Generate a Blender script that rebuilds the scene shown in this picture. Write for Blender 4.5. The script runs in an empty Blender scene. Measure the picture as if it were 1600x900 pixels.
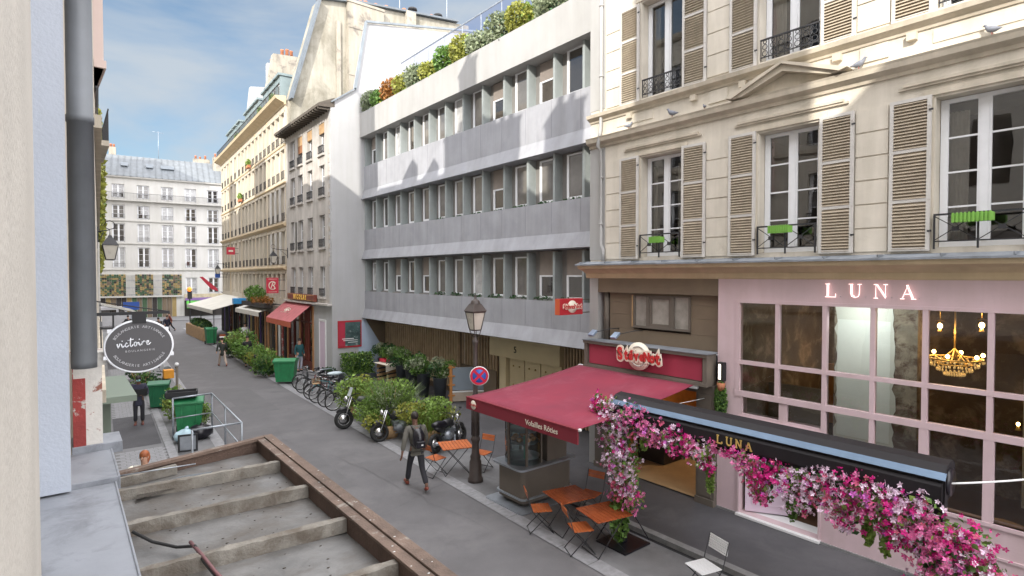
import bpy, bmesh, math, random
from mathutils import Vector, Matrix
R = math.radians
random.seed(7)
SC = bpy.context.scene
COL = SC.collection

# ---------------------------------------------------------------- camera, sky, sun, exposure
FPX = 879.0; YAW = R(38.65); PIT = math.atan(20/879); EYE = 5.1
cd = bpy.data.cameras.new('camera'); cam = bpy.data.objects.new('camera', cd); COL.objects.link(cam)
cam.location = (0, 0, EYE); cam.rotation_euler = (R(90)-PIT, 0, -YAW)
cd.sensor_width = 36; cd.lens = FPX/1600*36; cd.clip_end = 2000; cd.clip_start = .05
SC.camera = cam
SUN_AZ = R(35); SUN_EL = R(26.5)
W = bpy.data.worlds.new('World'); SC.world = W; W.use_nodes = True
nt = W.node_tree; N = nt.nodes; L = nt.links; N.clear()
wo = N.new('ShaderNodeOutputWorld'); bg = N.new('ShaderNodeBackground'); sky = N.new('ShaderNodeTexSky')
sky.sky_type = 'NISHITA'; sky.sun_disc = False; sky.sun_elevation = SUN_EL; sky.sun_rotation = R(235)
sky.air_density = 1.0; sky.dust_density = .6; sky.ozone_density = 1.6
tc = N.new('ShaderNodeTexCoord'); mp = N.new('ShaderNodeMapping'); mp.inputs['Scale'].default_value = (1.25, 1.25, 3.6)
mp.inputs['Rotation'].default_value = (R(8), R(-10), R(20))
nz = N.new('ShaderNodeTexNoise'); nz.inputs['Scale'].default_value = 2.1; nz.inputs['Detail'].default_value = 6; nz.inputs['Roughness'].default_value = .52
nz.inputs['Distortion'].default_value = .35
rp = N.new('ShaderNodeValToRGB'); rp.color_ramp.elements[0].position = .36; rp.color_ramp.elements[1].position = .60
rp.color_ramp.elements[0].color = (.10, .10, .10, 1); rp.color_ramp.elements[1].color = (.85, .85, .85, 1)
mx = N.new('ShaderNodeMixRGB'); mx.inputs[2].default_value = (1.75, 1.90, 2.05, 1)
blue = N.new('ShaderNodeMixRGB'); blue.blend_type = 'MULTIPLY'; blue.inputs[0].default_value = 1; blue.inputs[2].default_value = (.34, .42, .44, 1)
# sky overhead and behind brightened as added fill; ahead it stays deep and streaky
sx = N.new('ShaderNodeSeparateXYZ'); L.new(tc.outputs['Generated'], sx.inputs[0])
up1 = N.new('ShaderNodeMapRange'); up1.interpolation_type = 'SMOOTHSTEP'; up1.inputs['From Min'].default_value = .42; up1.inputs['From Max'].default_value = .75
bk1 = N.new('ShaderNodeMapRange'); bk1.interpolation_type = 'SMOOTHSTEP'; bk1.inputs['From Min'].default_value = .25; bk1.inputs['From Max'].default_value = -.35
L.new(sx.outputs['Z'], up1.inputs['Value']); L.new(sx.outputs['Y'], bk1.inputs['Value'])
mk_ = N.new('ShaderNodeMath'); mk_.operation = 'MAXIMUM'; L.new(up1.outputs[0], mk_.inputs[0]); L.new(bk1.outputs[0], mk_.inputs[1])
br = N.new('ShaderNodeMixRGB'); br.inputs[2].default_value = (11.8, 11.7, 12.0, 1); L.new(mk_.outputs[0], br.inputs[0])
L.new(tc.outputs['Generated'], mp.inputs[0]); L.new(mp.outputs[0], nz.inputs[0]); L.new(nz.outputs[0], rp.inputs[0])
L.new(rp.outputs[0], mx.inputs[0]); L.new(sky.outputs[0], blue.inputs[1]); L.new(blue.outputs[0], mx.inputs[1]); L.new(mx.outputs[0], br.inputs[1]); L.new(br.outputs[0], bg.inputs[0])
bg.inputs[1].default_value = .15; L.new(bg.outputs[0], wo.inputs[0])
sd = bpy.data.lights.new('sun', 'SUN'); sd.energy = 2.6; sd.angle = R(.5); sd.color = (1, .95, .86)
sun = bpy.data.objects.new('sun', sd); COL.objects.link(sun)
sdir = Vector((math.cos(SUN_AZ)*math.cos(SUN_EL), math.sin(SUN_AZ)*math.cos(SUN_EL), -math.sin(SUN_EL)))
sun.rotation_euler = sdir.to_track_quat('-Z', 'Y').to_euler(); sun.location = (-20, -20, 40)
SC.view_settings.view_transform = 'Standard'; SC.view_settings.look = 'None'; SC.view_settings.exposure = 1.25
SC.view_settings.gamma = 1; SC.view_settings.use_curve_mapping = False

# ---------------------------------------------------------------- pixel of the photograph -> point in the street
_fw = Vector((math.sin(YAW)*math.cos(PIT), math.cos(YAW)*math.cos(PIT), -math.sin(PIT)))
_rt = Vector((math.cos(YAW), -math.sin(YAW), 0)); _up = _rt.cross(_fw)
def ray(px, py): return _fw + _rt*((px-800)/FPX) + _up*((450-py)/FPX)
def G(px, py, z=0.0):
    d = ray(px, py); t = (z-EYE)/d.z; return Vector((d.x*t, d.y*t, z))
def PX(px, py, X):
    d = ray(px, py); t = X/d.x; return Vector((X, d.y*t, EYE+d.z*t))
def PY(px, py, Y):
    d = ray(px, py); t = Y/d.y; return Vector((d.x*t, Y, EYE+d.z*t))

# ---------------------------------------------------------------- materials
MATS = {}
def mat(name, col, rough=.75, var=.12, scale=2.5, bump=0.0, bscale=40, metal=0, streak=0.0, spec=.5,
        emit=None, estr=1.0, spots=None, spotlev=.6, spotscale=1.2, ior=None, coat=0, trans=0, lines=None, varcol=None, spotsoft=.06):
    if name in MATS: return MATS[name]
    m = bpy.data.materials.new(name); m.use_nodes = True; t = m.node_tree; n = t.nodes; l = t.links
    b = n['Principled BSDF']; b.inputs['Roughness'].default_value = rough; b.inputs['Metallic'].default_value = metal
    b.inputs['Specular IOR Level'].default_value = spec
    if ior: b.inputs['IOR'].default_value = ior
    if coat: b.inputs['Coat Weight'].default_value = coat
    if trans: b.inputs['Transmission Weight'].default_value = trans
    co = n.new('ShaderNodeTexCoord').outputs['Object']
    ns = n.new('ShaderNodeTexNoise'); ns.inputs['Scale'].default_value = scale; ns.inputs['Detail'].default_value = 6
    ns.inputs['Roughness'].default_value = .6; l.new(co, ns.inputs[0])
    r = n.new('ShaderNodeValToRGB'); r.color_ramp.elements[0].position = .3; r.color_ramp.elements[1].position = .7
    c0 = [max(0, c*(1-var)) for c in col]; c1 = [min(1, c*(1+var)) for c in col]
    if varcol: c0 = varcol
    r.color_ramp.elements[0].color = (*c0, 1); r.color_ramp.elements[1].color = (*c1, 1)
    l.new(ns.outputs[0], r.inputs[0]); out = r.outputs[0]
    if spots:
        s = n.new('ShaderNodeTexNoise'); s.inputs['Scale'].default_value = spotscale; s.inputs['Detail'].default_value = 9
        s.inputs['Roughness'].default_value = .68; s.inputs['Distortion'].default_value = .4
        l.new(co, s.inputs[0])
        r2 = n.new('ShaderNodeValToRGB'); r2.color_ramp.elements[0].position = spotlev-spotsoft; r2.color_ramp.elements[1].position = spotlev+spotsoft
        l.new(s.outputs[0], r2.inputs[0]); x = n.new('ShaderNodeMixRGB'); x.inputs[2].default_value = (*spots, 1)
        l.new(r2.outputs[0], x.inputs[0]); l.new(out, x.inputs[1]); out = x.outputs[0]
    if streak:
        mpp = n.new('ShaderNodeMapping'); mpp.inputs['Scale'].default_value = (2.0, 2.0, .22); l.new(co, mpp.inputs[0])
        s = n.new('ShaderNodeTexNoise'); s.inputs['Scale'].default_value = 1.3; s.inputs['Detail'].default_value = 8; s.inputs['Roughness'].default_value = .62; l.new(mpp.outputs[0], s.inputs[0])
        r2 = n.new('ShaderNodeValToRGB'); r2.color_ramp.elements[0].position = .38; r2.color_ramp.elements[1].position = .68
        v = 1-streak; r2.color_ramp.elements[0].color = (1, 1, 1, 1); r2.color_ramp.elements[1].color = (v, v, v*.97, 1)
        l.new(s.outputs[0], r2.inputs[0]); x = n.new('ShaderNodeMixRGB'); x.blend_type = 'MULTIPLY'; x.inputs[0].default_value = 1
        l.new(out, x.inputs[1]); l.new(r2.outputs[0], x.inputs[2]); out = x.outputs[0]
    l.new(out, b.inputs['Base Color'])
    if rough > .25:
        rr = n.new('ShaderNodeMapRange'); rr.inputs['To Min'].default_value = max(.05, rough-.12); rr.inputs['To Max'].default_value = min(1, rough+.12)
        l.new(ns.outputs[0], rr.inputs['Value']); l.new(rr.outputs[0], b.inputs['Roughness'])
    if bump:
        s = n.new('ShaderNodeTexNoise'); s.inputs['Scale'].default_value = bscale; s.inputs['Detail'].default_value = 4; l.new(co, s.inputs[0])
        bm = n.new('ShaderNodeBump'); bm.inputs['Strength'].default_value = bump; bm.inputs['Distance'].default_value = .02
        l.new(s.outputs[0], bm.inputs['Height']); l.new(bm.outputs[0], b.inputs['Normal'])
    if emit:
        b.inputs['Emission Color'].default_value = (*emit, 1); b.inputs['Emission Strength'].default_value = estr
    MATS[name] = m; return m

def leafmat(name, col, sat=1.0):
    if name in MATS: return MATS[name]
    m = bpy.data.materials.new(name); m.use_nodes = True; t = m.node_tree; n = t.nodes; l = t.links
    b = n['Principled BSDF']; b.inputs['Roughness'].default_value = .55
    g = n.new('ShaderNodeNewGeometry'); h = n.new('ShaderNodeValToRGB')
    h.color_ramp.elements[0].color = (*[c*.55 for c in col], 1); h.color_ramp.elements[1].color = (*[min(1, c*1.5) for c in col], 1)
    l.new(g.outputs['Random Per Island'], h.inputs[0]); l.new(h.outputs[0], b.inputs['Base Color'])
    tr = n.new('ShaderNodeBsdfTranslucent'); l.new(h.outputs[0], tr.inputs[0]); ms = n.new('ShaderNodeMixShader'); ms.inputs[0].default_value = .3
    o = n['Material Output']; l.new(b.outputs[0], ms.inputs[1]); l.new(tr.outputs[0], ms.inputs[2]); l.new(ms.outputs[0], o.inputs[0])
    MATS[name] = m; return m

def glassmat(name, tint=(.9, .95, .95), refl=1.0, ior=1.6):
    m = bpy.data.materials.new(name); m.use_nodes = True; t = m.node_tree; n = t.nodes; l = t.links; n.remove(n['Principled BSDF'])
    tr = n.new('ShaderNodeBsdfTransparent'); tr.inputs[0].default_value = (*tint, 1)
    gl = n.new('ShaderNodeBsdfGlossy'); gl.inputs['Roughness'].default_value = .01
    nn = n.new('ShaderNodeTexNoise'); nn.inputs['Scale'].default_value = 1.6
    bm = n.new('ShaderNodeBump'); bm.inputs['Strength'].default_value = .04; bm.inputs['Distance'].default_value = .05
    l.new(nn.outputs[0], bm.inputs['Height']); l.new(bm.outputs[0], gl.inputs['Normal'])
    fr = n.new('ShaderNodeFresnel'); fr.inputs[0].default_value = ior
    mu = n.new('ShaderNodeMath'); mu.operation = 'MULTIPLY'; mu.inputs[1].default_value = refl; mu.use_clamp = True
    ms = n.new('ShaderNodeMixShader'); l.new(fr.outputs[0], mu.inputs[0]); l.new(mu.outputs[0], ms.inputs[0])
    l.new(tr.outputs[0], ms.inputs[1]); l.new(gl.outputs[0], ms.inputs[2]); l.new(ms.outputs[0], n['Material Output'].inputs[0])
    MATS[name] = m; return m

# ---------------------------------------------------------------- mesh builder
class MB:
    def __init__(s): s.v = []; s.f = []; s.mi = []; s.mats = []; s.cur = 0; s.M = None; s.sm = []
    def use(s, m):
        if m not in s.mats: s.mats.append(m)
        s.cur = s.mats.index(m); return s
    def xf(s, M): s.M = M; return s
    def add(s, vs, fs, smooth=False):
        o = len(s.v)
        if s.M is not None: vs = [tuple(s.M @ Vector(v)) for v in vs]
        s.v.extend([tuple(v) for v in vs])
        for f in fs: s.f.append([i+o for i in f]); s.mi.append(s.cur); s.sm.append(smooth)
        return s
    def box(s, x0, x1, y0, y1, z0, z1):
        return s.add([(x0,y0,z0),(x1,y0,z0),(x1,y1,z0),(x0,y1,z0),(x0,y0,z1),(x1,y0,z1),(x1,y1,z1),(x0,y1,z1)],
                     [(0,3,2,1),(4,5,6,7),(0,1,5,4),(1,2,6,5),(2,3,7,6),(3,0,4,7)])
    def quad(s, a, b, c, d): return s.add([a, b, c, d], [(0,1,2,3)])
    def obox(s, a, b, w, h, up=(0,0,1)):      # bar of section w x h from a to b
        a = Vector(a); b = Vector(b); d = (b-a).normalized(); u = Vector(up)
        sd_ = d.cross(u)
        if sd_.length < 1e-4: sd_ = d.cross(Vector((1,0,0)))
        sd_.normalize(); u = sd_.cross(d).normalized(); vs = []
        for p in (a, b):
            for i, j in ((-1,-1),(1,-1),(1,1),(-1,1)): vs.append(p+sd_*(i*w/2)+u*(j*h/2))
        return s.add(vs, [(0,1,2,3),(7,6,5,4),(0,4,5,1),(1,5,6,2),(2,6,7,3),(3,7,4,0)])
    def tube(s, pts, r, n=8, closed=False, cap=True):
        pts = [Vector(p) for p in pts]; k = len(pts); rs = r if isinstance(r, (list, tuple)) else [r]*k
        vs = []; fs = []; prev = None
        for i, p in enumerate(pts):
            if closed: d = pts[(i+1) % k]-pts[i-1]
            else: d = pts[min(i+1, k-1)]-pts[max(i-1, 0)]
            if d.length < 1e-9: d = Vector((0,0,1))
            d.normalize()
            if prev is None:
                prev = d.cross(Vector((0,0,1)))
                if prev.length < .05: prev = d.cross(Vector((1,0,0)))
            e = prev-d*prev.dot(d)
            if e.length < 1e-6: e = d.orthogonal()
            e.normalize(); prev = e; g = d.cross(e)
            for j in range(n):
                a = 2*math.pi*j/n; vs.append(p+(e*math.cos(a)+g*math.sin(a))*rs[i])
        for i in range(k if closed else k-1):
            i2 = (i+1) % k
            for j in range(n): fs.append((i*n+j, i2*n+j, i2*n+(j+1) % n, i*n+(j+1) % n))
        if cap and not closed: fs.append(tuple(range(n))); fs.append(tuple((k-1)*n+j for j in reversed(range(n))))
        return s.add(vs, fs, True)
    def lathe(s, prof, n=16, c=(0,0,0), arc=2*math.pi):
        vs = []; fs = []; m = len(prof); full = abs(arc-2*math.pi) < 1e-6; cols = n if full else n+1
        for i in range(cols):
            a = arc*i/n
            for r, z in prof: vs.append((c[0]+r*math.cos(a), c[1]+r*math.sin(a), c[2]+z))
        for i in range(n):
            i2 = (i+1) % cols
            for j in range(m-1): fs.append((i*m+j, i2*m+j, i2*m+j+1, i*m+j+1))
        return s.add(vs, fs, True)
    def sphere(s, c, r, n=10, sc=(1,1,1)):
        m = n//2+1; vs = []; fs = []
        for i in range(m+1):
            t = math.pi*i/m
            for j in range(n):
                a = 2*math.pi*j/n; vs.append((c[0]+r*sc[0]*math.sin(t)*math.cos(a), c[1]+r*sc[1]*math.sin(t)*math.sin(a), c[2]+r*sc[2]*math.cos(t)))
        for i in range(m):
            for j in range(n): fs.append((i*n+j, (i+1)*n+j, (i+1)*n+(j+1) % n, i*n+(j+1) % n))
        return s.add(vs, fs, True)
    def prism(s, poly, axis, a, b):            # 2-D polygon extruded along axis
        def P(p, t): return {'x': (t, p[0], p[1]), 'y': (p[0], t, p[1]), 'z': (p[0], p[1], t)}[axis]
        n = len(poly); vs = [P(p, a) for p in poly]+[P(p, b) for p in poly]
        return s.add(vs, [tuple(range(n)), tuple(range(2*n-1, n-1, -1))]+[(i, (i+1) % n, n+(i+1) % n, n+i) for i in range(n)])
    def leaves(s, cx, cy, cz, rx, ry, rz, n, size, rnd=random, shell=.35, flat=0):
        for _ in range(n):
            while 1:
                x, y, z = rnd.uniform(-1,1), rnd.uniform(-1,1), rnd.uniform(-1,1); q = x*x+y*y+z*z
                if q <= 1 and (q > shell*shell or rnd.random() < .3): break
            c = Vector((cx+x*rx, cy+y*ry, cz+z*rz)); d = Vector((rnd.gauss(0,1), rnd.gauss(0,1), rnd.gauss(0,.7)+.3)).normalized()
            e = d.orthogonal().normalized(); e.rotate(Matrix.Rotation(rnd.uniform(0,6.28), 3, d)); k = size*rnd.uniform(.6, 1.4)
            w = d.cross(e)*k*.42
            s.add([c-e*k*.5, c+w+d*k*.1, c+e*k*.6, c-w+d*k*.1], [(0,1,2,3)])
        return s
    def mesh(s, name):
        me = bpy.data.meshes.new(name); me.from_pydata(s.v, [], s.f)
        for m in s.mats: me.materials.append(m)
        me.polygons.foreach_set('material_index', s.mi); me.polygons.foreach_set('use_smooth', s.sm); me.update(); return me
    def build(s, name, parent=None, loc=None, rotz=0, bevel=0):
        o = bpy.data.objects.new(name, s.mesh(name)); COL.objects.link(o)
        if parent is not None: o.parent = parent
        if loc is not None: o.location = loc
        if rotz: o.rotation_euler.z = rotz
        if bevel:
            b = o.modifiers.new('bevel', 'BEVEL'); b.width = bevel; b.segments = 2; b.limit_method = 'ANGLE'; b.angle_limit = R(40)
        return o

def tag(o, label=None, cat=None, group=None, kind=None):
    if label: o['label'] = label
    if cat: o['category'] = cat
    if group: o['group'] = group
    if kind: o['kind'] = kind
    return o
def thing(name, label, cat, loc=(0,0,0), rotz=0, group=None):
    o = bpy.data.objects.new(name, None); COL.objects.link(o); o.location = loc; o.rotation_euler = (0, 0, rotz); o.empty_display_size = .2
    return tag(o, label, cat, group)
def kids(o): return [c for c in COL.objects if c.parent == o]
def copy_tree(src, tree, parent=None):
    c = src.copy(); COL.objects.link(c); c.parent = parent
    for ch, sub in tree: copy_tree(ch, sub, c)
    return c
def tree_of(o): return [(c, tree_of(c)) for c in kids(o)]
def dup(src, loc, rotz, label, tree=None, scale=None):
    c = copy_tree(src, tree_of(src) if tree is None else tree); c.location = loc; c.rotation_euler = (0, 0, rotz); c['label'] = label
    if scale: c.scale = (scale,)*3
    return c
def share(name, mesh, parent, loc, rotz=0):
    o = bpy.data.objects.new(name, mesh); COL.objects.link(o); o.parent = parent; o.location = loc
    if rotz: o.rotation_euler.z = rotz
    return o
def struct(mb, name, loc=None): return tag(mb.build(name, loc=loc), kind='structure')

def text_mesh(s, size, m, extrude=.004, offset=0, bold=0, shear=0, align='CENTER', space=1.0):
    cu = bpy.data.curves.new('t', 'FONT'); cu.body = s; cu.size = size; cu.extrude = extrude; cu.offset = offset; cu.shear = shear
    cu.align_x = align; cu.align_y = 'CENTER'; cu.space_character = space; cu.resolution_u = 3
    o = bpy.data.objects.new('t', cu); COL.objects.link(o); dg = bpy.context.evaluated_depsgraph_get(); dg.update()
    me = bpy.data.meshes.new_from_object(o.evaluated_get(dg)); bpy.data.objects.remove(o); me.materials.clear(); me.materials.append(m); return me
def text(name, s, size, m, parent, M, **k):    # M: local matrix; text lies in its XY plane
    o = bpy.data.objects.new(name, text_mesh(s, size, m, **k)); COL.objects.link(o); o.parent = parent; o.matrix_local = M; return o
def frameM(o, xdir, ydir):                      # matrix with given x and y directions
    x = Vector(xdir).normalized(); y = Vector(ydir).normalized(); z = x.cross(y)
    return Matrix(((x.x, y.x, z.x, o[0]), (x.y, y.y, z.y, o[1]), (x.z, y.z, z.z, o[2]), (0, 0, 0, 1)))
# ---------------------------------------------------------------- palette
m_asph = mat('asphalt', (.122,.118,.122), .85, .14, 1.3, .35, 90, spots=(.17,.165,.168), spotlev=.62, spotscale=.5, spotsoft=.12)
m_asph2 = mat('walkway_asphalt', (.066,.064,.07), .8, .22, .9, .3, 90, spots=(.095,.092,.098), spotlev=.6, spotscale=.8, spotsoft=.12)
m_pave = mat('paving', (.17,.17,.175), .8, .16, 1.6, .3, 60, spots=(.11,.11,.115), spotlev=.6, spotscale=.9, spotsoft=.1)
m_gran = mat('granite', (.26,.26,.27), .7, .2, 8, .2, 60)
m_kerb = mat('kerb_stone', (.2,.2,.2), .75, .2, 6, .2, 60)
m_ground = mat('ground_soil', (.14,.14,.14), .9, .1, .2)
m_luna = mat('luna_stone', (.62,.57,.49), .85, .1, 1.2, .15, 60, streak=.22, spots=(.40,.35,.28), spotlev=.72, spotscale=1.5, spotsoft=.12)
m_lunat = mat('luna_trim_stone', (.54,.48,.39), .85, .12, 3, .15, 60, streak=.25)
m_lead = mat('lead_flashing', (.22,.24,.27), .6, .2, 4, .1, 30, streak=.3)
m_zinc = mat('zinc_roof', (.22,.25,.28), .5, .18, 1.5, .05, 20, streak=.25)
m_slate = mat('slate_roof', (.12,.14,.16), .5, .2, 4, .1)
m_shut = mat('shutter_frame_paint', (.50,.48,.45), .7, .1, 5, .1, 40, spots=(.33,.29,.25), spotlev=.66, spotscale=8)
m_louv = mat('shutter_louvre_paint', (.42,.355,.27), .75, .14, 6, .05, 40)
m_white = mat('white_paint', (.74,.74,.74), .45, .04, 4)
m_wfr = mat('window_frame_white', (.72,.73,.75), .45, .05, 4)
m_iron = mat('black_iron', (.025,.025,.028), .5, .2, 8)
m_dkgl = mat('window_glass', (.045,.038,.032), .03, .4, .7, ior=2.15)
m_dkgl2 = mat('window_glass_blind', (.16,.15,.14), .04, .3, .9, ior=1.8)
m_cur = mat('curtained_glass', (.42,.42,.42), .06, .25, 3, ior=1.6)
m_pink = mat('pink_paint', (.61,.465,.495), .55, .05, 1.2, .1, 30, streak=.10, spots=(.55,.42,.44), spotlev=.66, spotscale=1.4, spotsoft=.1)
m_pinkd = mat('pink_door_paint', (.62,.50,.60), .5, .03, 1.2)
m_taupe = mat('taupe_board', (.165,.125,.085), .75, .1, 2.5, .1, 30)
m_taupe2 = mat('taupe_trim', (.13,.11,.09), .7, .1, 3)
m_conc = mat('concrete', (.335,.34,.37), .85, .10, 1.1, .18, 50, streak=.16, spots=(.29,.295,.325), spotlev=.64, spotscale=.8, spotsoft=.1)
m_fin = mat('concrete_fin', (.30,.33,.33), .8, .12, 2, .1, streak=.12)
m_concw = mat('pale_render', (.37,.365,.36), .85, .07, .7, .1, 30, streak=.10)
m_blank = mat('blank_wall_render', (.42,.42,.43), .9, .06, .6, .06, 30, streak=.08)
m_narrow = mat('grey_stucco', (.50,.47,.44), .9, .14, .9, .15, 40, streak=.35, spots=(.36,.33,.30), spotlev=.62, spotscale=.7, spotsoft=.12)
m_cream = mat('cream_stone', (.56,.50,.41), .85, .08, .9, .1, 40, streak=.2)
m_creamt = mat('cream_trim', (.58,.46,.30), .85, .08, 2, streak=.15)
m_endw = mat('white_stucco', (.56,.55,.53), .9, .05, .5, streak=.12)
m_endt = mat('white_stucco_trim', (.48,.47,.44), .85, .06, 2)
m_old = mat('flaking_party_wall', (.35,.325,.27), .95, .2, .5, .3, 10, spots=(.23,.21,.165), spotlev=.55, spotscale=.55, spotsoft=.07, streak=.3)
m_old2 = mat('weathered_chimney_render', (.36,.325,.27), .95, .12, .8, .2, 10, spots=(.18,.16,.14), spotlev=.58, spotscale=1.0, streak=.3)
m_terra = mat('terracotta', (.42,.16,.08), .8, .25, 5)
m_beige = mat('beige_wall', (.49,.465,.42), .9, .08, 1.8, .25, 45, spots=(.42,.36,.30), spotlev=.74, spotscale=1.5)
m_blue = mat('pale_blue_reveal', (.42,.46,.53), .8, .06, 1.5, .2, 35, spots=(.42,.49,.60), spotlev=.68, spotscale=2)
m_pipe = mat('zinc_pipe', (.165,.18,.20), .5, .14, 2.2, .05, 20, streak=.3)
m_redp = mat('flaking_red_paint', (.30,.045,.04), .8, .3, 4, .3, 30, spots=(.5,.48,.44), spotlev=.56, spotscale=4, spotsoft=.015)
m_flake = mat('flaking_white_paint', (.60,.58,.54), .85, .1, 5, .2, 30, spots=(.28,.11,.08), spotlev=.60, spotscale=5, spotsoft=.02)
m_rust = mat('rusty_beam', (.15,.105,.082), .85, .35, 5, .4, 60, spots=(.26,.23,.20), spotlev=.62, spotscale=6, spotsoft=.03)
m_rust2 = mat('dark_rust', (.10,.065,.05), .9, .3, 5, .4, 50)
m_roof = mat('weathered_sheet', (.14,.138,.135), .5, .38, 3.0, .2, 30, spots=(.075,.06,.045), spotlev=.57, spotscale=1.9, streak=.0, spotsoft=.14)
m_rib = mat('lichen_batten', (.21,.195,.17), .9, .3, 6, .35, 70, spots=(.12,.10,.08), spotlev=.53, spotscale=4, spotsoft=.1)
m_ledge = mat('ledge_zinc', (.235,.25,.28), .5, .12, 2.5, .06, 20, spots=(.15,.16,.18), spotlev=.58, spotscale=2.2, spotsoft=.08)
m_red = mat('awning_red', (.235,.027,.052), .85, .1, 1.2, .15, 60, varcol=(.195,.023,.048), spots=(.27,.06,.09), spotlev=.62, spotscale=.9, spotsoft=.12)
m_redd = mat('awning_valance_red', (.19,.015,.028), .8, .08, 2)
m_redpan = mat('red_panel', (.34,.035,.07), .6, .08, 2, streak=.08)
m_sred = mat('sign_red', (.40,.02,.03), .5, .06, 3)
m_cream2 = mat('sign_cream', (.78,.72,.60), .5, .04, 3)
m_lred = mat('lettering_red', (.50,.03,.03), .5, .04, 3)
m_gold = mat('gold_letter', (.75,.52,.16), .35, .1, 5, metal=.3)
m_black = mat('black_gloss', (.010,.009,.014), .3, .2, 2)
m_blackm = mat('black_matt', (.02,.02,.022), .7, .2, 4)
m_ora = mat('orange_wood', (.50,.135,.035), .55, .2, 3, .1, 40, varcol=(.36,.09,.025))
m_orad = mat('varnished_wood', (.36,.09,.03), .22, .2, 3, .05, 30, varcol=(.24,.055,.02))
m_green = mat('bin_green', (.02,.19,.07), .5, .2, 5, spots=(.05,.15,.08), spotlev=.64, spotscale=3)
m_greend = mat('bin_dark_green', (.01,.12,.05), .45, .1, 3)
m_rub = mat('rubber', (.018,.018,.018), .8, .2, 5)
m_chr = mat('chrome', (.6,.6,.6), .2, .1, 4, metal=1)
m_steel = mat('galvanised_steel', (.35,.38,.42), .45, .15, 5, metal=.6)
m_wood = mat('pale_wood', (.42,.27,.14), .7, .2, 4, .1, 30)
m_slat = mat('brown_slat', (.46,.34,.22), .7, .2, 3)
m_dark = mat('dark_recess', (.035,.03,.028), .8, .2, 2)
m_portal = mat('cream_portal', (.60,.51,.32), .7, .06, 1.5)
m_planter = mat('anthracite_planter', (.045,.052,.062), .6, .12, 3)
m_brown = mat('lamp_brown', (.065,.05,.045), .5, .2, 6, .1)
m_lglass = mat('lantern_glass', (.55,.52,.45), .3, .1, 3)
m_skin = mat('skin', (.52,.30,.21), .6, .06, 8)
m_skind = mat('dark_skin', (.14,.07,.045), .6, .06, 8)
m_soil = mat('soil', (.05,.035,.025), .95, .2, 9)
m_teal = mat('mask_teal', (.30,.62,.62), .7, .05, 5)
lf = [leafmat('leaf_green', (.11,.21,.04)), leafmat('leaf_light', (.21,.32,.07)), leafmat('leaf_dark', (.03,.085,.025)),
      leafmat('leaf_yellow', (.26,.27,.05)), leafmat('leaf_silver', (.24,.28,.17)), leafmat('leaf_rust', (.30,.13,.03))]
fl = [leafmat('petal_magenta', (.60,.012,.22)), leafmat('petal_pink', (.72,.17,.38)), leafmat('petal_pale', (.86,.55,.70)), leafmat('petal_rose', (.66,.13,.24)), leafmat('petal_violet',(.58,.14,.52))]

# ---------------------------------------------------------------- ground and street
def sheet(name, poly, z, m, thick=0.0):
    mb = MB().use(m)
    if thick: mb.prism(poly, 'z', z-thick, z)
    else: mb.add([(x, y, z) for x, y in poly], [tuple(range(len(poly)))])
    return struct(mb, name)
def xr(Y): return 6.9+.034*Y      # right edge of the roadway
def xl(Y): return 2.85+.05*Y      # left edge
sheet('ground', [(-400,-400),(400,-400),(400,700),(-400,700)], -.02, m_ground)
sheet('roadway', [(xl(-14), -14), (xr(-14), -14), (xr(62), 62), (xl(62), 62)], 0, m_asph)
sheet('cross_road', [(-60, 62), (80, 62), (80, 72), (-60, 72)], .0, m_asph)
sheet('far_pavement', [(-60, 72), (80, 72), (80, 90), (-60, 90)], .1, m_pave, .12)
mb = MB().use(m_gran)
for i in range(95):
    a, b = -14+i*.8, -14+i*.8+.788
    mb.add([(xr(a), a, .012), (xr(a)+.32, a, .012), (xr(b)+.32, b, .012), (xr(b), b, .012)], [(0,1,2,3)])
struct(mb, 'right_border_strip')
mb = MB().use(m_gran)
for i in range(95):
    a, b = -14+i*.8, -14+i*.8+.788
    mb.add([(xl(a)-.3, a, .012), (xl(a), a, .012), (xl(b), b, .012), (xl(b)-.3, b, .012)], [(0,1,2,3)])
struct(mb, 'left_border_strip')
sheet('right_terrace_strip', [(xr(-14)+.3, -14), (16, -14), (16, 62), (xr(62)+.3, 62)], .006, m_pave)
m_patch = mat('asphalt_patch', (.118,.115,.118), .85, .14, 1.5, .3, 90); m_tar = mat('tar_seam', (.07,.07,.072), .6, .2, 5)
for i, (x0, y0, x1, y1) in enumerate(((4.3, 12.8, 5.5, 16.4), (3.6, 7.0, 5.0, 9.2), (5.2, 22.0, 6.4, 27.5), (5.9, 30.5, 7.2, 33.0), (4.5, 38, 6.0, 45))):
    sheet('road_patch', [(x0, y0), (x1, y0+.1), (x1+.1, y1), (x0+.05, y1+.05)], .004, m_patch)
mb = MB().use(m_tar); rr0 = random.Random(31)
for (x, y, dx, dy, n) in ((3.4, 10.5, .33, .1, 12), (6.6, 9.0, -.05, .42, 16), (4.2, 18.5, .3, .06, 11), (5.4, 17, .04, .5, 22), (4.4, 30, .3, -.05, 10), (5.0, 34, .02, .6, 20)):
    p = Vector((x, y, .007))
    for k in range(n):
        q = p+Vector((dx+rr0.gauss(0, .05), dy+rr0.gauss(0, .05), 0)); d = (q-p).normalized(); w = Vector((-d.y, d.x, 0))*rr0.uniform(.002, .005); mb.add([p-w, q-w, q+w, p+w], [(0,1,2,3)]); p = q
struct(mb, 'road_cracks')
m_cast = mat('cast_iron_cover', (.045,.044,.045), .5, .25, 12)
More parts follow.
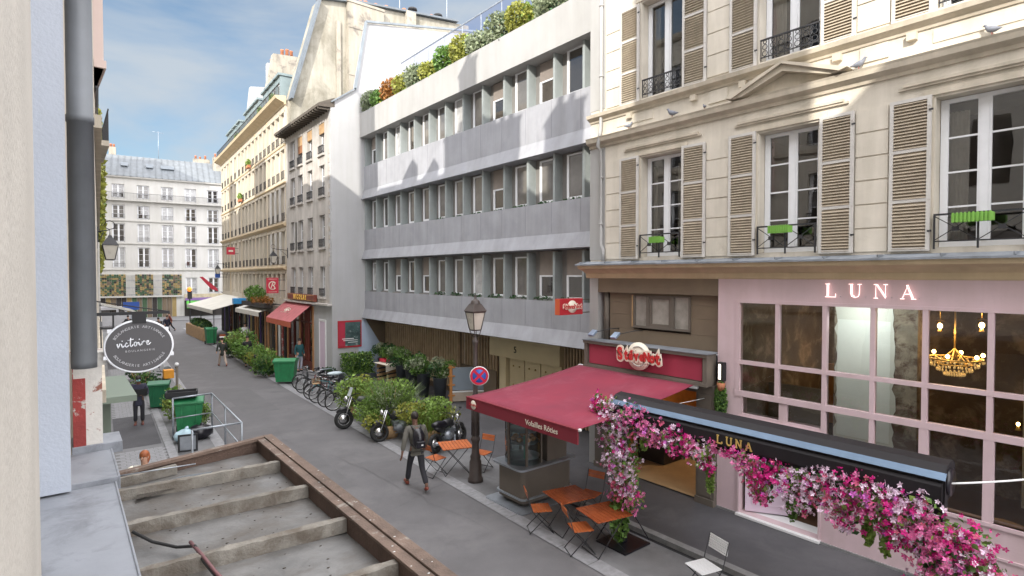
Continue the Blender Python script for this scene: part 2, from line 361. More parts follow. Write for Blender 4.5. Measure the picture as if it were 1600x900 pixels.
# raised walkway beside the facade with kerb
sheet('right_pavement', [(8.98, -14), (11.05, -14), (11.05, 10.4), (8.98, 10.4)], .1, m_asph2, .14)
mb = MB().use(m_kerb)
for i in range(24):
    a = -14+i*1.02; mb.box(8.82, 8.978, a, a+1.012, -.05, .105)
struct(mb, 'right_kerb')
mb = MB().use(m_blackm).box(8.74, 8.818, -14, 10.4, -.05, .010); struct(mb, 'gutter')
sheet('forecourt_pavement', [(9.3, 10.45), (14, 10.45), (14, 27), (9.3, 27)], .010, m_asph2)
# left pavement: slabs and bands
sheet('left_pavement', [(-.5, -14), (xl(-14)-.3, -14), (xl(62)-.3, 62), (-.5, 62)], .02, m_pave, .05)
def lx(Y): return .30+.042*Y
mb = MB().use(m_asph2)
for a, b in ((12, 15.4), (19.8, 24.2), (28.5, 33), (37, 44)): mb.add([(lx(a), a, .026), (lx(a)+1.15, a, .026), (lx(b)+1.15, b, .026), (lx(b), b, .026)], [(0,1,2,3)])
struct(mb, 'left_pavement_asphalt')
mb = MB().use(m_gran)
for i in range(60):
    a, b = 8+i*.7, 8+i*.7+.685
    mb.add([(lx(a)+1.2, a, .05), (lx(a)+1.42, a, .05), (lx(b)+1.42, b, .05), (lx(b)+1.2, b, .05)], [(0,1,2,3)])
for a0 in (15.4, 24.2, 33):
    for r_ in range(int(4/.16)):
        a = a0+.02+r_*.16
        for k in range(5):
            x0 = lx(a)+k*.23+(.1 if r_ % 2 else 0); mb.add([(x0, a, .028), (x0+.215, a, .028), (x0+.215, a+.145, .028), (x0, a+.145, .028)], [(0,1,2,3)])
struct(mb, 'left_kerb_setts')

# ---------------------------------------------------------------- facade tools (local x runs right as seen from the street, -y faces out)
def cells(mb, W, z0, z1, holes, y=0, rev=.25, x0=0.0):
    us = sorted(set([x0, W]+[h[0] for h in holes]+[h[1] for h in holes])); zs = sorted(set([z0, z1]+[h[2] for h in holes]+[h[3] for h in holes]))
    us = [u for u in us if x0 <= u <= W]; zs = [z for z in zs if z0 <= z <= z1]
    for i in range(len(us)-1):
        for j in range(len(zs)-1):
            cu, cz = (us[i]+us[i+1])/2, (zs[j]+zs[j+1])/2
            if any(h[0] < cu < h[1] and h[2] < cz < h[3] for h in holes): continue
            mb.quad((us[i], y, zs[j]), (us[i+1], y, zs[j]), (us[i+1], y, zs[j+1]), (us[i], y, zs[j+1]))
    for a, b, c, d in [h[:4] for h in holes]:
        mb.quad((a,y,c),(a,y,d),(a,y+rev,d),(a,y+rev,c)); mb.quad((b,y,c),(b,y+rev,c),(b,y+rev,d),(b,y,d))
        mb.quad((a,y,d),(b,y,d),(b,y+rev,d),(a,y+rev,d)); mb.quad((a,y,c),(a,y+rev,c),(b,y+rev,c),(b,y,c))
    return mb
def shellbox(mb, W, z0, z1, D, x0=0.0):
    mb.quad((x0,0,z0),(x0,0,z1),(x0,D,z1),(x0,D,z0)); mb.quad((W,0,z0),(W,D,z0),(W,D,z1),(W,0,z1))
    mb.quad((x0,D,z0),(x0,D,z1),(W,D,z1),(W,D,z0)); mb.quad((x0,0,z1),(W,0,z1),(W,D,z1),(x0,D,z1)); return mb
WC = {}
def win_meshes(w, h, bars=3, leaves=2, fr=.06, frame=None, glass=None, transom=0):
    key = (round(w, 3), round(h, 3), bars, leaves, fr, frame.name if frame else '', glass.name if glass else '')
    if key in WC: return WC[key]
    f = MB().use(frame or m_wfr); g = MB().use(glass or m_dkgl)
    f.box(-w/2, -w/2+fr, 0, .06, 0, h); f.box(w/2-fr, w/2, 0, .06, 0, h); f.box(-w/2+fr, w/2-fr, 0, .06, h-fr, h); f.box(-w/2+fr, w/2-fr, 0, .06, 0, fr*1.4)
    if leaves == 2: f.box(-fr*.75, fr*.75, -.012, .055, fr*1.4, h-fr)
    for k in range(leaves):
        a = -w/2+fr if k == 0 else fr*.75; b = (-fr*.75 if leaves == 2 else w/2-fr) if k == 0 else w/2-fr
        s = .035
        f.box(a, a+s, .004, .052, fr*1.4, h-fr); f.box(b-s, b, .004, .052, fr*1.4, h-fr)
        for i in range(1, bars+1):
            z = fr*1.4+(h-fr*2.4)*i/(bars+1); f.box(a+s, b-s, .01, .05, z-.014, z+.014)
        g.quad((a, .03, fr), (b, .03, fr), (b, .03, h-fr), (a, .03, h-fr))
    WC[key] = (f.mesh('window'), g.mesh('glass')); return WC[key]
def put_window(parent, u, z, w, h, inset=.2, **k):
    fm, gm = win_meshes(w, h, **k); o = share('window', fm, parent, (u, inset, z)); share('glass', gm, o, (0, 0, 0)); return o
RC = {}
def rail_mesh(w, h, style=0):
    key = (round(w, 3), round(h, 3), style)
    if key in RC: return RC[key]
    r = MB().use(m_iron); t = .012
    r.box(-w/2, w/2, -.02, .01, h-.03, h); r.box(-w/2, w/2, -.015, .005, .05, .07)
    if style == 0:
        n = max(3, int(w/.11))
        for i in range(n+1): x = -w/2+.01+(w-.02)*i/n; r.box(x-t/2, x+t/2, -.012, .002, 0, h-.03)
    elif style == 1:      # scrolls
        n = max(3, int(w/.16))
        for i in range(n+1): x = -w/2+.01+(w-.02)*i/n; r.box(x-t/2, x+t/2, -.012, .002, 0, h-.03)
        for i in range(n):
            x = -w/2+.01+(w-.02)*(i+.5)/n
            for cz, rr in ((h*.32, .055), (h*.62, .05), (h*.85, .035)):
                r.tube([(x+rr*math.cos(a*.9), -.005, cz+rr*math.sin(a*.9)) for a in range(7)], .008, 5, True)
    else:                 # crossed lattice
        n = max(2, int(w/.45))
        for i in range(n+1): x = -w/2+.01+(w-.02)*i/n; r.box(x-.012, x+.012, -.02, .01, -.06, h-.03)
        for i in range(n):
            a, b = -w/2+(w)*i/n, -w/2+w*(i+1)/n
            r.obox((a, 0, .07), (b, 0, h-.03), .012, .012); r.obox((b, 0, .07), (a, 0, h-.03), .012, .012)
            c = (a+b)/2; r.obox((c-.045, -.003, h/2), (c+.045, -.003, h/2+.0), .03, .07)
    RC[key] = r.mesh('railing'); return RC[key]
def cornice(mb, x0, x1, z, prof, y=0):     # prof: list of (out, dz) points bottom->top, closed at the wall
    poly = [(y+.02, z+prof[0][1])]+[(y-o, z+d) for o, d in prof]+[(y+.02, z+prof[-1][1])]
    mb.prism(poly, 'x', x0, x1); return mb
def angle_of(P0, P1): return math.atan2(P1[1]-P0[1], P1[0]-P0[0])
def pots(mb, xs, z, y=0, r=.13, h=.45, rnd=random):
    for x in xs:
        hh = h*rnd.uniform(.7, 1.15); mb.lathe([(0, 0), (r, 0), (r*.85, hh*.8), (r*1.05, hh*.85), (r, hh), (r*.7, hh), (r*.7, hh-.1)], 10, (x, y, z))
# ================================================================ LUNA BUILDING (right, near)
LB = thing('stone_building', 'cream stone building with louvred shutters and a pediment above the pink restaurant front', 'building', (11, 10.4, 0), R(-90))
LW = 14.4; wu = [2.23, 5.18, 8.12, 11.07, 13.6]; ww = 1.15
holes = [(u-ww/2, min(u+ww/2, LW-.05), 5.55, 7.95) for u in wu]+[(u-ww/2, min(u+ww/2, LW-.05), 9.36, 11.65) for u in wu]+[(u-ww/2, min(u+ww/2, LW-.05), 12.7, 14.6) for u in wu]
mb = MB().use(m_luna); cells(mb, LW, 5.05, 15.6, holes, rev=.32); mb.use(m_luna); shellbox(mb, LW, 5.05, 15.6, 9)
mb.build('wall', LB)
mb = MB().use(m_luna)      # rustication blocks between the shutters, tablets of the frieze
def blocks(a, b, z0, z1, n):
    for i in range(n):
        c, d = z0+(z1-z0)*i/n, z0+(z1-z0)*(i+1)/n; mb.box(a, b, -.022, .01, c+.012, d-.012)
edges = [0.55]+sum([[u-1.21, u+1.21] for u in wu[:4]], [])+[LW]
for i in range(0, len(edges)-1, 2):
    blocks(edges[i], edges[i+1]-.02, 5.5, 8.0, 6); blocks(edges[i], edges[i+1]-.02, 9.36, 11.7, 5)
for i, u in enumerate(wu[:4]):
    mb.box(u+1.475-.22, u+1.475+.22, -.03, .01, 8.8, 9.06)
for a in (.9, 7.5, 10.5): mb.box(a, a+1.1, -.018, .01, 8.83, 9.03)
mb.build('rustication', LB)
mb = MB().use(m_lunat)
cornice(mb, -.02, LW, 8.42, [(.04, 0), (.05, .06), (.16, .12), (.18, .2), (.2, .24), (.03, .27)])
cornice(mb, -.02, LW, 9.08, [(.03, 0), (.04, .05), (.15, .11), (.17, .19), (.02, .22)])
for u in wu:
    w = ww/2+.16
    # moulded lintel over each first floor window
    mb.box(u-w-.35, u+w+.35, -.05, .01, 8.16, 8.2); mb.box(u-w-.28, u+w+.28, -.075, .01, 8.2, 8.25); mb.box(u-w, u+w, -.035, .01, 7.99, 8.09)
    mb.box(u-w, u-w+.13, -.028, .01, 5.5, 7.985); mb.box(u+w-.13, min(u+w, LW), -.028, .01, 5.5, 7.985)
    mb.box(u-w, u+w, -.03, .01, 11.69, 11.8)
    for s in (-1, 1): mb.box(u+s*.9-.07, u+s*.9+.07, -.1, .012, 8.95, 9.075)
mb.build('string_cornice', LB)
u = 5.18
mb = MB().use(m_lunat)
a, b, zb, zt = u-1.0, u+1.0, 8.70, 9.12
mb.prism([(a-.12, zb), (u, zt), (b+.12, zb), (b-.16, zb), (u, zt-.13), (a+.16, zb)], 'y', -.24, .01)
mb.prism([(a-.16, zb+.03), (u, zt+.05), (b+.16, zb+.03), (b+.02, zb-.002), (u, zt-.0), (a-.02, zb-.002)], 'y', -.3, .012)
mb.prism([(a+.1, zb-.002), (u, zt-.14), (b-.1, zb-.002)], 'y', -.06, .011)
mb.build('pediment', LB)
mb = MB().use(m_creamt); cornice(mb, -.12, LW, 5.02, [(.03, 0), (.05, .03), (.06, .12), (.2, .2), (.33, .24), (.36, .25), (.38, .32), (.38, .34)])
mb.build('shop_cornice', LB)
mb = MB().use(m_lead)
mb.prism([(.01, 5.46), (.01, 5.365), (-.42, 5.365), (-.44, 5.35), (-.44, 5.385)], 'x', -.16, LW)
for i in range(17): mb.box(i*.86, i*.86+.02, -.44, .0, 5.40, 5.44)
mb.build('lead_flashing', LB)
glassmat('window_clear_glass', (.66, .66, .64), 3.3, 1.55); m_clear = MATS['window_clear_glass']
m_room = mat('room_wall', (.16,.13,.11), .9, .3, 1.0); m_lace = mat('curtain_cloth', (.68,.65,.60), .9, .1, 6)
mb = MB().use(m_room)
for z0, z1 in ((5.48, 8.3), (9.3, 12.0), (12.6, 15)):
    mb.quad((.1, 3.2, z0), (LW-.1, 3.2, z0), (LW-.1, 3.2, z1), (.1, 3.2, z1)); mb.quad((.1, .34, z0), (LW-.1, .34, z0), (LW-.1, 3.2, z0), (.1, 3.2, z0)); mb.quad((.1, .34, z1), (.1, 3.2, z1), (LW-.1, 3.2, z1), (LW-.1, .34, z1))
    for u in (.1, 3.7, 6.6, 9.6, 12.4): mb.quad((u, .34, z0), (u, 3.2, z0), (u, 3.2, z1), (u, .34, z1))
mb.build('rooms', LB)
def curtain(parts, h=2.2):
    c = MB().use(m_lace)
    for a, b in parts:
        n = 14; vs = []
        for i in range(n+1): x = a+(b-a)*i/n; y = .16+.025*math.sin(i*2.1); vs += [(x, y, .02), (x, y+.01*math.sin(i), h)]
        c.add(vs, [(2*i, 2*i+2, 2*i+3, 2*i+1) for i in range(n)], True)
    return c.mesh('curtain')
curt = [curtain([(-.5, -.3), (.32, .5)]), curtain([(-.5, -.22)]), curtain([(-.5, -.38), (.2, .5)])]
def louvres(w, h):
    f = MB().use(m_shut); t = .045; s = .055; cuts = [0, h*.33, h*.66, h]
    f.box(-w/2, -w/2+s, -t, 0, 0, h); f.box(w/2-s, w/2, -t, 0, 0, h)
    for z in cuts: z0 = min(max(z-s/2, 0), h-s); f.box(-w/2+s, w/2-s, -t+.003, -.003, z0, z0+s)
    g = MB().use(m_louv)
    for i in range(3):
        z0, z1 = cuts[i]+s*.6, cuts[i+1]-s*.6; n = int((z1-z0)/.052)
        for k in range(n):
            z = z0+(z1-z0)*(k+.5)/n; g.add([(-w/2+s, -t-.004, z-.030), (w/2-s, -t-.004, z-.030), (w/2-s, -.006, z+.02), (-w/2+s, -.006, z+.02), (-w/2+s, -t-.004, z-.022), (w/2-s, -t-.004, z-.022)], [(0,1,2,3), (0,4,5,1)])
    g.quad((-w/2+s, -.001, .05), (w/2-s, -.001, .05), (w/2-s, -.001, h-.05), (-w/2+s, -.001, h-.05))
    g.use(m_iron)
    for z in (h*.12, h*.9): g.box(w/2-.03, w/2+.03, -t-.01, -t, z, z+.03)
    return f.mesh('shutter'), g.mesh('louvres')
sm1 = louvres(.58, 2.5); sm2 = louvres(.58, 2.33)
for i, u in enumerate(wu):
    for (z, h, sm, rl, rh) in ((5.55, 2.4, sm1, 2, .5), (9.36, 2.29, sm2, 1, .42), (12.7, 1.9, None, 0, .4)):
        w = ww if u+ww/2 < LW-.05 else ww-.1
        o = put_window(LB, u, z, w-.02, h-.01, inset=.24, bars=3 if z < 9 else 0, fr=.07, glass=m_clear)
        if (i, z) not in ((1, 5.55), (2, 9.36)) and i < 4:
            share('curtain', curt[(i+int(z)) % 3], o, (0, 0, 0))
        share('railing', rail_mesh(ww-.02, rh, rl), LB, (u, .02 if rl == 1 else -.05, z+.03))
        if sm:
            for s in (-1, 1):
                if u+s*(ww/2+.33)+.29 > LW: continue
                a = share('shutter', sm[0], LB, (u+s*(ww/2+.33), -.03, z-.05)); share('louvres', sm[1], a, (0, 0, 0))
                if s > 0: a.rotation_euler.z = R([2.5, -1.5, 1, 2, 0][i])
mb = MB().use(m_concw); mb.box(-.02, .5, -.012, .0, 5.5, 8.4); mb.box(-.02, .5, -.012, 0, 9.4, 15.6); mb.box(-.02, .28, -.012, .3, 0, 5.02); mb.build('end_pilaster', LB)
mb = MB().use(m_concw); mb.tube([(.42, -.07, 15.5), (.42, -.07, 9.4), (.42, -.09, 8.9), (.42, -.2, 8.4), (.42, -.09, 8.3), (.42, -.07, 5.9), (.50, -.07, 5.75), (.50, -.07, 5.47)], .045, 8)
for z in (6.4, 7.6, 10.2, 12): mb.lathe([(.045, 0), (.058, 0), (.058, .05), (.045, .05)], 8, (.42, -.07, z))
mb.build('downpipe', LB)
mb = MB().use(m_lunat); cornice(mb, -.1, LW, 15.3, [(.03, 0), (.1, .1), (.4, .25), (.42, .35), (.0, .37)]); mb.use(m_zinc); mb.prism([(0, 15.66), (2.2, 18.2), (8.9, 18.2), (8.9, 15.66)], 'x', 0, LW)
mb.build('roof', LB)

# pink restaurant front
PF = thing('pink_shopfront', 'pale pink restaurant front with a grid of large white barred panes', 'shopfront', (11, 10.4, 0), R(-90))
mu = [4.21, 5.03, 5.91, 6.70, 7.46, 8.29, 9.10, 9.9, 10.7]; zt, z1, z2, zs = 4.54, 3.30, 2.66, 1.33
mb = MB().use(m_pink); fholes = []
dz0, dz1 = .16, 2.12
fh = [(mu[0], mu[-1], z2, zt), (mu[0]+.1, mu[2]-.05, dz1+.12, z2-.06), (mu[0]+.05, mu[2]-.05, dz0, dz1), (mu[2], mu[-1], zs, z2-.07)]
mb2 = MB().use(m_pink); cells(mb2, LW, 0.02, 5.02, fh, y=-.02, rev=.2, x0=3.75)
mb2.quad((3.75, -.02, 0), (3.75, .3, 0), (3.75, .3, 5.02), (3.75, -.02, 5.02)); mb2.quad((LW, -.02, 0), (LW, 3, 0), (LW, 3, 5.02), (LW, -.02, 5.02)); mb2.build('wall', PF)
mb = MB().use(m_pink); t = .075
for u in mu: mb.box(u-t/2, u+t/2, -.035, .075, z2, zt)
for i, u in enumerate(mu):
    if i in (0, 1): continue
    tt = .13 if i in (4, 5) else t
    mb.box(u-tt/2, u+tt/2, -.036, .075, zs, z2-.07)
mb.box(mu[0]+.86, mu[0]+1.02, -.01, .07, dz1+.12, z2-.06)
mb.box(mu[0]-.04, mu[-1]+.04, -.04, .08, z1-t/2, z1+t/2); mb.box(mu[0]-.06, mu[-1]+.04, -.042, .08, z2-.07, z2+.04); mb.box(mu[0]-.05, mu[-1]+.04, -.045, .05, zt-.01, zt+.05)
mb.box(mu[2]-.05, mu[-1]+.04, -.05, .05, zs-.06, zs); mb.box(mu[2], LW, -.04, -.019, .80, .84)
mb.box(mu[0]+.02, mu[0]+.06, -.05, .08, dz0, dz1+.06); mb.box(mu[2]-.07, mu[2]-.03, -.05, .08, dz0, dz1+.06); mb.box(mu[0]+.02, mu[2]-.03, -.05, .08, dz1, dz1+.07)
mb.build('mullions', PF)
glassmat('shop_glass', (.98, 1, .98), 1.7, 1.55); m_sg = MATS['shop_glass']
gl_ = []
for i in range(len(mu)-1):
    for a, b in ((z1+t/2, zt), (z2+.04, z1-t/2)):
        MB().use(m_sg).quad((mu[i]+t/2, .03, a), (mu[i+1]-t/2, .03, a), (mu[i+1]-t/2, .03, b), (mu[i]+t/2, .03, b)).build('pane', PF)
    if i >= 2: MB().use(m_sg).quad((mu[i]+t/2, .03, zs), (mu[i+1]-t/2, .03, zs), (mu[i+1]-t/2, .03, z2-.07), (mu[i]+t/2, .03, z2-.07)).build('pane', PF)
MB().use(m_sg).quad((mu[0]+.1, .03, dz1+.12), (mu[2]-.05, .03, dz1+.12), (mu[2]-.05, .03, z2-.06), (mu[0]+.1, .03, z2-.06)).build('pane', PF)
mb = MB().use(m_pinkd); dw = .9
mb.box(0, dw, -.02, .02, 0, 1.92); mb.box(.12, dw-.12, -.032, .032, .15, .8); mb.box(.12, dw-.12, -.032, .032, .95, 1.8)
dr = mb.build('door', PF, (mu[0]+.12, .10, dz0+.02), R(62), bevel=.006)
dr.rotation_euler.z = R(32)
MB().use(m_gold).tube([(dw-.07, -.03, .95), (dw-.07, -.08, .95), (dw-.2, -.08, .95)], .012, 6).build('handle', dr)
MB().use(m_white).box(mu[0]+.02, mu[2]-.02, -.12, .5, .11, .155).build('threshold', PF)
MB().use(m_kerb).box(3.75, LW, -.05, -.019, .05, .14).build('plinth', PF)
# interior
m_old3 = mat('distressed_plaster', (.13,.10,.07), .9, .4, 1.6, .2, 10, spots=(.30,.25,.19), spotlev=.57, spotscale=1.6)
m_mint = mat('pale_plaster', (.66,.68,.62), .8, .06, 1.2, spots=(.36,.36,.30), spotlev=.72, spotscale=2)
m_raw = mat('raw_plaster_edge', (.30,.26,.20), .9, .3, 4, .3, 20, spots=(.11,.07,.05), spotlev=.52, spotscale=3)
m_wfl = mat('dark_wood_floor', (.09,.05,.03), .4, .2, 3)
mb = MB().use(m_old3); mb.quad((3.8, 5.4, .02), (3.8, 5.4, 4.9), (LW, 5.4, 4.9), (LW, 5.4, .02)); mb.quad((3.8, .25, .02), (3.8, 5.4, .02), (3.8, 5.4, 4.9), (3.8, .25, 4.9)); mb.quad((LW-.02, .25, .02), (LW-.02, 5.4, .02), (LW-.02, 5.4, 4.9), (LW-.02, .25, 4.9))
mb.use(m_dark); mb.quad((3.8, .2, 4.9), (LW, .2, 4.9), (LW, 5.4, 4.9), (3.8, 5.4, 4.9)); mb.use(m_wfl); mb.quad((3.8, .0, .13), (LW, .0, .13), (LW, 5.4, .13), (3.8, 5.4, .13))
mb.use(m_taupe); mb.box(3.9, 5.2, 1.9, 2.0, .14, 2.6); mb.use(m_pink); mb.box(5.2, 6.2, 2.2, 2.3, .14, 2.5); mb.use(m_mint); mb.box(7.9, 9.4, 4.9, 5.38, .14, 2.9); mb.use(m_raw); mb.box(9.4, 9.55, 4.85, 5.38, .14, 4.7)
mb.use(mat('ochre_wall', (.45,.22,.06), .8)); mb.box(4.6, 5.85, 3.2, 3.3, 1.6, 3.0)
mb.build('interior_room', PF)
mb = MB().use(m_mint)
yy = 1.2; rr_ = random.Random(3)
def ragged(a, b, z0, z1, s, m_, yo):
    mb.use(m_); n = 26; l_ = [(a+rr_.uniform(0, s), z0+(z1-z0)*i/n) for i in range(n+1)]; r_ = [(b-rr_.uniform(0, s), z0+(z1-z0)*i/n) for i in range(n+1)]
    vs = [(x, yo, z) for x, z in l_]+[(x, yo, z) for x, z in r_]; mb.add(vs, [(i, i+1, n+2+i, n+1+i) for i in range(n)])
mb.use(m_raw); mb.box(5.60, 7.02, yy, yy+.35, .14, 4.85)
ragged(5.60, 6.70, 1.2, 4.7, .08, m_mint, yy-.015); ragged(5.66, 6.60, 1.9, 4.22, .015, mat('pale_plaster_panel', (.78,.82,.78), .7, .05, 1.5, spots=(.6,.6,.52), spotlev=.74, spotscale=2), yy-.02)
mb.build('plaster_pier', PF)
t_ = thing('pier_fill_lamp', 'small added fill lamp brightening the pale plaster pier inside the pink restaurant', 'spotlight', (11.32, 4.15, 4.80)); MB().use(m_white).lathe([(0, 0), (.05, 0), (.05, .09), (0, .09)], 12).build('housing', t_); MB().use(mat('fill_glow', (1,1,1), .4, emit=(1, .95, .85), estr=4)).lathe([(0, -.003), (.04, -.003)], 12).build('lens', t_)  # added fixture and area light that brighten the pier
ld = bpy.data.lights.new('fill_light', 'AREA'); ld.energy = 11; ld.shape = 'RECTANGLE'; ld.size = .9; ld.size_y = .3; ld.color = (.95, 1, .96); lo = bpy.data.objects.new('fill_light', ld); COL.objects.link(lo); lo.parent = t_; lo.location = (0, 0, -.06); lo.rotation_euler = (0, R(-50), 0)

def bulb(mb, p, r=.035): mb.sphere(p, r, 8, (1, 1, 1.3))
m_bulb = mat('lit_bulb', (1,.8,.5), .4, 0, 3, emit=(1, .62, .22), estr=9)
m_crys = mat('crystal_drops', (.7,.55,.3), .15, .2, 9, metal=.3, emit=(1, .6, .2), estr=.15)
def lamp_light(parent, loc, e, r=.12, col=(1, .6, .28)):
    ld = bpy.data.lights.new('bulb_light', 'POINT'); ld.energy = e; ld.color = col; ld.shadow_soft_size = r
    o = bpy.data.objects.new('bulb_light', ld); COL.objects.link(o); o.parent = parent; o.location = loc
CH = thing('chandelier', 'brass chandelier with glowing bulbs and crystal drops inside the pink restaurant', 'chandelier', (13.0, 3.02, 3.42))
CH.scale = (1.2, 1.2, 1.05)
mb = MB().use(m_gold); mb.tube([(0,0,1.4), (0,0,.1)], .012, 6); mb.tube([(.36*math.cos(a*.5236), .36*math.sin(a*.5236), .12) for a in range(12)], .016, 6, True); mb.tube([(.22*math.cos(a*.5236), .22*math.sin(a*.5236), .02) for a in range(12)], .012, 6, True)
for k in range(6):
    a = k*math.pi/3; mb.tube([(0,0,.3), (.2*math.cos(a), .2*math.sin(a), .05), (.36*math.cos(a), .36*math.sin(a), .13)], .010, 5)
mb.build('frame', CH)
mb = MB().use(m_bulb)
for k in range(6): a = k*math.pi/3; bulb(mb, (.36*math.cos(a), .36*math.sin(a), .19), .028)
mb.build('bulb', CH)
mb = MB().use(m_crys)
for k in range(26):
    a = k*math.pi/13
    for r_, z in ((.36, .08), (.3, -.0), (.22, -.08), (.13, -.16)): mb.sphere((r_*math.cos(a), r_*math.sin(a), z), .016, 5, (1, 1, 1.8))
mb.build('crystal_drops', CH); lamp_light(CH, (0, 0, .55), 9)
for i, (x, y, z, lb) in enumerate(((15.2, 5.55, 3.1, 'small glowing wall sconce seen through the pane above the door'), (14.2, 3.55, 4.05, 'lit glass lantern hanging left of the chandelier'), (13.6, 2.75, 4.15, 'lit glass lantern hanging just above the chandelier'), (14.5, 2.35, 2.2, 'glowing bulb pair low in the right pane of the pink restaurant'), (14.0, 1.95, 1.0, 'tiny candle glowing on a table in the lowest right pane'))):
    t_ = thing('wall_sconce' if i == 0 else ('candle_lamp' if i > 2 else 'glass_lantern'), lb, 'lamp', (x, y, z))
    mb = MB().use(m_gold); mb.lathe([(0, -.12), (.05, -.12), (.03, -.07), (.012, -.04)], 8)
    if i in (1, 2): mb.tube([(0, 0, .1), (0, 0, 4.9-z)], .006, 4); mb.lathe([(.09, .1), (.0, .14)], 8)
    mb.build('holder', t_); mb = MB().use(m_bulb); bulb(mb, (0, 0, 0), .045 if i < 3 else .03); mb.build('bulb', t_)
    if i < 3: lamp_light(t_, (-.1, 0, .05), 6, .05)
# furniture glimpsed inside
for i, (x, y) in enumerate(((12.3, 2.2), (12.6, .6), (13.6, 1.5), (12.5, 3.4))):
    t_ = thing('restaurant_table', ['round table behind the lowest right pane inside the pink restaurant', 'round table furthest right inside the pink restaurant', 'round table deepest inside the pink restaurant', 'round table beside the plaster pier inside the pink restaurant'][i], 'table', (x, y, .13), 0, 'tables inside the pink restaurant')
    MB().use(m_wood).lathe([(0, .72), (.36, .72), (.37, .735), (.36, .75), (0, .75)], 20).build('tabletop', t_)
    MB().use(m_iron).lathe([(0, 0), (.22, 0), (.2, .02), (.03, .05), (.03, .72)], 12).build('pedestal', t_)
# neon letters
m_neon = mat('neon_tube', (1,.8,.8), .4, 0, 3, emit=(1, .62, .58), estr=1.1)
LET = {'L': [[(0,0),(0,1)], [(-.14,1),(.2,1)], [(-.14,0),(.62,0),(.62,.26)], [(.11,1),(.11,.08)]],
       'U': [[(0,1),(0,.3),(.08,.08),(.3,0),(.52,.08),(.6,.3),(.6,1)], [(-.14,1),(.16,1)], [(.46,1),(.74,1)], [(.1,1),(.1,.32),(.16,.14),(.3,.09)]],
       'N': [[(0,0),(0,1),(.62,0),(.62,1)], [(-.14,1),(.06,1)], [(-.14,0),(.14,0)], [(.48,1),(.76,1)], [(.1,1),(.66,.1)]],
       'A': [[(-.02,0),(.33,1),(.68,0)], [(.1,.34),(.56,.34)], [(-.14,0),(.12,0)], [(.52,0),(.82,0)], [(.24,.98),(.58,.02)]]}
NS = thing('neon_sign', 'pink glowing LUNA letters mounted on the pale pink fascia', 'sign', (11, 10.4, 0), R(-90))
for i, ch in enumerate('LUNA'):
    mb = MB().use(m_neon); s = .235; u0 = 5.96+i*.395; z0 = 4.705
    for st in LET[ch]: mb.tube([(u0+x*s, -.06, z0+z*s) for x, z in st], .0055, 6)
    mb.build('letter', NS)
mb = MB().use(m_steel)
for k in range(8): u0 = 5.98+k*.2; mb.tube([(u0, -.05, 4.72), (u0, -.02, 4.72)], .006, 4)
mb.build('bracket', NS)

# ================================================================ STEVENOT FRONT
SF = thing('taupe_shopfront', 'taupe and maroon rotisserie front with three small upper panes', 'shopfront', (11, 10.4, 0), R(-90))
mb = MB().use(m_taupe)
mb.box(.3, 3.745, -.03, .3, 4.66, 5.018)
for z0 in (3.38, 3.76, 4.12, 4.42):
    z1_ = {3.38: 3.755, 3.76: 4.115, 4.12: 4.415, 4.42: 4.655}[z0]
    if z0 < 3.7: mb.box(.6, 3.745, .1, .3, z0, z1_)
    else: mb.box(.6, 1.38, .1, .3, z0, z1_); mb.box(3.0, 3.745, .1, .3, z0, z1_)
mb.box(1.38, 3.0, .1, .3, 4.6, 4.655)
mb.use(m_taupe2); mb.tube([(.48, .12, 3.4), (.48, .12, 4.66)], .07, 12); mb.lathe([(.09, 0), (.09, .07)], 12, (.48, .12, 3.95)); mb.box(.3, .6, .18, .3, 3.38, 4.66)
mb.use(mat('interior_shell', (.07,.05,.035), .8)); mb.box(.3, 3.745, .3, .34, 3.38, 5.0)
mb.build('wall', SF)
mb = MB().use(m_taupe2); zt_, zb_ = 4.58, 3.86
for a, b in ((1.38, 1.42), (1.78, 1.86), (2.48, 2.56), (2.96, 3.0)): mb.box(a, b, .06, .16, zb_, zt_)
mb.box(1.38, 3.0, .05, .16, zb_-.05, zb_); mb.box(1.38, 3.0, .07, .16, zt_, zt_+.03); mb.box(1.86, 1.92, .08, .14, zb_, zt_); mb.box(2.42, 2.48, .08, .14, zb_, zt_); mb.box(1.92, 2.42, .08, .14, zb_, zb_+.07); mb.box(1.92, 2.42, .08, .14, zt_-.06, zt_)
wf = mb.build('window', SF); MB().use(mat('frosted_pane', (.30,.28,.25), .12, .25, 3)).quad((1.42, .12, zb_), (2.96, .12, zb_), (2.96, .12, zt_), (1.42, .12, zt_)).build('glass', wf)
MB().use(m_wood).box(1.365, 1.38, .03, .1, zb_-.03, zt_+.03).build('trim', SF)
mb = MB().use(m_taupe2); D = -.36
mb.box(.12, 3.7, D, 0, 3.35, 3.40); mb.box(.12, 3.7, D, 0, 2.72, 2.80); mb.box(.12, .22, D, 0, 2.8, 3.35); mb.box(3.60, 3.7, D, 0, 2.8, 3.35); mb.box(.1, 3.72, D-.03, D, 3.34, 3.41); mb.box(.1, 3.72, D-.02, D, 2.72, 2.78)
mb.box(.22, 3.6, D+.06, -.01, 2.8, 3.35); mb.use(m_lead); mb.box(.08, 3.735, D-.05, .09, 3.412, 3.43); sb = mb.build('signboard', SF)
MB().use(m_redpan).box(.26, 3.56, D+.045, D+.058, 2.83, 3.32).build('red_panel', sb)
mb = MB().use(m_taupe2)
for a, b in ((.28, .6), (3.3, 3.74)):
    mb.box(a, b, -.12, .3, .1, 2.72); mb.box(a+.06, b-.06, -.135, -.12, .3, .95); mb.box(a+.06, b-.06, -.135, -.12, 1.15, 2.5); mb.box(a-.01, b+.005, -.15, .3, .02, .24)
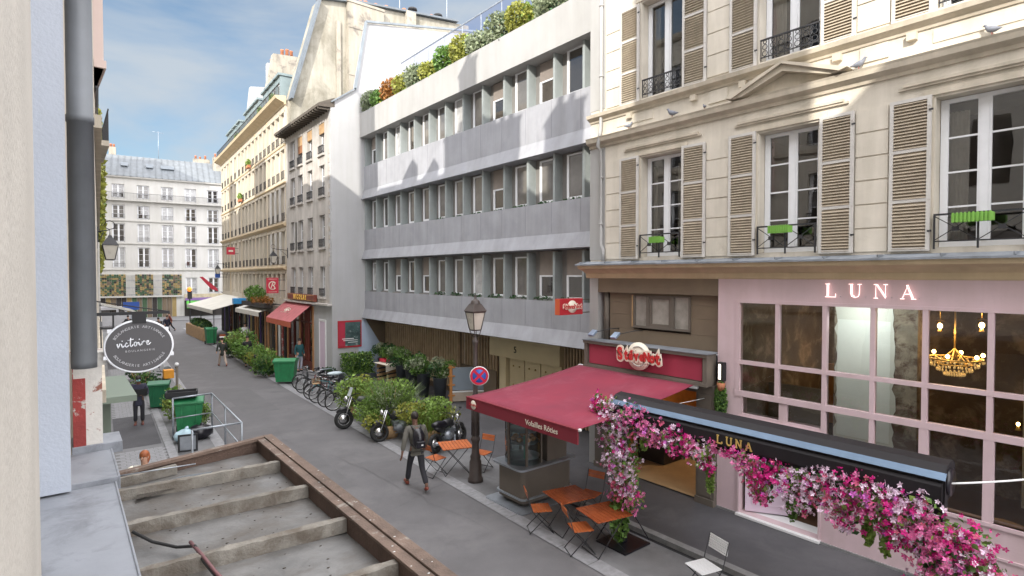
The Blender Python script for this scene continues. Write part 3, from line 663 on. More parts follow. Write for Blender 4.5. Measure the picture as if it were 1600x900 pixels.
mb.box(.6, 3.3, 0, .3, 2.5, 2.72); mb.build('pilaster', SF)
m_tan = mat('tan_floor', (.42,.30,.17), .5, .15, 2); m_ow = mat('orange_panelling', (.40,.17,.045), .5, .25, 3)
mb = MB().use(m_tan).quad((.6, .0, .13), (3.3, 0, .13), (3.3, 4, .13), (.6, 4, .13)); mb.use(m_ow); mb.box(.6, 3.3, 4, 4.05, .12, 2.7); mb.box(.55, .6, .3, 4, .12, 2.7); mb.box(3.3, 3.35, .3, 4, .12, 2.7)
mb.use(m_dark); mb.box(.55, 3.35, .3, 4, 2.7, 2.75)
for k in range(5): mb.use(m_dark); mb.box(.9+k*.5, .92+k*.5, 3.97, 4.0, .2, 2.5)
mb.use(m_dark); mb.box(.65, 1.5, 1.2, 3.9, .14, 1.05); mb.use(m_steel); mb.box(.65, 1.5, 1.2, 3.9, 1.06, 1.10); mb.build('interior_room', SF)
t_ = thing('ceiling_lamp', 'warm ceiling lamp inside the rotisserie doorway', 'lamp', (13, 8.2, 2.62)); MB().use(mat('warm_lamp_panel', (1,.8,.6), .5, emit=(1, .72, .42), estr=5)).box(-.3, .3, -.1, .1, 0, .05).build('diffuser', t_); lamp_light(t_, (0, 0, -.1), 16, .2, (1, .7, .42))
# logo sign
def logo(name, label, loc, rz, s, two=False):
    t_ = thing(name, label, 'sign', loc, rz)
    mb = MB().use(m_cream2); mb.lathe([(0, 0), (.19*s, 0), (.19*s, .03*s), (0, .03*s)], 32, arc=2*math.pi)
    o = mb.build('disc', t_); o.matrix_local = frameM((0, 0, 0), (1, 0, 0), (0, 0, 1))
    ring = MB().use(mat('ring_grey', (.45,.44,.40), .6))
    for a0, a1 in ((25, 155), (205, 335)):
        ring.tube([(.135*s*math.cos(R(a)), .135*s*math.sin(R(a)), .032*s) for a in range(a0, a1+1, 10)], .009*s, 4)
    r_ = ring.build('ring', t_); r_.matrix_local = frameM((0, 0, 0), (1, 0, 0), (0, 0, 1))
    xs = [-.27, -.175, -.10, -.02, .06, .135, .215, .29]; hs = [.21, .17, .16, .15, .15, .14, .165, .20]; rot = [4, 5, -3, 3, -5, 2, -4, 6]
    for ch, x, h, ro in zip('St\u00e9veNot', xs, hs, rot):
        for off, ex, m_, zz in ((.036*s, .008*s, m_cream2, .034*s), (.0105*s, .006*s, m_lred, .044*s)):
            M = frameM((x*s*1.14, -zz, -.0*s), (math.cos(R(ro)), 0, math.sin(R(ro))), (-math.sin(R(ro)), 0, math.cos(R(ro)))) @ Matrix.Diagonal((.80, 1, 1, 1))
            text('letter_border' if off > .01*s else 'letter', ch, h*s*1.12, m_, t_, M, extrude=ex, offset=off)
    return t_
logo('logo_sign', 'cream and red Stevenot logo standing on the maroon signboard', (11-.43, 8.42, 3.20), R(-90), 1.72)
HS = thing('hanging_sign', 'small red box sign hanging left of the rotisserie from two brackets', 'sign', (10.35, 10.55, 4.28))
mb = MB().use(m_sred); mb.box(-.42, .42, -.09, .09, -.21, .21); mb.build('box', HS, bevel=.01)
MB().use(mat('sign_orange_edge', (.55,.10,.03), .5)).box(-.424, -.42, -.085, .085, -.2, .2).build('edge', HS)
mb = MB().use(m_taupe2)
for z in (.17, -.17): mb.tube([(.42, 0, z), (.98, 0, z)], .016, 6); mb.tube([(.93, 0, z), (1.0, 0, z)], .05, 8)
mb.build('bracket', HS)
mb = MB().use(m_cream2); mb.lathe([(0, 0), (.165, 0), (.165, .012), (0, .012)], 28); o = mb.build('disc', HS); o.matrix_local = frameM((0.02, -.092, 0), (1, 0, 0), (0, 0, 1))
text('lettering_border', 'St\u00e9veNot', .175, m_cream2, HS, frameM((.02, -.11, 0), (1, 0, 0), (0, 0, 1)), extrude=.004, offset=.018)
text('lettering', 'St\u00e9veNot', .175, m_lred, HS, frameM((.02, -.118, 0), (1, 0, 0), (0, 0, 1)), extrude=.004, offset=.003)
for i, Y in enumerate((9.95, 9.2)):
    t_ = thing('sign_spotlight', ['left of two small grey arm spotlights above the maroon signboard', 'right of two small grey arm spotlights, just above the logo'][i], 'spotlight', (10.9, Y, 3.62), 0, 'spotlights over the signboard')
    MB().use(m_iron).tube([(.2, -.45, .12), (.0, -.35, .12), (-.28, -.05, .02)], .011, 6).build('arm', t_)
    MB().use(mat('spot_housing', (.30,.38,.50), .35, metal=.4)).obox((-.40, -.02, -.06), (-.22, -.02, .06), .17, .06).build('head', t_, bevel=.008)
# awning
AW = thing('red_awning', 'large crimson awning stretched out from the rotisserie over the terrace', 'awning', (7.0, 7.0, 0))
yb, ya = 0.0, 3.48; zf, zbk = 2.37, 2.74; nx, ny = 14, 12; vs = []
for j in range(ny+1):
    for i in range(nx+1):
        f = i/nx; x = .1+f*3.6; y = yb+(ya-yb)*j/ny; sag = -.045*math.sin(math.pi*f)*(1-.5*abs(math.sin(math.pi*j/ny*2)))
        vs.append((x, y, zf+(zbk-zf)*f+sag))
mb = MB().use(m_red); mb.add(vs, [(j*(nx+1)+i, j*(nx+1)+i+1, (j+1)*(nx+1)+i+1, (j+1)*(nx+1)+i) for j in range(ny) for i in range(nx)], True)
o = mb.build('canopy', AW); sm = o.modifiers.new('thick', 'SOLIDIFY'); sm.thickness = .008
mb = MB().use(m_redd); mb.box(.07, .10, yb-.01, ya+.01, zf-.27, zf-.01); mb.build('valance', AW)
mb = MB().use(m_redd); mb.box(.06, .13, yb-.015, ya+.015, zf-.02, zf+.004); mb.use(m_white); mb.tube([(.08, -.03, zf-.01), (.13, -.03, zf-.01)], .03, 8); mb.tube([(3.7, -.04, zbk-.05), (3.7, ya+.04, zbk-.05)], .06, 12); mb.build('roller', AW)
mb = MB().use(m_steel)
for y in (.25, ya-.25): mb.tube([(3.6, y, 2.62), (1.9, y+.5*(1 if y < 1 else -1), 2.46), (.15, y, 2.33)], .022, 6)
mb.build('folding_arm', AW)
text('valance_lettering', 'Volailles R\u00f4ties', .15, m_cream2, AW, frameM((.062, .95, zf-.15), (0, -1, 0), (0, 0, 1)), extrude=.002)
mb = MB().use(m_cream2); mb.lathe([(0, 0), (.10, 0), (.10, .006), (0, .006)], 20); o = mb.build('valance_badge', AW); o.matrix_local = frameM((.066, 3.2, zf-.14), (0, -1, 0), (0, 0, 1))
text('badge_lettering', 'St\u00e9veNot', .085, m_lred, AW, frameM((.054, 3.2, zf-.14), (0, -1, 0), (0, 0, 1)), extrude=.002)

# ================================================================ CONCRETE OFFICE BUILDING
CB = thing('office_building', 'grey concrete office building with banded floors, window fins and planted roof edge', 'building', (12, 27, 0), R(-90))
CW = 16.6
def band(mb, zt_, zb_, kink=.46, out=.17):
    mb.prism([(.0, zt_), (.0, zb_+kink), (-out, zb_+.0), (-out+.04, zb_-.02), (.75, zb_-.02), (.75, zt_-.03), (.12, zt_-.03)], 'x', .01, CW)
for (zt_, zb_) in ((4.29, 2.95), (7.38, 5.92), (10.57, 8.92)):
    mb = MB().use(m_conc); band(mb, zt_, zb_); bo = mb.build('spandrel_band', CB)
    mb = MB().use(mat('joint_dark', (.22,.22,.24), .9))
    k = 1.27
    while k < CW: mb.box(k-.006, k+.006, -.004, .01, zb_+.5, zt_-.01); k += 1.27
    mb.build('joint', bo)
mb = MB().use(m_concw); mb.prism([(-.22, 12.0), (-.22, 13.2), (-.08, 13.22), (.0, 13.05), (.8, 13.05), (.8, 12.0)], 'x', 0.01, CW); mb.build('parapet', CB)
fin = MB().use(m_fin).box(-.045, .045, .03, .40, 0, 1.56).mesh('fin')
fin3 = MB().use(m_fin).box(-.045, .045, .03, .40, 0, 1.46).mesh('fin')
wv = [win_meshes(.82, 1.38, 0, 1, .05, m_wfr, g) for g in (m_dkgl2, m_dkgl, m_dkgl2, m_cur)]
m_blind = mat('taupe_blind_panel', (.24,.205,.18), .8, .12, 2)
half = win_meshes(.82, .75, 0, 1, .05, m_wfr, m_dkgl)
rnd = random.Random(11)
for fi, (z0, z1) in enumerate(((4.27, 5.90), (7.36, 8.90), (10.55, 12.0))):
    for k in range(14):
        u = .08+k*1.27
        if u > CW: break
        share('fin', fin if z1-z0 > 1.5 else fin3, CB, (u, 0, z0))
        if u+1.2 > CW: break
        hh = z1-z0
        if rnd.random() < .22:
            f_, g_ = half; a = share('window', f_, CB, (u+.74, .27, z0+.08)); share('glass', g_, a, (0,0,0)); MB().use(m_blind).box(-.41, .41, .01, .05, .75, hh-.1).build('blind', a)
        else:
            f_, g_ = rnd.choice(wv); a = share('window', f_, CB, (u+.74, .27, z0+.08)); share('glass', g_, a, (0,0,0))
mb = MB().use(mat('window_recess', (.20,.19,.18), .8, .1, 2))
for z0, z1 in ((4.26, 5.90), (7.35, 8.90), (10.54, 12.0)): mb.box(0.02, CW, .36, .43, z0, z1); mb.box(0.02, CW, .22, .35, z0-.02, z0+.06)
mb.use(m_concw); mb.box(.02, CW, .75, 8, 2.93, 13.0); mb.build('wall', CB)
# fins of light greenery in lower troughs
for k in range(5, 13):
    mb = MB().use(lf[2]); mb.leaves(.6+k*1.27, .22, 4.34, .45, .12, .08, 60, .07, rnd); mb.build('trough_plant', CB)
    mb = MB().use(lf[2]); mb.leaves(.7+k*1.27, .22, 7.42, .4, .12, .06, 40, .07, rnd); mb.build('trough_plant', CB)
# ground floor behind
mb = MB().use(m_slat)
for k in range(34):
    u = .1+k*.205
    if u < 6.9: mb.box(u, u+.10, 1.08, 1.2, .3, 2.9)
mb.build('slat_screen', CB); mb = MB().use(m_slat)
for k in range(26):
    u = 7.0+k*.2
    if u < 9.6: mb.box(u, u+.07, 1.25, 1.33, .3, 2.9)
mb.build('slat_screen', CB); mb = MB().use(m_slat)
for k in range(18): u = 13.4+k*.14; mb.box(u, u+.05, 1.12, 1.2, .1, 2.9)
mb.build('slat_screen', CB)
m_slatb = mat('slat_backing', (.15,.11,.075), .8, .2, 2)
mb = MB().use(m_slatb); mb.box(.02, 6.95, 1.21, 1.3, 0, 2.93); mb.box(6.95, CW, 1.5, 1.6, 0, 2.93); mb.use(m_taupe); mb.box(6.95, 9.5, 1.2, 1.24, 0, 1.35); mb.build('recess_wall', CB)
mb = MB().use(m_portal); mb.box(9.4, 13.35, .95, 1.2, 2.02, 2.62); mb.box(9.4, 13.35, .97, 1.5, 2.62, 2.93); mb.box(9.9, 10.3, 1.05, 1.3, 0, 2.02); mb.box(13.1, 13.35, 1.05, 1.3, 0, 2.02)
for k in range(3): mb.box(10.35+k*.9, 11.2+k*.9, 1.2, 1.25, .05, 2.0)
mb.box(10.3, 13.1, 1.3, 1.33, 0, 2.02); pr = mb.build('portal', CB)
mb = MB().use(mat('brass_stud', (.35,.25,.1), .4, metal=.6))
for k in range(3):
    for z in (1.0, 1.7): mb.sphere((10.6+k*.9, 1.19, z), .035, 6); mb.sphere((10.95+k*.9, 1.19, z), .035, 6)
mb.build('stud', pr)
text('house_number', '5', .34, m_blackm, CB, frameM((11.0, .94, 2.35), (1, 0, 0), (0, 0, 1)), extrude=.01)
# roof terrace
mb = MB().use(m_concw); mb.box(.1, CW, 1.3, 1.36, 13.0, 14.3); mb.build('terrace_wall', CB)
glassmat('balustrade_glass', (.80, .82, .97), 2.2, 1.45)
mb = MB().use(MATS['balustrade_glass'])
for k in range(11): mb.quad((1.6+k*1.36, 1.3, 14.1), (2.93+k*1.36, 1.3, 14.1), (2.93+k*1.36, 1.3, 15.6), (1.6+k*1.36, 1.3, 15.6))
gb = mb.build('glass_balustrade', CB); mb = MB().use(m_steel); mb.box(1.55, CW, 1.28, 1.33, 15.6, 15.65)
for k in range(12): mb.box(1.55+k*1.36, 1.58+k*1.36, 1.29, 1.32, 14.1, 15.6)
mb.build('rail', gb)
rr = random.Random(5)
specs = [(.5, 4), (1.55, 0), (2.7, 5), (3.9, 3), (5.0, 4), (6.3, 3), (7.5, 0), (8.7, 3), (9.8, 4), (11.0, 4), (12.2, 3), (13.6, 4)]
lab = ['pale trailing bush at the far left end of the concrete roof edge', 'dark green round bush second from the left on the roof edge', 'rusty orange bush on the concrete roof edge', 'olive bush right of the rusty one on the roof edge', 'silvery flowering bush right of the olive one on the roof edge', 'yellow green bush mid way along the roof edge', 'deep green bush right of the yellow green one on the roof edge', 'large yellow bush above the shadowed part of the roof edge', 'feathery pale bush below the glass balustrade', 'silvery bush near the top edge of the photo', 'yellow bush at the top edge of the photo', 'pale bush at the far right end of the roof edge, highest in the photo']
for i, (u, k) in enumerate(specs):
    t_ = thing('roof_bush', lab[i], 'bush', (12.35, 27-u, 13.1), 0, 'bushes along the roof edge')
    mb = MB().use(lf[k]); hh = rr.uniform(.7, 1.15)
    mb.leaves(0, 0, hh*.6, .75, .48, hh*.7, 1500, .11, rr); mb.use(lf[(k+3) % 5 if k != 5 else 3]); mb.leaves(.15, -.15, hh*.7, .5, .4, hh*.65, 350, .10, rr)
    mb.leaves(0, -.55, .08, .6, .12, .22, 120, .09, rr)
    mb.build('foliage', t_)
    mb = MB().use(m_wood)
    for _ in range(5): a = rr.uniform(0, 6.28); mb.tube([(0, 0, -.02), (.25*math.cos(a), .25*math.sin(a), hh*.8)], .012, 4)
    mb.build('stem', t_)
# ================================================================ NARROW BUILDING with the blank side wall
P0, P1 = (10.42, 34.4), (10.3, 27.0); NW = math.dist(P0, P1)
NB = thing('narrow_building', 'narrow grey stucco building with a blank pale side wall above the wine shop', 'building', (*P0, 0), angle_of(P0, P1))
nu = [1.25, 2.65, 4.25, 6.1]; nw = .82; nh = []
for (z, h) in ((4.0, 1.55), (6.5, 1.65), (9.1, 1.55), (11.2, 1.55)):
    for u in nu: nh.append((u-nw/2, u+nw/2, z, z+h))
mb = MB().use(m_narrow); cells(mb, NW, 3.6, 13.3, nh, rev=.22); shellbox(mb, .0001, 3.6, 13.3, 9); mb.build('wall', NB)
for i, (a, b, c, d) in enumerate(nh):
    fr = i % 4; g = [m_dkgl2, m_dkgl, m_dkgl2, m_dkgl][(i*3+i//4) % 4]
    if c < 5: g = m_cur
    put_window(NB, (a+b)/2, c, b-a-.02, d-c-.01, inset=.16, bars=2, fr=.05, glass=g)
    share('railing', rail_mesh(nw, .42, 1), NB, ((a+b)/2, -.04, c+.02))
mb = MB().use(m_narrow)
for a, b, c, d in nh: mb.box(a-.08, b+.08, -.1, .0, c-.1, c-.005)
mb.build('sill', NB)
shn = MB().use(m_shut).box(-.2, .2, -.05, -.01, 0, 1.6).mesh('shutter')
share('shutter', shn, NB, (nu[0]+.66, 0, 6.5)); share('shutter', shn, NB, (nu[1]-.64, 0, 6.5))
mb = MB().use(m_wood)
for i in (13, 14, 15): a, b, c, d = nh[i]; mb.box(a+.02, b-.02, .02, .1, d-.5, d-.02)
mb.use(mat('brown_blind', (.28,.12,.05), .7)); a, b, c, d = nh[13]; mb.box(a, b, .03, .1, d-.9, d); mb.build('blind', NB)
mb = MB().use(mat('dark_eave', (.09,.075,.06), .8, .25, 5)); mb.prism([(-.62, 13.22), (-.62, 13.36), (.2, 13.75), (.2, 13.3), (0, 13.25)], 'x', -.15, NW+.03)
for k in range(20): mb.box(.05+k*.38, .13+k*.38, -.6, 0, 13.12, 13.23)
mb.build('eave', NB)
mb = MB().use(m_zinc); mb.prism([(.15, 13.74), (2.5, 14.2), (8.5, 14.4), (9, 13.3)], 'x', 0, NW-.35); mb.build('roof', NB)
mb = MB().use(mat('old_quoin', (.42,.38,.33), .9, .2, 4))
for k in range(14): mb.box(NW-.34+(k % 2)*.06, NW-.18, -.03, .01, 5.6+k*.42, 5.82+k*.42)
mb.build('toothing_stones', NB)
# pale side wall facing the camera (world frame)
SW = MB().use(m_blank)
poly = [(0, 0), (9, 0), (9, 19.2), (7.14, 18.7), (1.86, 17.8), (1.25, 14.35), (.6, 13.9), (.2, 13.65), (0, 13.4)]
SW.prism(poly, 'y', 0, .3)
o = SW.build('side_wall', NB); o.matrix_parent_inverse = Matrix.Identity(4)
Mi = Matrix.LocRotScale(Vector((*P0, 0)), Matrix.Rotation(angle_of(P0, P1), 3, 'Z'), None).inverted()
o.matrix_local = Mi @ Matrix.Translation((10.3, 26.98, 0))
mb = MB().use(m_zinc); mb.obox((1.22, -.03, 14.35), (1.83, -.03, 17.85), .12, .10, (0, 1, 0)); mb.obox((1.83, -.03, 17.86), (9, -.03, 19.25), .1, .1); mb.obox((.0, -.04, 13.5), (1.25, -.04, 14.4), .08, .06)
o = mb.build('wall_flashing', NB); o.matrix_local = Mi @ Matrix.Translation((10.3, 26.95, 0))
mb = MB().use(mat('blue_painted_lower_wall', (.42,.50,.62), .85, .08, 1)); mb.prism([(1.35, .02), (2.95, .02), (2.95, .9), (1.72, 2.88), (1.6, 2.88), (1.35, 2.2)], 'y', -.012, 0)
mb.use(m_taupe); mb.prism([(1.72, 2.89), (2.95, .9), (2.95, 2.89)], 'y', -.011, 0)
o = mb.build('painted_lower_wall', NB); o.matrix_local = Mi @ Matrix.Translation((10.3, 26.98, 0))
# ground floor: wine shop and door
WS = thing('wine_shop', 'red brown wine shop front with tall panes and bottles under the awning', 'shopfront', (*P0, 0), angle_of(P0, P1))
m_rb = mat('red_brown_joinery', (.17,.035,.02), .5, .15, 4); m_tanj = mat('orange_tan_pilaster', (.50,.25,.11), .7, .1, 3)
mb = MB().use(m_blank); mb.box(4.75, NW-.002, .0, .3, 0, 3.6); mb.box(0, NW, .001, .3, 3.45, 3.59); mb.use(m_tanj); mb.box(4.5, 4.75, -.03, .3, 0, 3.45); mb.box(0, .25, -.03, .3, 0, 3.45); mb.box(2.3, 2.5, -.04, .3, 0, 3.4); mb.build('wall', WS)
mb = MB().use(m_rb)
for u in (.25, 1.2, 2.2, 2.5, 3.2, 3.45, 3.75, 4.42): mb.box(u, u+.08, -.01, .12, .1, 3.3)
mb.box(.25, 4.5, -.02, .15, 3.2, 3.46); mb.box(.25, 4.5, -.015, .13, .0, .45); mb.box(.25, 4.5, -.01, .11, 2.5, 2.58); mb.use(m_dark); mb.box(.25, 4.5, 1.3, 1.35, 0, 3.4); mb.build('joinery', WS)
glassmat('wine_shop_glass', (.8, .8, .78), 1.0, 1.5); mb = MB().use(MATS['wine_shop_glass']); mb.quad((.3, .06, .45), (4.45, .06, .45), (4.45, .06, 3.2), (.3, .06, 3.2)); mb.build('glass', WS)
mb = MB(); rr = random.Random(4)
mb.use(m_wood)
for z in (.5, 1.0, 1.5, 2.0): mb.box(.4, 4.4, .7, 1.25, z, z+.03)
for z in (.53, 1.03, 1.53, 2.03):
    for k in range(36):
        mb.use([m_greend, m_rb, m_gold, m_black, m_cream2][rr.randrange(5)]); mb.lathe([(.038, 0), (.038, .2), (.014, .26), (.014, .31), (0, .31)], 6, (.5+k*.108, .8, z))
mb.use(mat('teal_poster', (.12,.42,.45), .6)); mb.box(3.3, 3.42, .1, .12, .9, 2.4); mb.use(mat('amber_poster', (.6,.35,.05), .6)); mb.box(3.5, 3.7, .1, .12, .6, 1.2); mb.build('bottle_shelves', WS)
mb = MB().use(m_pinkd); mb.box(5.7, 6.5, -.02, .02, 0, 2.75); mb.use(m_white); mb.box(5.6, 5.7, -.04, .03, 0, 2.85); mb.box(6.5, 6.6, -.04, .03, 0, 2.85); mb.box(5.7, 6.5, -.04, .03, 2.75, 2.85); mb.build('side_door', WS)
MB().use(m_narrow).box(-.05, NW+.05, -.25, .0, 3.59, 3.68).build('ledge', WS)
t_ = thing('wine_shop_awning', 'faded red awning over the wine shop window', 'awning', (*P0, 0), angle_of(P0, P1))
m_fr = mat('faded_red_canvas', (.42,.12,.13), .8, .1, 3, streak=.12); m_fo = mat('orange_red_valance', (.45,.10,.05), .8)
mb = MB().use(m_fr); n = 9
a, b = -.1, 4.6
mb.add([(a+(b-a)*i/n, y, z) for y, z in ((-.02, 3.56), (-1.15, 2.66)) for i in range(n+1)], [(i, i+1, n+2+i, n+1+i) for i in range(n)]); mb.quad((a, -.02, 3.56), (a, -1.15, 2.66), (a, -1.15, 2.64), (a, -.04, 3.5))
mb.build('canopy', t_).modifiers.new('t', 'SOLIDIFY').thickness = .015
mb = MB().use(m_fo).box(a, b, -1.17, -1.15, 2.38, 2.66); mb.build('valance', t_)
mb = MB().use(m_fr)
for i in range(n+1): x = a+(b-a)*i/n; mb.obox((x, -.03, 3.575), (x, -1.15, 2.675), .03, .012)
mb.build('seam', t_)
mb = MB().use(m_cream2)      # grape emblem
nv = Vector((0, -.9, 1.13)).normalized(); 
for i, (x, s_) in enumerate([(-.4, 0), (-.25, .1), (-.25, -.1), (-.05, .05), (-.08, -.12), (.12, .12), (.12, -.05), (.3, 0), (.45, .06), (.0, .2)]): mb.tube([(1.9+x+.09*math.cos(q), -.52+.06*math.sin(q)-s_*.5, 3.19+.05*math.sin(q)-s_*.4) for q in range(7)], .012, 4)
mb.obox((1.2, -.72, 3.03), (2.7, -.68, 3.06), .03, .01); mb.build('emblem', t_)
t_ = thing('wine_shop_sign', 'long dark red sign board with gold NICOLAS letters', 'sign', (*P0, 0), angle_of(P0, P1))
MB().use(m_rb).box(.8, 5.4, -.22, -.04, 3.72, 4.08).build('board', t_, bevel=.02)
mb = MB().use(m_gold); mb.box(.86, 5.34, -.228, -.221, 3.755, 3.765); mb.box(.86, 5.34, -.228, -.221, 4.035, 4.045); mb.build('gold_line', t_)
text('lettering', 'NICOLAS', .34, mat('bright_gold_letter', (.85,.55,.10), .45), t_, frameM((3.1, -.235, 3.9), (1, 0, 0), (0, 0, 1)), extrude=.008, offset=.016, space=1.75)
t_ = thing('wall_poster', 'red bordered dark framed poster on the pale blank wall', 'poster', (10.57, 26.97, 1.5))
mb = MB().use(m_sred); mb.box(0, 1.22, -.05, 0, 0, 1.34); mb.build('frame', t_)
pm = mat('poster_print', (.05,.09,.09), .5, .6, 2.2, spots=(.35,.42,.42), spotlev=.62, spotscale=3.5); mb = MB().use(pm); mb.box(.36, 1.16, -.058, -.051, .08, 1.26); mb.use(m_redp if False else mat('poster_red', (.42,.03,.06), .5)); mb.box(.06, .355, -.0575, -.051, .08, 1.26)
mb.use(m_white); mb.box(.2, .8, -.06, -.0585, .42, .46); mb.box(.25, 1.0, -.06, -.0585, .34, .37); mb.box(.5, 1.0, -.06, -.0585, .24, .27); mb.build('print', t_)

# ================================================================ CREAM BUILDING (curving away)
Q0, Q1 = (11.6, 57.4), (10.42, 34.45); QW = math.dist(Q0, Q1); qa = angle_of(Q0, Q1)
QB = thing('cream_building', 'long cream stone apartment building with mansard roof curving away down the street', 'building', (*Q0, 0), qa)
qh = []; spans = [(0.0, 4.4, 3), (4.4, 9.6, 3), (9.6, 14.6, 4), (14.6, 18.3, 3), (18.3, QW, 4)]
qus = []
for a, b, n in spans: qus += [a+(b-a)*(i+.5)/n for i in range(n)]
for (z, h) in ((3.7, 1.5), (5.75, 2.0), (8.35, 2.0), (10.85, 1.75), (13.0, 1.75)):
    for u in qus: qh.append((u-.42, u+.42, z, z+h))
mb = MB().use(m_cream); cells(mb, QW, 3.3, 15.3, qh, rev=.22); shellbox(mb, QW, 0, 15.3, 9); mb.build('wall', QB)
for i, (a, b, c, d) in enumerate(qh): put_window(QB, (a+b)/2, c, b-a-.02, d-c-.01, inset=.14, bars=2, fr=.05, glass=[m_dkgl2, m_cur, m_dkgl, m_cur, m_dkgl2][i % 5 if i % 7 else 1])
mb = MB().use(m_creamt)
cornice(mb, -.3, QW+.1, 15.15, [(.05, 0), (.1, .1), (.35, .2), (.55, .3), (.6, .45), (.02, .5)])
for z in (5.4, 8.0): cornice(mb, 0, QW, z, [(.04, 0), (.1, .06), (.2, .12), (.2, .2), (.02, .24)])
for z in (10.55, 12.75): cornice(mb, 0, QW, z, [(.03, 0), (.08, .05), (.08, .12), (.0, .14)])
for u in (4.4, 9.6, 14.6, 18.3): mb.box(u-.05, u+.05, -.04, .01, 3.4, 15.1)
mb.build('cornice', QB)
mb = MB().use(m_cream)
for a, b, c, d in qh:
    mb.box(a-.1, a-.0, -.04, .01, c, d+.1); mb.box(b, b+.1, -.04, .01, c, d+.1); mb.box(a-.1, b+.1, -.05, .01, d+.001, d+.14)
mb.build('window_surround', QB)
for a, b, c, d in qh:
    if c > 4: share('railing', rail_mesh(.84, .5, 0), QB, ((a+b)/2, -.01, c))
sh_ = MB().use(m_louv if False else m_shut).box(-.2, .2, -.05, -.012, 0, 1.95).mesh('shutter')
for u in qus[13:]:
    for z in (5.77, 8.37):
        for s in (-1, 1):
            if abs(u+s*.62 - 18.3) > .25 and u+s*.63 < QW-.2: share('shutter', sh_, QB, (u+s*.62, -.04, z))
m_dorm = mat('dormer_zinc', (.20,.25,.26), .5, .15, 2)
mb = MB().use(m_slate); mb.prism([(.35, 15.6), (1.3, 18.1), (8.5, 18.9), (9, 15.3)], 'x', 0, QW-.75); mb.build('roof', QB)
for i, u in enumerate(qus[1:]):
    if i % 5 == 4 or u > QW-1.4: continue
    d_ = MB().use(m_dorm); d_.box(u-.62, u-.48, .28, 1.4, 15.66, 17.6); d_.box(u+.48, u+.62, .28, 1.4, 15.66, 17.6); d_.box(u-.7, u+.7, .15, 1.6, 17.6, 17.74); d_.box(u-.48, u+.48, .3, 1.4, 17.25, 17.6); dd = d_.build('dormer', QB)
    g_ = MB().use(m_wfr); g_.box(-.48, .48, .4, .45, 0, 1.55); g_.use(m_dkgl); g_.box(-.38, -.04, .385, .399, .1, 1.45); g_.box(.04, .38, .385, .399, .1, 1.45); share('window', g_.mesh('window'), dd, (u, 0, 15.7))
mb = MB().use(m_iron)
for i in range(int(QW/.16)): mb.box(i*.16, i*.16+.015, -.35, -.335, 15.63, 16.3)
mb.box(0, QW, -.36, -.325, 16.3, 16.33); mb.build('gutter_railing', QB)
for (z, u) in ((15.7, 20.6), (15.7, 17.2), (15.65, 9), (12.9, 13.2), (10.8, 9.9)):
    pl = MB().use(lf[1]); pl.leaves(u, -.2, z+.35, .5, .15, .35, 160, .12); pl.use(m_terra); pl.box(u-.4, u+.4, -.3, -.1, z, z+.2); pl.build('window_box_plants', QB)
# party walls and chimneys across the roof
def party(name, label, Y, pts, m_, th=.5, potx=(), potz=None, extra=None):
    t_ = thing(name, label, 'chimney wall', (0, Y, 0)); mb = MB().use(m_); mb.prism(pts, 'y', 0, th); mb.build('wall', t_)
    if potx:
        mp_ = MB().use(m_terra)
        for x, z in potx: pots(mp_, [x], z, th/2)
        mp_.build('chimney_pots', t_)
    if extra: extra(t_)
    return t_
def ex1(t_):
    mb = MB().use(m_old2); mb.box(13.9, 16.25, -.35, -.005, 15.0, 21.85); mb.box(13.85, 16.3, -.4, -.0, 21.85, 22.0); mb.box(13.9, 16.2, -.38, -.351, 20.3, 20.38); mb.box(13.9, 15.5, -.38, -.351, 17.4, 17.5)
    mb.box(17.9, 18.6, -.3, -.006, 16, 22.5)
    mb.use(m_old2); mb.box(13.25, 13.5, -.12, -.004, 15, 20.6); mb.build('chimney_breast', t_)
    mb = MB().use(m_slate); mb.obox((10.5, -.05, 15.3), (12.2, -.05, 21.5), .12, .7, (0, 1, 0)); mb.obox((12.2, .1, 21.62), (14, .1, 21.95), .7, .12); mb.obox((14, .1, 22.02), (22, .1, 22.95), .7, .12); mb.build('coping', t_)
    mb = MB().use(m_dark); mb.obox((14.2, -.36, 14.8), (14.9, -.36, 17.2), .3, .03, (0, 1, 0)); mb.build('shadow_gap', t_) if False else None
party('chimney_wall', 'tall flaking ochre party wall with a row of chimney pots on top', 33.75,
      [(10.5, 13.32), (23, 13.32), (23, 22.95), (16.3, 22.2), (13.9, 21.9), (12.25, 21.6), (10.55, 15.3)], m_old, 1.25,
      [(14.2, 22.05), (14.65, 22.1), (15.1, 22.15), (15.45, 22.2), (15.75, 22.2), (16.15, 22.25), (16.9, 22.3), (18.2, 22.6), (19.0, 22.6), (19.9, 22.65), (20.3, 22.7), (21.2, 22.8), (21.6, 22.8)], extra=ex1)
for i, (x, z, nm) in enumerate(((18.9, 22.7, 'a'), (20.9, 22.85, 'b'))):
    t_ = thing('roof_cowl', ['black mushroom cowl left of the thin aerial on the tall party wall', 'black mushroom cowl right beside the thin aerial on the tall party wall'][i], 'cowl', (x-.1, 34.3, z-.1), 0, 'cowls on the tall party wall')
    MB().use(m_old2).box(-.2, .2, -.2, .2, -.3, .25).build('base', t_); MB().use(m_blackm).lathe([(.08, .2), (.08, .42), (.32, .42), (.3, .55), (0, .62)], 14).build('cap', t_)
def aerial(loc, h, label):
    t_ = thing('roof_aerial', label, 'aerial', loc); mb = MB().use(m_steel); mb.tube([(0, 0, -.4), (0, 0, h)], .025, 5); mb.build('mast', t_)
    mb = MB().use(m_steel); mb.tube([(-.6, 0, h-.1), (.6, .1, h-.2)], .015, 4)
    for k in range(5): x = -.5+k*.25; mb.tube([(x, -.25, h-.15), (x, .25, h-.15)], .01, 4)
    mb.build('antenna', t_)
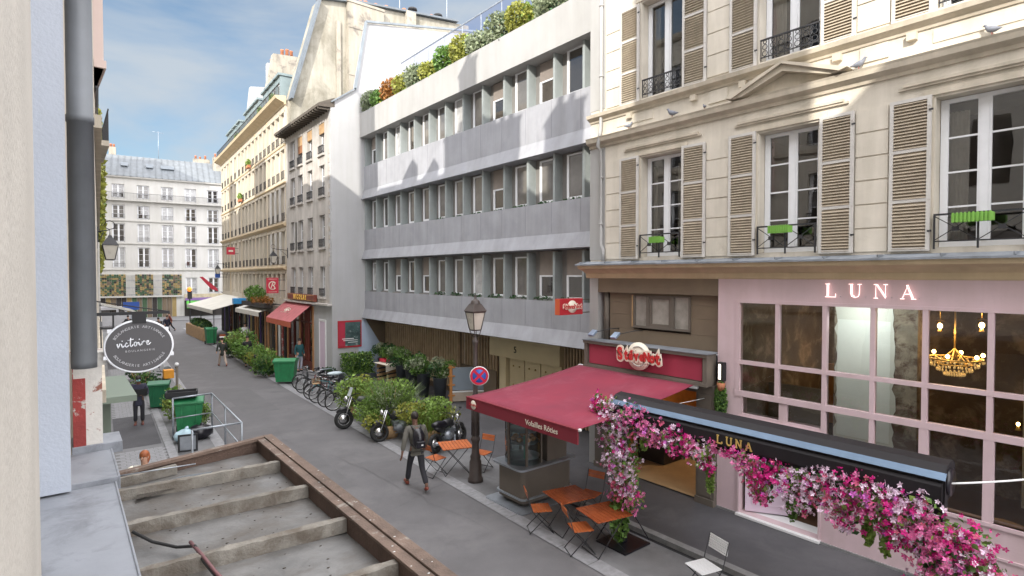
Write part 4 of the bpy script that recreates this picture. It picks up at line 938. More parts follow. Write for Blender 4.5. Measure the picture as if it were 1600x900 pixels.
aerial((21.9, 34.9, 23.0), 2.6, 'thin aerial on the tall party wall beside the glass balustrade'); aerial((18.2, 35, 22.8), 1.7, 'short aerial above the left black cowl')
party('chimney_wall', 'beige chimney wall with orange pots rising behind the dormers', 43,
      [(11.1, 15.5), (14.6, 15.5), (14.6, 21.4), (12.2, 21.2)], m_old2, .5, [(12.9, 21.3), (13.25, 21.35), (13.55, 21.4), (14.3, 21.4)])
party('chimney_wall', 'white chimney wall stepping up behind the mansard, left of the beige one', 48.5,
      [(11.5, 15.5), (14.2, 15.5), (14.2, 22.4), (13.3, 22.4), (13.3, 20.4), (12.0, 20.2)], m_concw, .5, [(13.7, 22.4)])

# ================================================================ END BUILDING
E0, E1 = (2.6, 79.6), (18.5, 78.0); EW = math.dist(E0, E1); ea = angle_of(E0, E1)
EB = thing('white_building', 'white six storey building with grey zinc roof closing the end of the street', 'building', (*E0, 0), ea)
eh = []; eus = [2.6+i*2.42 for i in range(6)]
for (z, h) in ((2.9, 1.9), (6.0, 2.35), (9.0, 2.1), (11.7, 1.55), (14.1, 1.55)):
    for u in eus: eh.append((u-.6, u+.6, z, z+h))
mb = MB().use(m_endw); cells(mb, EW, 0, 16.4, eh, rev=.25); shellbox(mb, EW, 0, 16.4, 10); mb.build('wall', EB)
for i, (a, b, c, d) in enumerate(eh):
    o = put_window(EB, (a+b)/2, c, 1.18, d-c-.02, inset=.16, bars=2, fr=.07, glass=[m_dkgl, m_dkgl2, m_dkgl, m_cur][(i*5+i//6) % 4])
    share('railing', rail_mesh(1.2, .5, 0), EB, ((a+b)/2, -.05, c))
mb = MB().use(m_endt)
for z in (5.6, 8.65, 11.3, 13.6): cornice(mb, 0, EW, z, [(.04, 0), (.12, .08), (.14, .18), (0, .2)])
cornice(mb, -.1, EW+.1, 16.3, [(.05, 0), (.3, .12), (.34, .25), (0, .3)]); mb.build('cornice', EB)
mb = MB().use(m_iron); mb.box(.3, EW-.3, -.5, -.47, 14.6, 14.64)
for i in range(110): mb.box(.3+i*.14, .315+i*.14, -.49, -.475, 13.8, 14.6)
mb.use(m_endt); mb.box(.3, EW-.3, -.55, 0, 13.72, 13.79); mb.build('balcony', EB)
mb = MB().use(mat('dull_zinc', (.135,.15,.165), .6, .2, .8, streak=.2)); mb.prism([(-.2, 16.6), (3.6, 19.6), (10, 19.6), (10, 16.4)], 'x', 1.2, EW); mb.add([(0, -.2, 16.6), (1.2, -.2, 16.6), (1.2, 3.6, 19.6), (0, 3.6, 16.6)], [(0,1,2,3)])
mb.add([(-.1, -.2, 16.6), (-.1, 10, 16.6), (1.2, 10, 19.6), (1.2, 3.6, 19.6)], [(0,3,2,1)])
for k in range(24):
    u = 1.3+k*.63
    if u < EW: mb.obox((u, -.18, 16.66), (u, 3.6, 19.64), .05, .07)
rf = mb.build('roof', EB)
sk = MB().use(m_slate).box(-.35, .35, 0, .8, .0, .12).mesh('skylight')
for u in (3.2, 5.7, 7.2, 7.9): a = share('skylight', sk, rf, (u, 1.4, 17.95)); a.rotation_euler.x = R(38)
mb = MB().use(m_old2); mb.box(EW-3.4, EW-1.2, 2.2, 3.2, 17.5, 20.3); mb.box(EW-5.5, EW-3.6, 4.2, 5.0, 18, 20.2); mb.box(1.6, 2.3, 4, 5, 19, 20.6); ch = mb.build('chimney', rf)
mb = MB().use(m_terra); pots(mb, [EW-3.1, EW-2.6, EW-2.0, EW-1.5], 20.3, 2.7); pots(mb, [EW-5.2, EW-4.7, EW-4.1], 20.2, 4.6); pots(mb, [1.8, 2.1], 20.6, 4.5); mb.build('chimney_pots', EB)
aerial((9.6, 82.5, 19.6), 3.4, 'tall thin aerial on the zinc roof at the end of the street')
# its shops
t_ = thing('green_restaurant_front', 'ground floor restaurant of yellow and green panels at the end of the street', 'shopfront', (*E0, 0), ea)
mb = MB(); rr = random.Random(9)
m_yel = mat('ochre_panel', (.30,.22,.09), .7); m_gp = mat('green_panel', (.05,.10,.05), .7)
for k in range(38):
    for j in range(12):
        if 12 < k < 17 or 24 < k < 29: mb.use(m_endt if j % 4 else m_cur)
        else: mb.use([m_yel, m_gp, m_dark, m_gp, m_yel, m_taupe][rr.randrange(6)])
        u = .3+k*.225; mb.box(u, u+.20, -.12-.05*rr.random(), -.01, 2.7+j*.21, 2.88+j*.21)
for k in range(16):
    mb.use([m_dark, m_yel, m_taupe, m_dark, m_gp][rr.randrange(5)]); u = .3+k*.5; mb.box(u, u+.45, -.08, -.01, .1, 2.5)
mb.use(m_endt); mb.box(.2, 8.9, -.4, -.01, 2.5, 2.68); mb.build('panelling', t_)
t_ = thing('purple_green_shop', 'shop with purple fascia and bright green awning at the end of the street', 'shopfront', (*E0, 0), ea)
mb = MB().use(mat('beige_tile', (.45,.38,.27), .7, .3, 3)); mb.box(9.1, 13.4, -.1, -.01, 2.0, 2.8); mb.use(mat('purple_fascia', (.22,.12,.33), .6)); mb.box(9.2, 12.4, -.14, -.101, 2.0, 2.35); mb.use(m_dark); mb.box(9.1, 13.4, -.05, -.01, .1, 2.0); mb.build('front', t_)
mb = MB().use(mat('bright_green_canvas', (.08,.36,.05), .7)); mb.prism([(-.05, 2.0), (-1.3, 1.3), (-1.3, 1.1), (-.05, 1.7)], 'x', 9.3, 12.6); mb.build('awning', t_)
t_ = thing('dark_green_shop', 'dark green shopfront at the right end of the white building', 'shopfront', (*E0, 0), ea)
mb = MB().use(mat('deep_green', (.02,.075,.05), .5)); mb.box(13.6, EW, -.2, -.01, 0.1, 3.6); mb.box(13.6, EW, -.35, -.01, 3.4, 3.75); mb.build('front', t_)

t_ = thing('shading_block', 'added unseen block beyond the crossing on the left that shades the white building', 'building', (-16, 63, 0))  # out-of-view block added to keep the sun off the white building
mb = MB().use(m_cream); mb.box(0, 17.5, 0, 12.5, 0, 23.6); mb.use(m_zinc); mb.prism([(0, 23.6), (1.5, 25), (16, 25), (17.5, 23.6)], 'y', 0, 12.5); mb.build('wall', t_)
mb = MB().use(m_dkgl)
for z in range(7):
    for k in range(4): mb.box(17.5, 17.53, 1+k*3, 2.2+k*3, 1.2+z*3.1, 3.2+z*3.1)
    for k in range(6): mb.box(1+k*2.8, 2.2+k*2.8, -.03, 0, 1.2+z*3.1, 3.2+z*3.1)
mb.build('window', t_)
# ================================================================ LEFT ROW
def Lx(Y): return -.02+.041*Y
LR0 = (Lx(7.6), 7.6); LR1 = (Lx(60), 60); lw_ = math.dist(LR0, LR1); la = angle_of(LR0, LR1)
def left_house(name, label, y0, y1, top, m_, wz, shift=0.0, fw=1.0, seed=0):
    A = (Lx(y0)+shift, y0); B_ = (Lx(y1)+shift, y1); w = math.dist(A, B_); t_ = thing(name, label, 'building', (*A, 0), angle_of(A, B_))
    n = max(2, int(w/2.6)); us = [w*(i+.5)/n for i in range(n)]; hs = []
    for z in wz: hs += [(u-fw/2, u+fw/2, z, z+1.95) for u in us]
    mb = MB().use(m_); cells(mb, w-.01, 0, top, hs, rev=.22); shellbox(mb, w-.01, 0, top, 8.5); mb.build('wall', t_)
    for a, b, c, d in hs:
        put_window(t_, (a+b)/2, c, fw-.02, d-c-.01, inset=.14, bars=2, fr=.06, glass=m_dkgl)
        share('railing', rail_mesh(fw, .45, 1), t_, ((a+b)/2, -.03, c))
        if seed % 2 == 0:
            for s in (-1, 1): share('shutter', sh_, t_, ((a+b)/2+s*(fw/2+.22), -.0, c))
    mb = MB().use(m_lunat); 
    for z in wz: mb.box(0, w-.02, -.07, .0, z-.3, z-.16)
    cornice(mb, 0, w-.02, top-.35, [(.03, 0), (.12, .1), (.16, .3), (0, .35)]); mb.build('cornice', t_)
    mb = MB().use(m_zinc); mb.prism([(.1, top), (2.6, top+1.0), (8.5, top+1.0), (8.5, top)], 'x', 0, w-.01); mb.build('roof', t_); return t_
wz5 = (4.0, 7.0, 10.0, 12.7)
left_house('townhouse', 'second building on the left with dark lantern bracket, seen edge on', 7.6, 17.3, 16.05, m_luna, wz5, 0, 1.0, 1)
left_house('townhouse', 'left building with climbing plants near its lantern, seen edge on', 17.3, 27, 15.7, m_endw, wz5, 0, 1.0, 0)
left_house('townhouse', 'far left building beyond the climbing plants, seen edge on', 27, 42, 16.2, m_cream, wz5, .0, 1.0, 1)
left_house('townhouse', 'farthest building on the left side of the street', 42, 60, 15.9, m_endw, wz5, -.2, 1.0, 0)
def stack(y0, y1, top, x0=-.75, x1=-.1, base=15.2, label='', px=None, peak=False):
    t_ = thing('chimney_stack', label, 'chimney', (0, y0, 0)); mb = MB().use(m_old2); w = y1-y0; f = Lx(max(y0, 0)) if y0 > 7.6 else -.1
    if peak: mb.prism([(0, base), (w, base), (w, top-.35), (w/2, top), (0, top-.35)], 'x', f+x0, f+x1)
    else: mb.box(f+x0, f+x1, 0, w, base, top); mb.box(f+x0-.06, f+x1+.06, -.06, w+.06, top, top+.1)
    mb.build('masonry', t_)
    if not peak:
        mb = MB().use(m_terra)
        for k in range(max(1, int(w/.5))): pots(mb, [f+(x0+x1)/2], top+.1, .25+k*.5)
        mb.build('chimney_pots', t_)
# ================================================================ OWN BUILDING (wall the photograph is taken from)
OB = thing('beige_building', 'beige rendered building with pale blue reveal and zinc ledge at the left edge', 'building', (0, 0, 0))
mb = MB().use(m_beige); mb.box(-8, -.30, -14, 7.58, 0, 3.15)
mb.box(-8, -.42, -14, 7.58, 3.15, 14.65); mb.box(-8, -.421, -14, -4.45, 14.65, 15.35); mb.box(-8, -.421, -3.2, 7.58, 14.65, 15.35); mb.box(-8, -3.5, -4.45, -3.2, 14.65, 15.35)
mb.box(-.43, -.085, 1.0, 3.05, 3.35, 15.35); mb.box(-.43, -.085, -3.6, -.9, 3.35, 14.64); mb.box(-.43, -.085, -8, -5.4, 3.35, 15.35)
mb.box(-.43, -.085, -.9, 1.0, 6.6, 15.35); mb.box(-.43, -.085, -5.4, -3.6, 6.6, 14.64)
mb.build('wall', OB)
mb = MB().use(m_blue); mb.box(-.43, .035, 5.86, 5.875, 3.32, 15.35); mb.build('painted_reveal', OB)
mb = MB().use(m_beige); mb.box(-.43, .036, 5.876, 6.30, 3.34, 15.35); mb.build('pier', OB)
mb = MB().use(m_ledge); mb.box(-.43, .34, -3, 5.95, 3.22, 3.30); mb.box(.33, .345, -3, 5.95, 3.05, 3.31); mb.box(-.43, .37, 5.955, 6.95, 3.24, 3.345); mb.box(.355, .375, 5.955, 6.95, 3.08, 3.35); mb.box(.05, .46, 6.95, 7.4, 3.3, 3.41)
mb.build('ledge', OB, bevel=.006)
mb = MB().use(m_flake); mb.box(.07, .30, 6.98, 7.3, 3.4, 4.28); mb.box(.05, .33, 6.96, 7.32, 4.2, 4.33); mb.use(m_redp); mb.box(.064, .165, 6.965, 6.979, 3.35, 4.08); mb.box(.064, .07, 6.98, 7.2, 3.35, 4.2); mb.build('flaking_post', OB)
mb = MB().use(m_pipe); mb.lathe([(.0, 4.24), (.098, 4.24), (.10, 4.3), (.10, 6.5), (.107, 6.5), (.107, 6.56), (.10, 6.57), (.10, 10.5), (.107, 10.5), (.107, 10.6), (.1, 10.6), (.1, 15.5)], 20, (.150, 6.55, 0)); mb.build('drainpipe', OB)
mb = MB().use(m_rust2)
for z in (7.7,): mb.lathe([(.101, 0), (.114, 0), (.114, .035), (.101, .035)], 20, (.150, 6.55, z)); mb.box(-.1, .06, 6.53, 6.57, z, z+.03)
mb.build('pipe_bracket', OB)

mb = MB().use(m_creamt); cornice(mb, 0, 9.5, 15.0, [(.03, 0), (.1, .1), (.16, .3), (0, .35)], y=0); cornice(mb, 10.85, 22, 15.0, [(.03, 0), (.1, .1), (.16, .3), (0, .35)], y=0)
o = mb.build('cornice', OB); o.matrix_local = Matrix.Translation((-.42, -14, 0)) @ Matrix.Rotation(R(90), 4, 'Z')
mb = MB().use(m_zinc); mb.box(-8, -.5, -14, -4.45, 15.35, 15.6); mb.box(-8, -.5, -3.2, 7.5, 15.35, 15.6); mb.box(-8, -3.5, -4.45, -3.2, 15.35, 15.6); mb.build('roof', OB)
mb = MB().use(m_dkgl2)
for y0, y1 in ((-5.35, -3.65), (-.85, .95), (3.4, 5.5)): mb.box(-.419, -.40, y0, y1, 4.1, 6.5)
mb.use(m_dkgl)
for y0 in (-12, -9.5, -7, -4.2, -1.5, 1.2, 4): mb.box(-.419, -.40, y0, y0+1.0, 8.0, 10.1); mb.box(-.419, -.40, y0, y0+1.0, 11.3, 13.2)
mb.build('window', OB)
# rooftop stacks that throw the notched shadow on the opposite side
stack(-3.15, .35, 19.2, label='large chimney stack on the roof of the beige building', x0=-1.2, x1=-.35)
stack(2.9, 4.1, 17.8, label='broad low chimney stack at the far end of the beige building roof', x0=-1.1, x1=-.35)
stack(5.85, 7.55, 17.9, label='tall chimney stack on the corner of the beige building roof', x0=-1.0, x1=-.35)
stack(7.65, 10.6, 18.0, label='wide chimney stack on the roof of the second left building')
stack(8.2, 8.85, 20.4, x0=-1.5, x1=-.8, base=15.5, label='slender high chimney stack on the second left building')
stack(11.6, 12.4, 17.0, label='small gabled chimney on the second left building', peak=True)
stack(13.4, 14.3, 17.2, label='second small gabled chimney further along the left roof', peak=True)
stack(17.4, 18.7, 21.3, label='very tall chimney stack between the second and third left buildings')
stack(25.2, 27, 19.5, label='chimney stack above the climbing plants on the left')
stack(33, 36, 18.5, label='chimney stack on the far left building'); stack(44, 46, 18.6, label='chimney stack on the farthest left building')
# ================================================================ CANOPY ROOF in the foreground
CR = thing('canopy_roof', 'weathered canopy roof with rusty edge beams and stone coloured battens below the window', 'canopy', (0, 0, 0))
mb = MB().use(m_roof); zc_ = 3.17
nx, ny = 12, 60; vs = []; rr = random.Random(2)
from mathutils import noise as NO
for j in range(ny+1):
    for i in range(nx+1):
        x = .34+(1.72-.34)*i/nx; y = -2+(6.55+2)*j/ny; vs.append((x, y, zc_-.015+.012*NO.noise(Vector((x*2, y*2, 0)))-.012*(i/nx)))
mb.add(vs, [(j*(nx+1)+i, j*(nx+1)+i+1, (j+1)*(nx+1)+i+1, (j+1)*(nx+1)+i) for j in range(ny) for i in range(nx)], True)
mb.use(m_rust2); mb.box(.3, 1.8, -2, 6.6, 2.95, 3.10); mb.build('sheet', CR)
def wobble(mb, a, b, w, h, n=18, amp=.006):
    a = Vector(a); b = Vector(b); d = (b-a)/n; s = (b-a).normalized().cross(Vector((0,0,1))); rings = []
    for i in range(n+1):
        p = a+d*i; o1, o2 = rr.uniform(-amp, amp), rr.uniform(-amp, amp)
        rings.append([p+s*(-w/2+o1), p+s*(w/2+o2), p+s*(w/2*.86+o2)+Vector((0,0,h+o1)), p+s*(-w/2*.86+o1)+Vector((0,0,h+o2))])
    vs = [v for r in rings for v in r]; fs = [(i*4+k, i*4+(k+1) % 4, (i+1)*4+(k+1) % 4, (i+1)*4+k) for i in range(n) for k in range(4)]+[(3,2,1,0), (n*4, n*4+1, n*4+2, n*4+3)]
    mb.add(vs, fs)
for y in (-.05, .78, 1.62, 2.45, 3.28, 4.12, 4.97, 5.79, ):
    mb = MB().use(m_rib); wobble(mb, (.345, y+.07, zc_-.02), (1.665, y, zc_-.02), .075, .10); mb.build('batten', CR)
mb = MB().use(m_rib); wobble(mb, (.345, 6.25, zc_-.02), (.85, 6.36, zc_-.02), .06, .085, 8); mb.build('batten', CR)
mb = MB().use(m_rust); mb.box(1.74, 1.83, -2, 6.66, 3.285, 3.30); mb.box(1.66, 1.74, -2, 6.66, 3.262, 3.284); mb.box(1.775, 1.79, -2, 6.66, 3.02, 3.285); mb.box(1.74, 1.84, -2, 6.66, 3.0, 3.02); mb.box(1.83, 1.86, -2, 6.665, 3.25, 3.27)
mb.use(m_rust2); mb.box(1.665, 1.675, -2, 6.6, 3.1, 3.262); mb.build('edge_beam', CR, bevel=.003)
mb = MB().use(m_rust); mb.obox((.34, 6.34, 3.25), (1.78, 6.64, 3.282), .075, .03); mb.use(m_rust2); mb.obox((.34, 6.35, 3.17), (1.78, 6.63, 3.19), .02, .14); mb.build('end_beam', CR)
MB().use(mat('puddle_water', (.05,.045,.04), .01, .1, 1, ior=3.6)).add([(.46, 5.70, zc_+.022), (.50, 5.93, zc_+.022), (.66, 6.05, zc_+.022), (.9, 6.10, zc_+.022), (1.12, 6.06, zc_+.022), (1.04, 5.95, zc_+.022), (.78, 5.80, zc_+.022)], [(0,1,2,3,4,5,6)]).build('puddle', CR)
mb = MB().use(mat('grit', (.06,.05,.04), .9))
for _ in range(260):
    x, y = rr.uniform(.4, 1.62), rr.uniform(1, 6.2); mb.sphere((x, y, zc_+.0), rr.uniform(.003, .009), 4, (1.5, 1, .5))
mb.use(mat('bird_lime', (.6,.6,.58), .8))
for _ in range(30): x, y = rr.uniform(1.67, 1.82), rr.uniform(1.5, 6.5); mb.sphere((x, y, 3.30 if x > 1.74 else 3.285), rr.uniform(.003, .008), 5, (1.5, 1, .15))
mb.build('grit', CR)
mb = MB().use(m_lead); mb.box(.36, .5, 6.30, 6.5, 3.3, 3.34)
mb = MB().use(m_steel); mb.tube([(.36, 6.15, 3.29), (.98, 6.1, 3.285)], .006, 5); mb.build('wire', CR)
cb = MB().use(m_rub); cb.tube([(.36, 4.72, 3.30), (.47, 4.64, 3.225), (.60, 4.50, 3.20), (.68, 4.30, 3.26), (.70, 4.1, 3.225), (.74, 3.9, 3.19), (.80, 3.6, 3.175), (.9, 3.0, 3.19), (.95, 2.3, 3.2), (.95, 1, 3.2)], .011, 8)
cb.use(mat('pink_cable', (.16,.07,.075), .6)); cb.tube([(.665, 4.38, 3.262), (.70, 4.15, 3.245), (.735, 3.95, 3.212), (.77, 3.75, 3.197)], .012, 8)
tag(cb.build('cable'), 'black and pink cable snaking over the battens of the canopy roof', 'cable')
# oval bakery sign on its bracket
VS = thing('hanging_sign', 'oval charcoal bakery sign with white script hanging at the left', 'sign', (.612, 6.9, 4.372))
m_char = mat('charcoal_board', (.085,.083,.088), .6, .06, 3); m_wh2 = mat('sign_white', (.78,.80,.84), .5, .03, 3)
def ell(a, b, n=48): return [(a*math.cos(2*math.pi*i/n), b*math.sin(2*math.pi*i/n)) for i in range(n)]
MB().use(m_char).prism(ell(.288, .258), 'y', -.012, .012).build('board', VS)
mb = MB().use(m_wh2); mb.tube([(x, 0, z) for x, z in ell(.292, .262)], .014, 8, True)
for x, z in ((-.25, .165), (.24, .165), (.285, -.1), (-.285, -.1)): mb.box(x-.018, x+.018, -.01, .01, z-.018, z+.018)
mb.build('rim', VS)
script = {'v': [(0,.8),(.12,.95),(.2,.3),(.3,0),(.55,.5),(.72,1.0),(.9,.85)], 'i': [(0,.85),(.1,.25),(.28,.02),(.5,.25),(.62,.5)],
          'c': [(.55,.8),(.35,.98),(.1,.7),(.08,.25),(.3,0),(.6,.2),(.8,.45)], 't': [(.4,2.0),(.3,1.1),(.25,.3),(.45,0),(.7,.2),(.85,.5)],
          'o': [(.5,.95),(.2,.85),(.08,.4),(.3,0),(.6,.15),(.68,.6),(.5,.95),(.8,.7),(1.0,.8)], 'r': [(0,.1),(.1,.9),(.18,.55),(.4,.98),(.62,.85),(.62,.7)],
          'e': [(.1,.45),(.5,.6),(.5,.95),(.25,.95),(.08,.5),(.25,.05),(.6,.1),(1.0,.55)]}
mb = MB().use(m_wh2); x = -.195; k = .045
for ch, adv in zip('victoire', (.80, .58, .68, .78, .86, .58, .70, .95)):
    mb.tube([(x+px*k*.92, -.016, -.008+pz*k+(x+.2)*.07) for px, pz in script[ch]], [.0045]+[.0062]*(len(script[ch])-2)+[.004], 5)
    if ch == 'i': mb.sphere((x+.14*k, -.016, -.008+1.45*k+(x+.2)*.07), .006, 6)
    if ch == 't': mb.tube([(x-.25*k, -.016, 1.25*k+(x+.2)*.07), (x+.9*k, -.016, 1.5*k+(x+.2)*.07)], .005, 5)
    x += adv*k*1.12
mb.build('script_lettering', VS)
m_wh3 = mat('sign_lettering_grey', (.50,.50,.52), .6)
text('small_lettering', 'BOULANGERIE', .028, m_wh3, VS, frameM((.005, -.014, -.045), (1, 0, .02), (-.02, 0, 1)), extrude=.001, space=1.5)
def arc(s, top):
    n = len(s)
    for i, ch in enumerate(s):
        if ch == ' ': continue
        f = (i-(n-1)/2)/(n-1); a = R(90-f*128) if top else R(-90+f*128); c, s_ = math.cos(a), math.sin(a)
        px, pz = .232*c, .200*s_; t_ = Vector((-.232*s_, 0, .200*c)).normalized()*(-1 if top else 1); up_ = Vector((0, -1, 0)).cross(t_)
        if (top and up_.z < 0) or (not top and up_.z < 0): up_ = -up_
        text('letter', ch, .037, m_wh3, VS, frameM((px, -.014, pz), t_, up_), extrude=.001)
arc('BOULANGERIE ARTISANALE', True); arc('BOULANGERIE ARTISANALE', False)
mb = MB().use(m_blackm); mb.box(-.40, .27, -.015, .015, .325, .355); mb.box(-.06, .06, -.02, .02, .235, .345); mb.box(-.225, -.21, -.01, .01, .2, .33); mb.tube([(-.36, 0, .47), (.27, .0, .345)], .006, 5); mb.build('bracket', VS)

# ================================================================ STREET LAMP with no-parking sign
LP = thing('street_lamp', 'cast iron street lamp with four sided lantern at the terrace edge', 'street lamp', (7.92, 11.35, 0))
mb = MB().use(m_brown)
mb.lathe([(0, 0), (.19, 0), (.19, .08), (.165, .12), (.15, .5), (.12, .56), (.135, .62), (.10, .70), (.085, .95), (.10, 1.0), (.12, 1.05), (.10, 1.10), (.082, 1.15), (.078, 1.45), (.10, 1.5), (.075, 1.56), (.07, 2.1), (.085, 2.14), (.06, 2.2), (.052, 3.35), (.062, 3.4), (.085, 3.46), (.07, 3.5), (.045, 3.53), (.03, 3.62), (0, 3.62)], 16)
for k in range(10):
    a = k*math.pi/5; mb.tube([(.095*math.cos(a), .095*math.sin(a), 1.15), (.088*math.cos(a), .088*math.sin(a), 2.05)], .011, 4)
mb.build('column', LP)
mb = MB().use(m_brown)
def frust(mb, r0, z0, r1, z1, n=4, off=45):
    vs = [(r0*math.cos(R(off+360*i/n)), r0*math.sin(R(off+360*i/n)), z0) for i in range(n)]+[(r1*math.cos(R(off+360*i/n)), r1*math.sin(R(off+360*i/n)), z1) for i in range(n)]
    mb.add(vs, [(i, (i+1) % n, n+(i+1) % n, n+i) for i in range(n)]+[tuple(reversed(range(n))), tuple(range(n, 2*n))])
frust(mb, .14, 3.74, .16, 3.77); frust(mb, .25, 4.18, .28, 4.22, 4); frust(mb, .29, 4.22, .15, 4.40, 4); frust(mb, .13, 4.40, .10, 4.48, 8); mb.lathe([(.1, 4.48), (.03, 4.52), (.035, 4.56), (.0, 4.62)], 8)
for k in range(4):
    a = R(45+90*k); mb.tube([(.145*math.cos(a), .145*math.sin(a), 3.76), (.245*math.cos(a), .245*math.sin(a), 4.2)], .013, 5)
    mb.tube([(.0, 0, 3.58), (.10*math.cos(a), .10*math.sin(a), 3.62), (.14*math.cos(a), .14*math.sin(a), 3.75)], .012, 5)
lt = mb.build('lantern', LP); gb = MB().use(m_lglass); frust(gb, .135, 3.77, .235, 4.18); gb.build('glass', lt)
NP = thing('no_stopping_sign', 'round red and blue no stopping sign fixed to the street lamp', 'sign', (7.86, 11.10, 2.66), R(-34))
mb = MB().use(m_white); mb.lathe([(0, 0), (.235, 0), (.235, .012), (0, .012)], 36); o = mb.build('plate', NP); o.matrix_local = frameM((0, 0, 0), (1, 0, 0), (0, 0, 1))
m_sb = mat('sign_blue', (.03,.10,.42), .4, .05); mb = MB().use(m_sb); mb.lathe([(0, .014), (.215, .014), (.215, .002)], 36); o = mb.build('blue_field', NP); o.matrix_local = frameM((0, 0, 0), (1, 0, 0), (0, 0, 1))
mb = MB().use(mat('sign_bright_red', (.55,.015,.05), .4, .05)); mb.lathe([(.165, .017), (.218, .017)], 36); mb.lathe([(.165, .004), (.165, .017)], 36); o = mb.build('red_ring', NP); o.matrix_local = frameM((0, 0, 0), (1, 0, 0), (0, 0, 1))
mb = MB().use(MATS['sign_bright_red']); mb.obox((-.13, -.019, -.13), (.13, -.019, .13), .004, .055, (-1, 0, 1)); mb.obox((-.13, -.0195, .13), (.13, -.0195, -.13), .004, .055, (1, 0, 1)); mb.build('red_cross', NP)
MB().use(m_steel).tube([(0, .012, 0), (.0, .22, 0)], .02, 6).build('clamp', NP)

def wall_lantern(loc, rz, arm, s, label):
    t_ = thing('wall_lantern', label, 'lantern', loc, rz, 'bracket lanterns on the facades')      # local -y = away from the wall
    mb = MB().use(m_iron); mb.tube([(0, 0, .35*s), (0, -arm, .42*s), (0, -arm, .25*s)], .018*s, 6); mb.tube([(0, 0, .0), (0, -arm*.5, .34*s)], .012*s, 5)
    mb.tube([(0, -arm+.12*s*math.cos(q*.8), .55*s+.12*s*math.sin(q*.8)) for q in range(8)], .012*s, 5); mb.box(-.03, .03, -.03, .0, -.1, .5*s); mb.build('bracket', t_)
    mb = MB().use(m_iron)
    def fr(r0, z0, r1, z1): 
        vs = [(r0*math.cos(R(45+90*i)), -arm+r0*math.sin(R(45+90*i)), z0) for i in range(4)]+[(r1*math.cos(R(45+90*i)), -arm+r1*math.sin(R(45+90*i)), z1) for i in range(4)]
        mb.add(vs, [(i, (i+1) % 4, 4+(i+1) % 4, 4+i) for i in range(4)]+[(3,2,1,0), (4,5,6,7)])
    fr(.27*s, .0, .10*s, .2*s); fr(.08*s, .2*s, .05*s, .27*s); fr(.12*s, -.42*s, .15*s, -.39*s); 
    for k in range(4): a = R(45+90*k); mb.tube([(.14*s*math.cos(a), -arm+.14*s*math.sin(a), -.4*s), (.25*s*math.cos(a), -arm+.25*s*math.sin(a), 0)], .012*s, 4)
    l_ = mb.build('lantern', t_); mb = MB().use(m_lglass); fr(.13*s, -.39*s, .235*s, -.01); mb.build('glass', l_)
p = PY(172, 383, 19.0); wall_lantern((Lx(19.0), 19.0, p.z), R(90), p.x-Lx(19.0), 1.0, 'large iron wall lantern in front of the white building on the left')
p = PX(427, 400, 9.6); wall_lantern((10.42, p.y, p.z), R(-90), .82, 1.0, 'iron wall lantern between the cream and the narrow building')
p = PX(340, 420, 10.5); wall_lantern((11.5, p.y, p.z), R(-90), 1.0, 1.1, 'small far wall lantern above the white cafe awning')

# ================================================================ SIGNS further down
def flag_sign(name, label, px0, px1, py0, py1, Xc, m_, deco=None):
    Y = PX((px0+px1)/2, py0, Xc).y; a = PY(px0, py0, Y); b = PY(px1, py1, Y); t_ = thing(name, label, 'sign', ((a.x+b.x)/2, Y, (a.z+b.z)/2)); w = (b.x-a.x)/2; h = (a.z-b.z)/2
    MB().use(m_).box(-w, w, -.05, .05, -h, h).build('board', t_, bevel=.01); mb = MB().use(m_iron); mb.tube([(w, 0, h*.7), (w+.6, 0, h*.7)], .02, 5); mb.tube([(w, 0, -h*.7), (w+.6, 0, -h*.7)], .02, 5); mb.build('bracket', t_)
    if deco: deco(t_, w, h)
    return t_
def dR(t_, w, h):
    text('letter', 'R', h*1.1, m_cream2, t_, frameM((0, -.056, 0), (1, 0, 0), (0, 0, 1)), extrude=.004, offset=.0, shear=.3)
    mb = MB().use(m_cream2); mb.tube([(w*.62*math.cos(R(a)), -.056, h*.5*math.sin(R(a))) for a in range(40, 330, 20)], .03, 5); mb.build('swirl', t_)
    mb = MB().use(m_cream2)
    mb.box(-w*.7, w*.7, -.056, -.051, h*.80, h*.84); mb.box(-w*.7, w*.7, -.056, -.051, -h*.84, -h*.80); mb.build('line', t_)
m_crim = mat('crimson_sign', (.52,.03,.06), .5, .04)
flag_sign('square_sign', 'square crimson hanging sign with a white letter R', 416, 435, 434, 458, 9.75, m_crim, dR)
flag_sign('small_red_sign', 'small red rectangular sign high on the cream building', 354, 367, 386, 398, 10.6, m_crim, lambda t_, w, h: MB().use(m_cream2).box(-w*.55, w*.55, -.056, -.051, -h*.25, h*.2).build('white_band', t_))
flag_sign('small_blue_plate', 'small blue plate under the far wall lantern', 336, 344, 427, 434, 10.6, m_sb)
t_ = thing('red_pennant', 'tilted crimson pennant above the far white awning', 'flag', tuple(PY(325, 443, 60))); mb = MB().use(m_crim); mb.prism([(-.7, .62), (-.45, .66), (.75, -.45), (.9, -.75), (.3, -.55)], 'y', -.05, .05); mb.build('cloth', t_); MB().use(m_iron).tube([(1.1, .05, -.8), (2.6, .3, -1.6)], .04, 5).build('pole', t_)

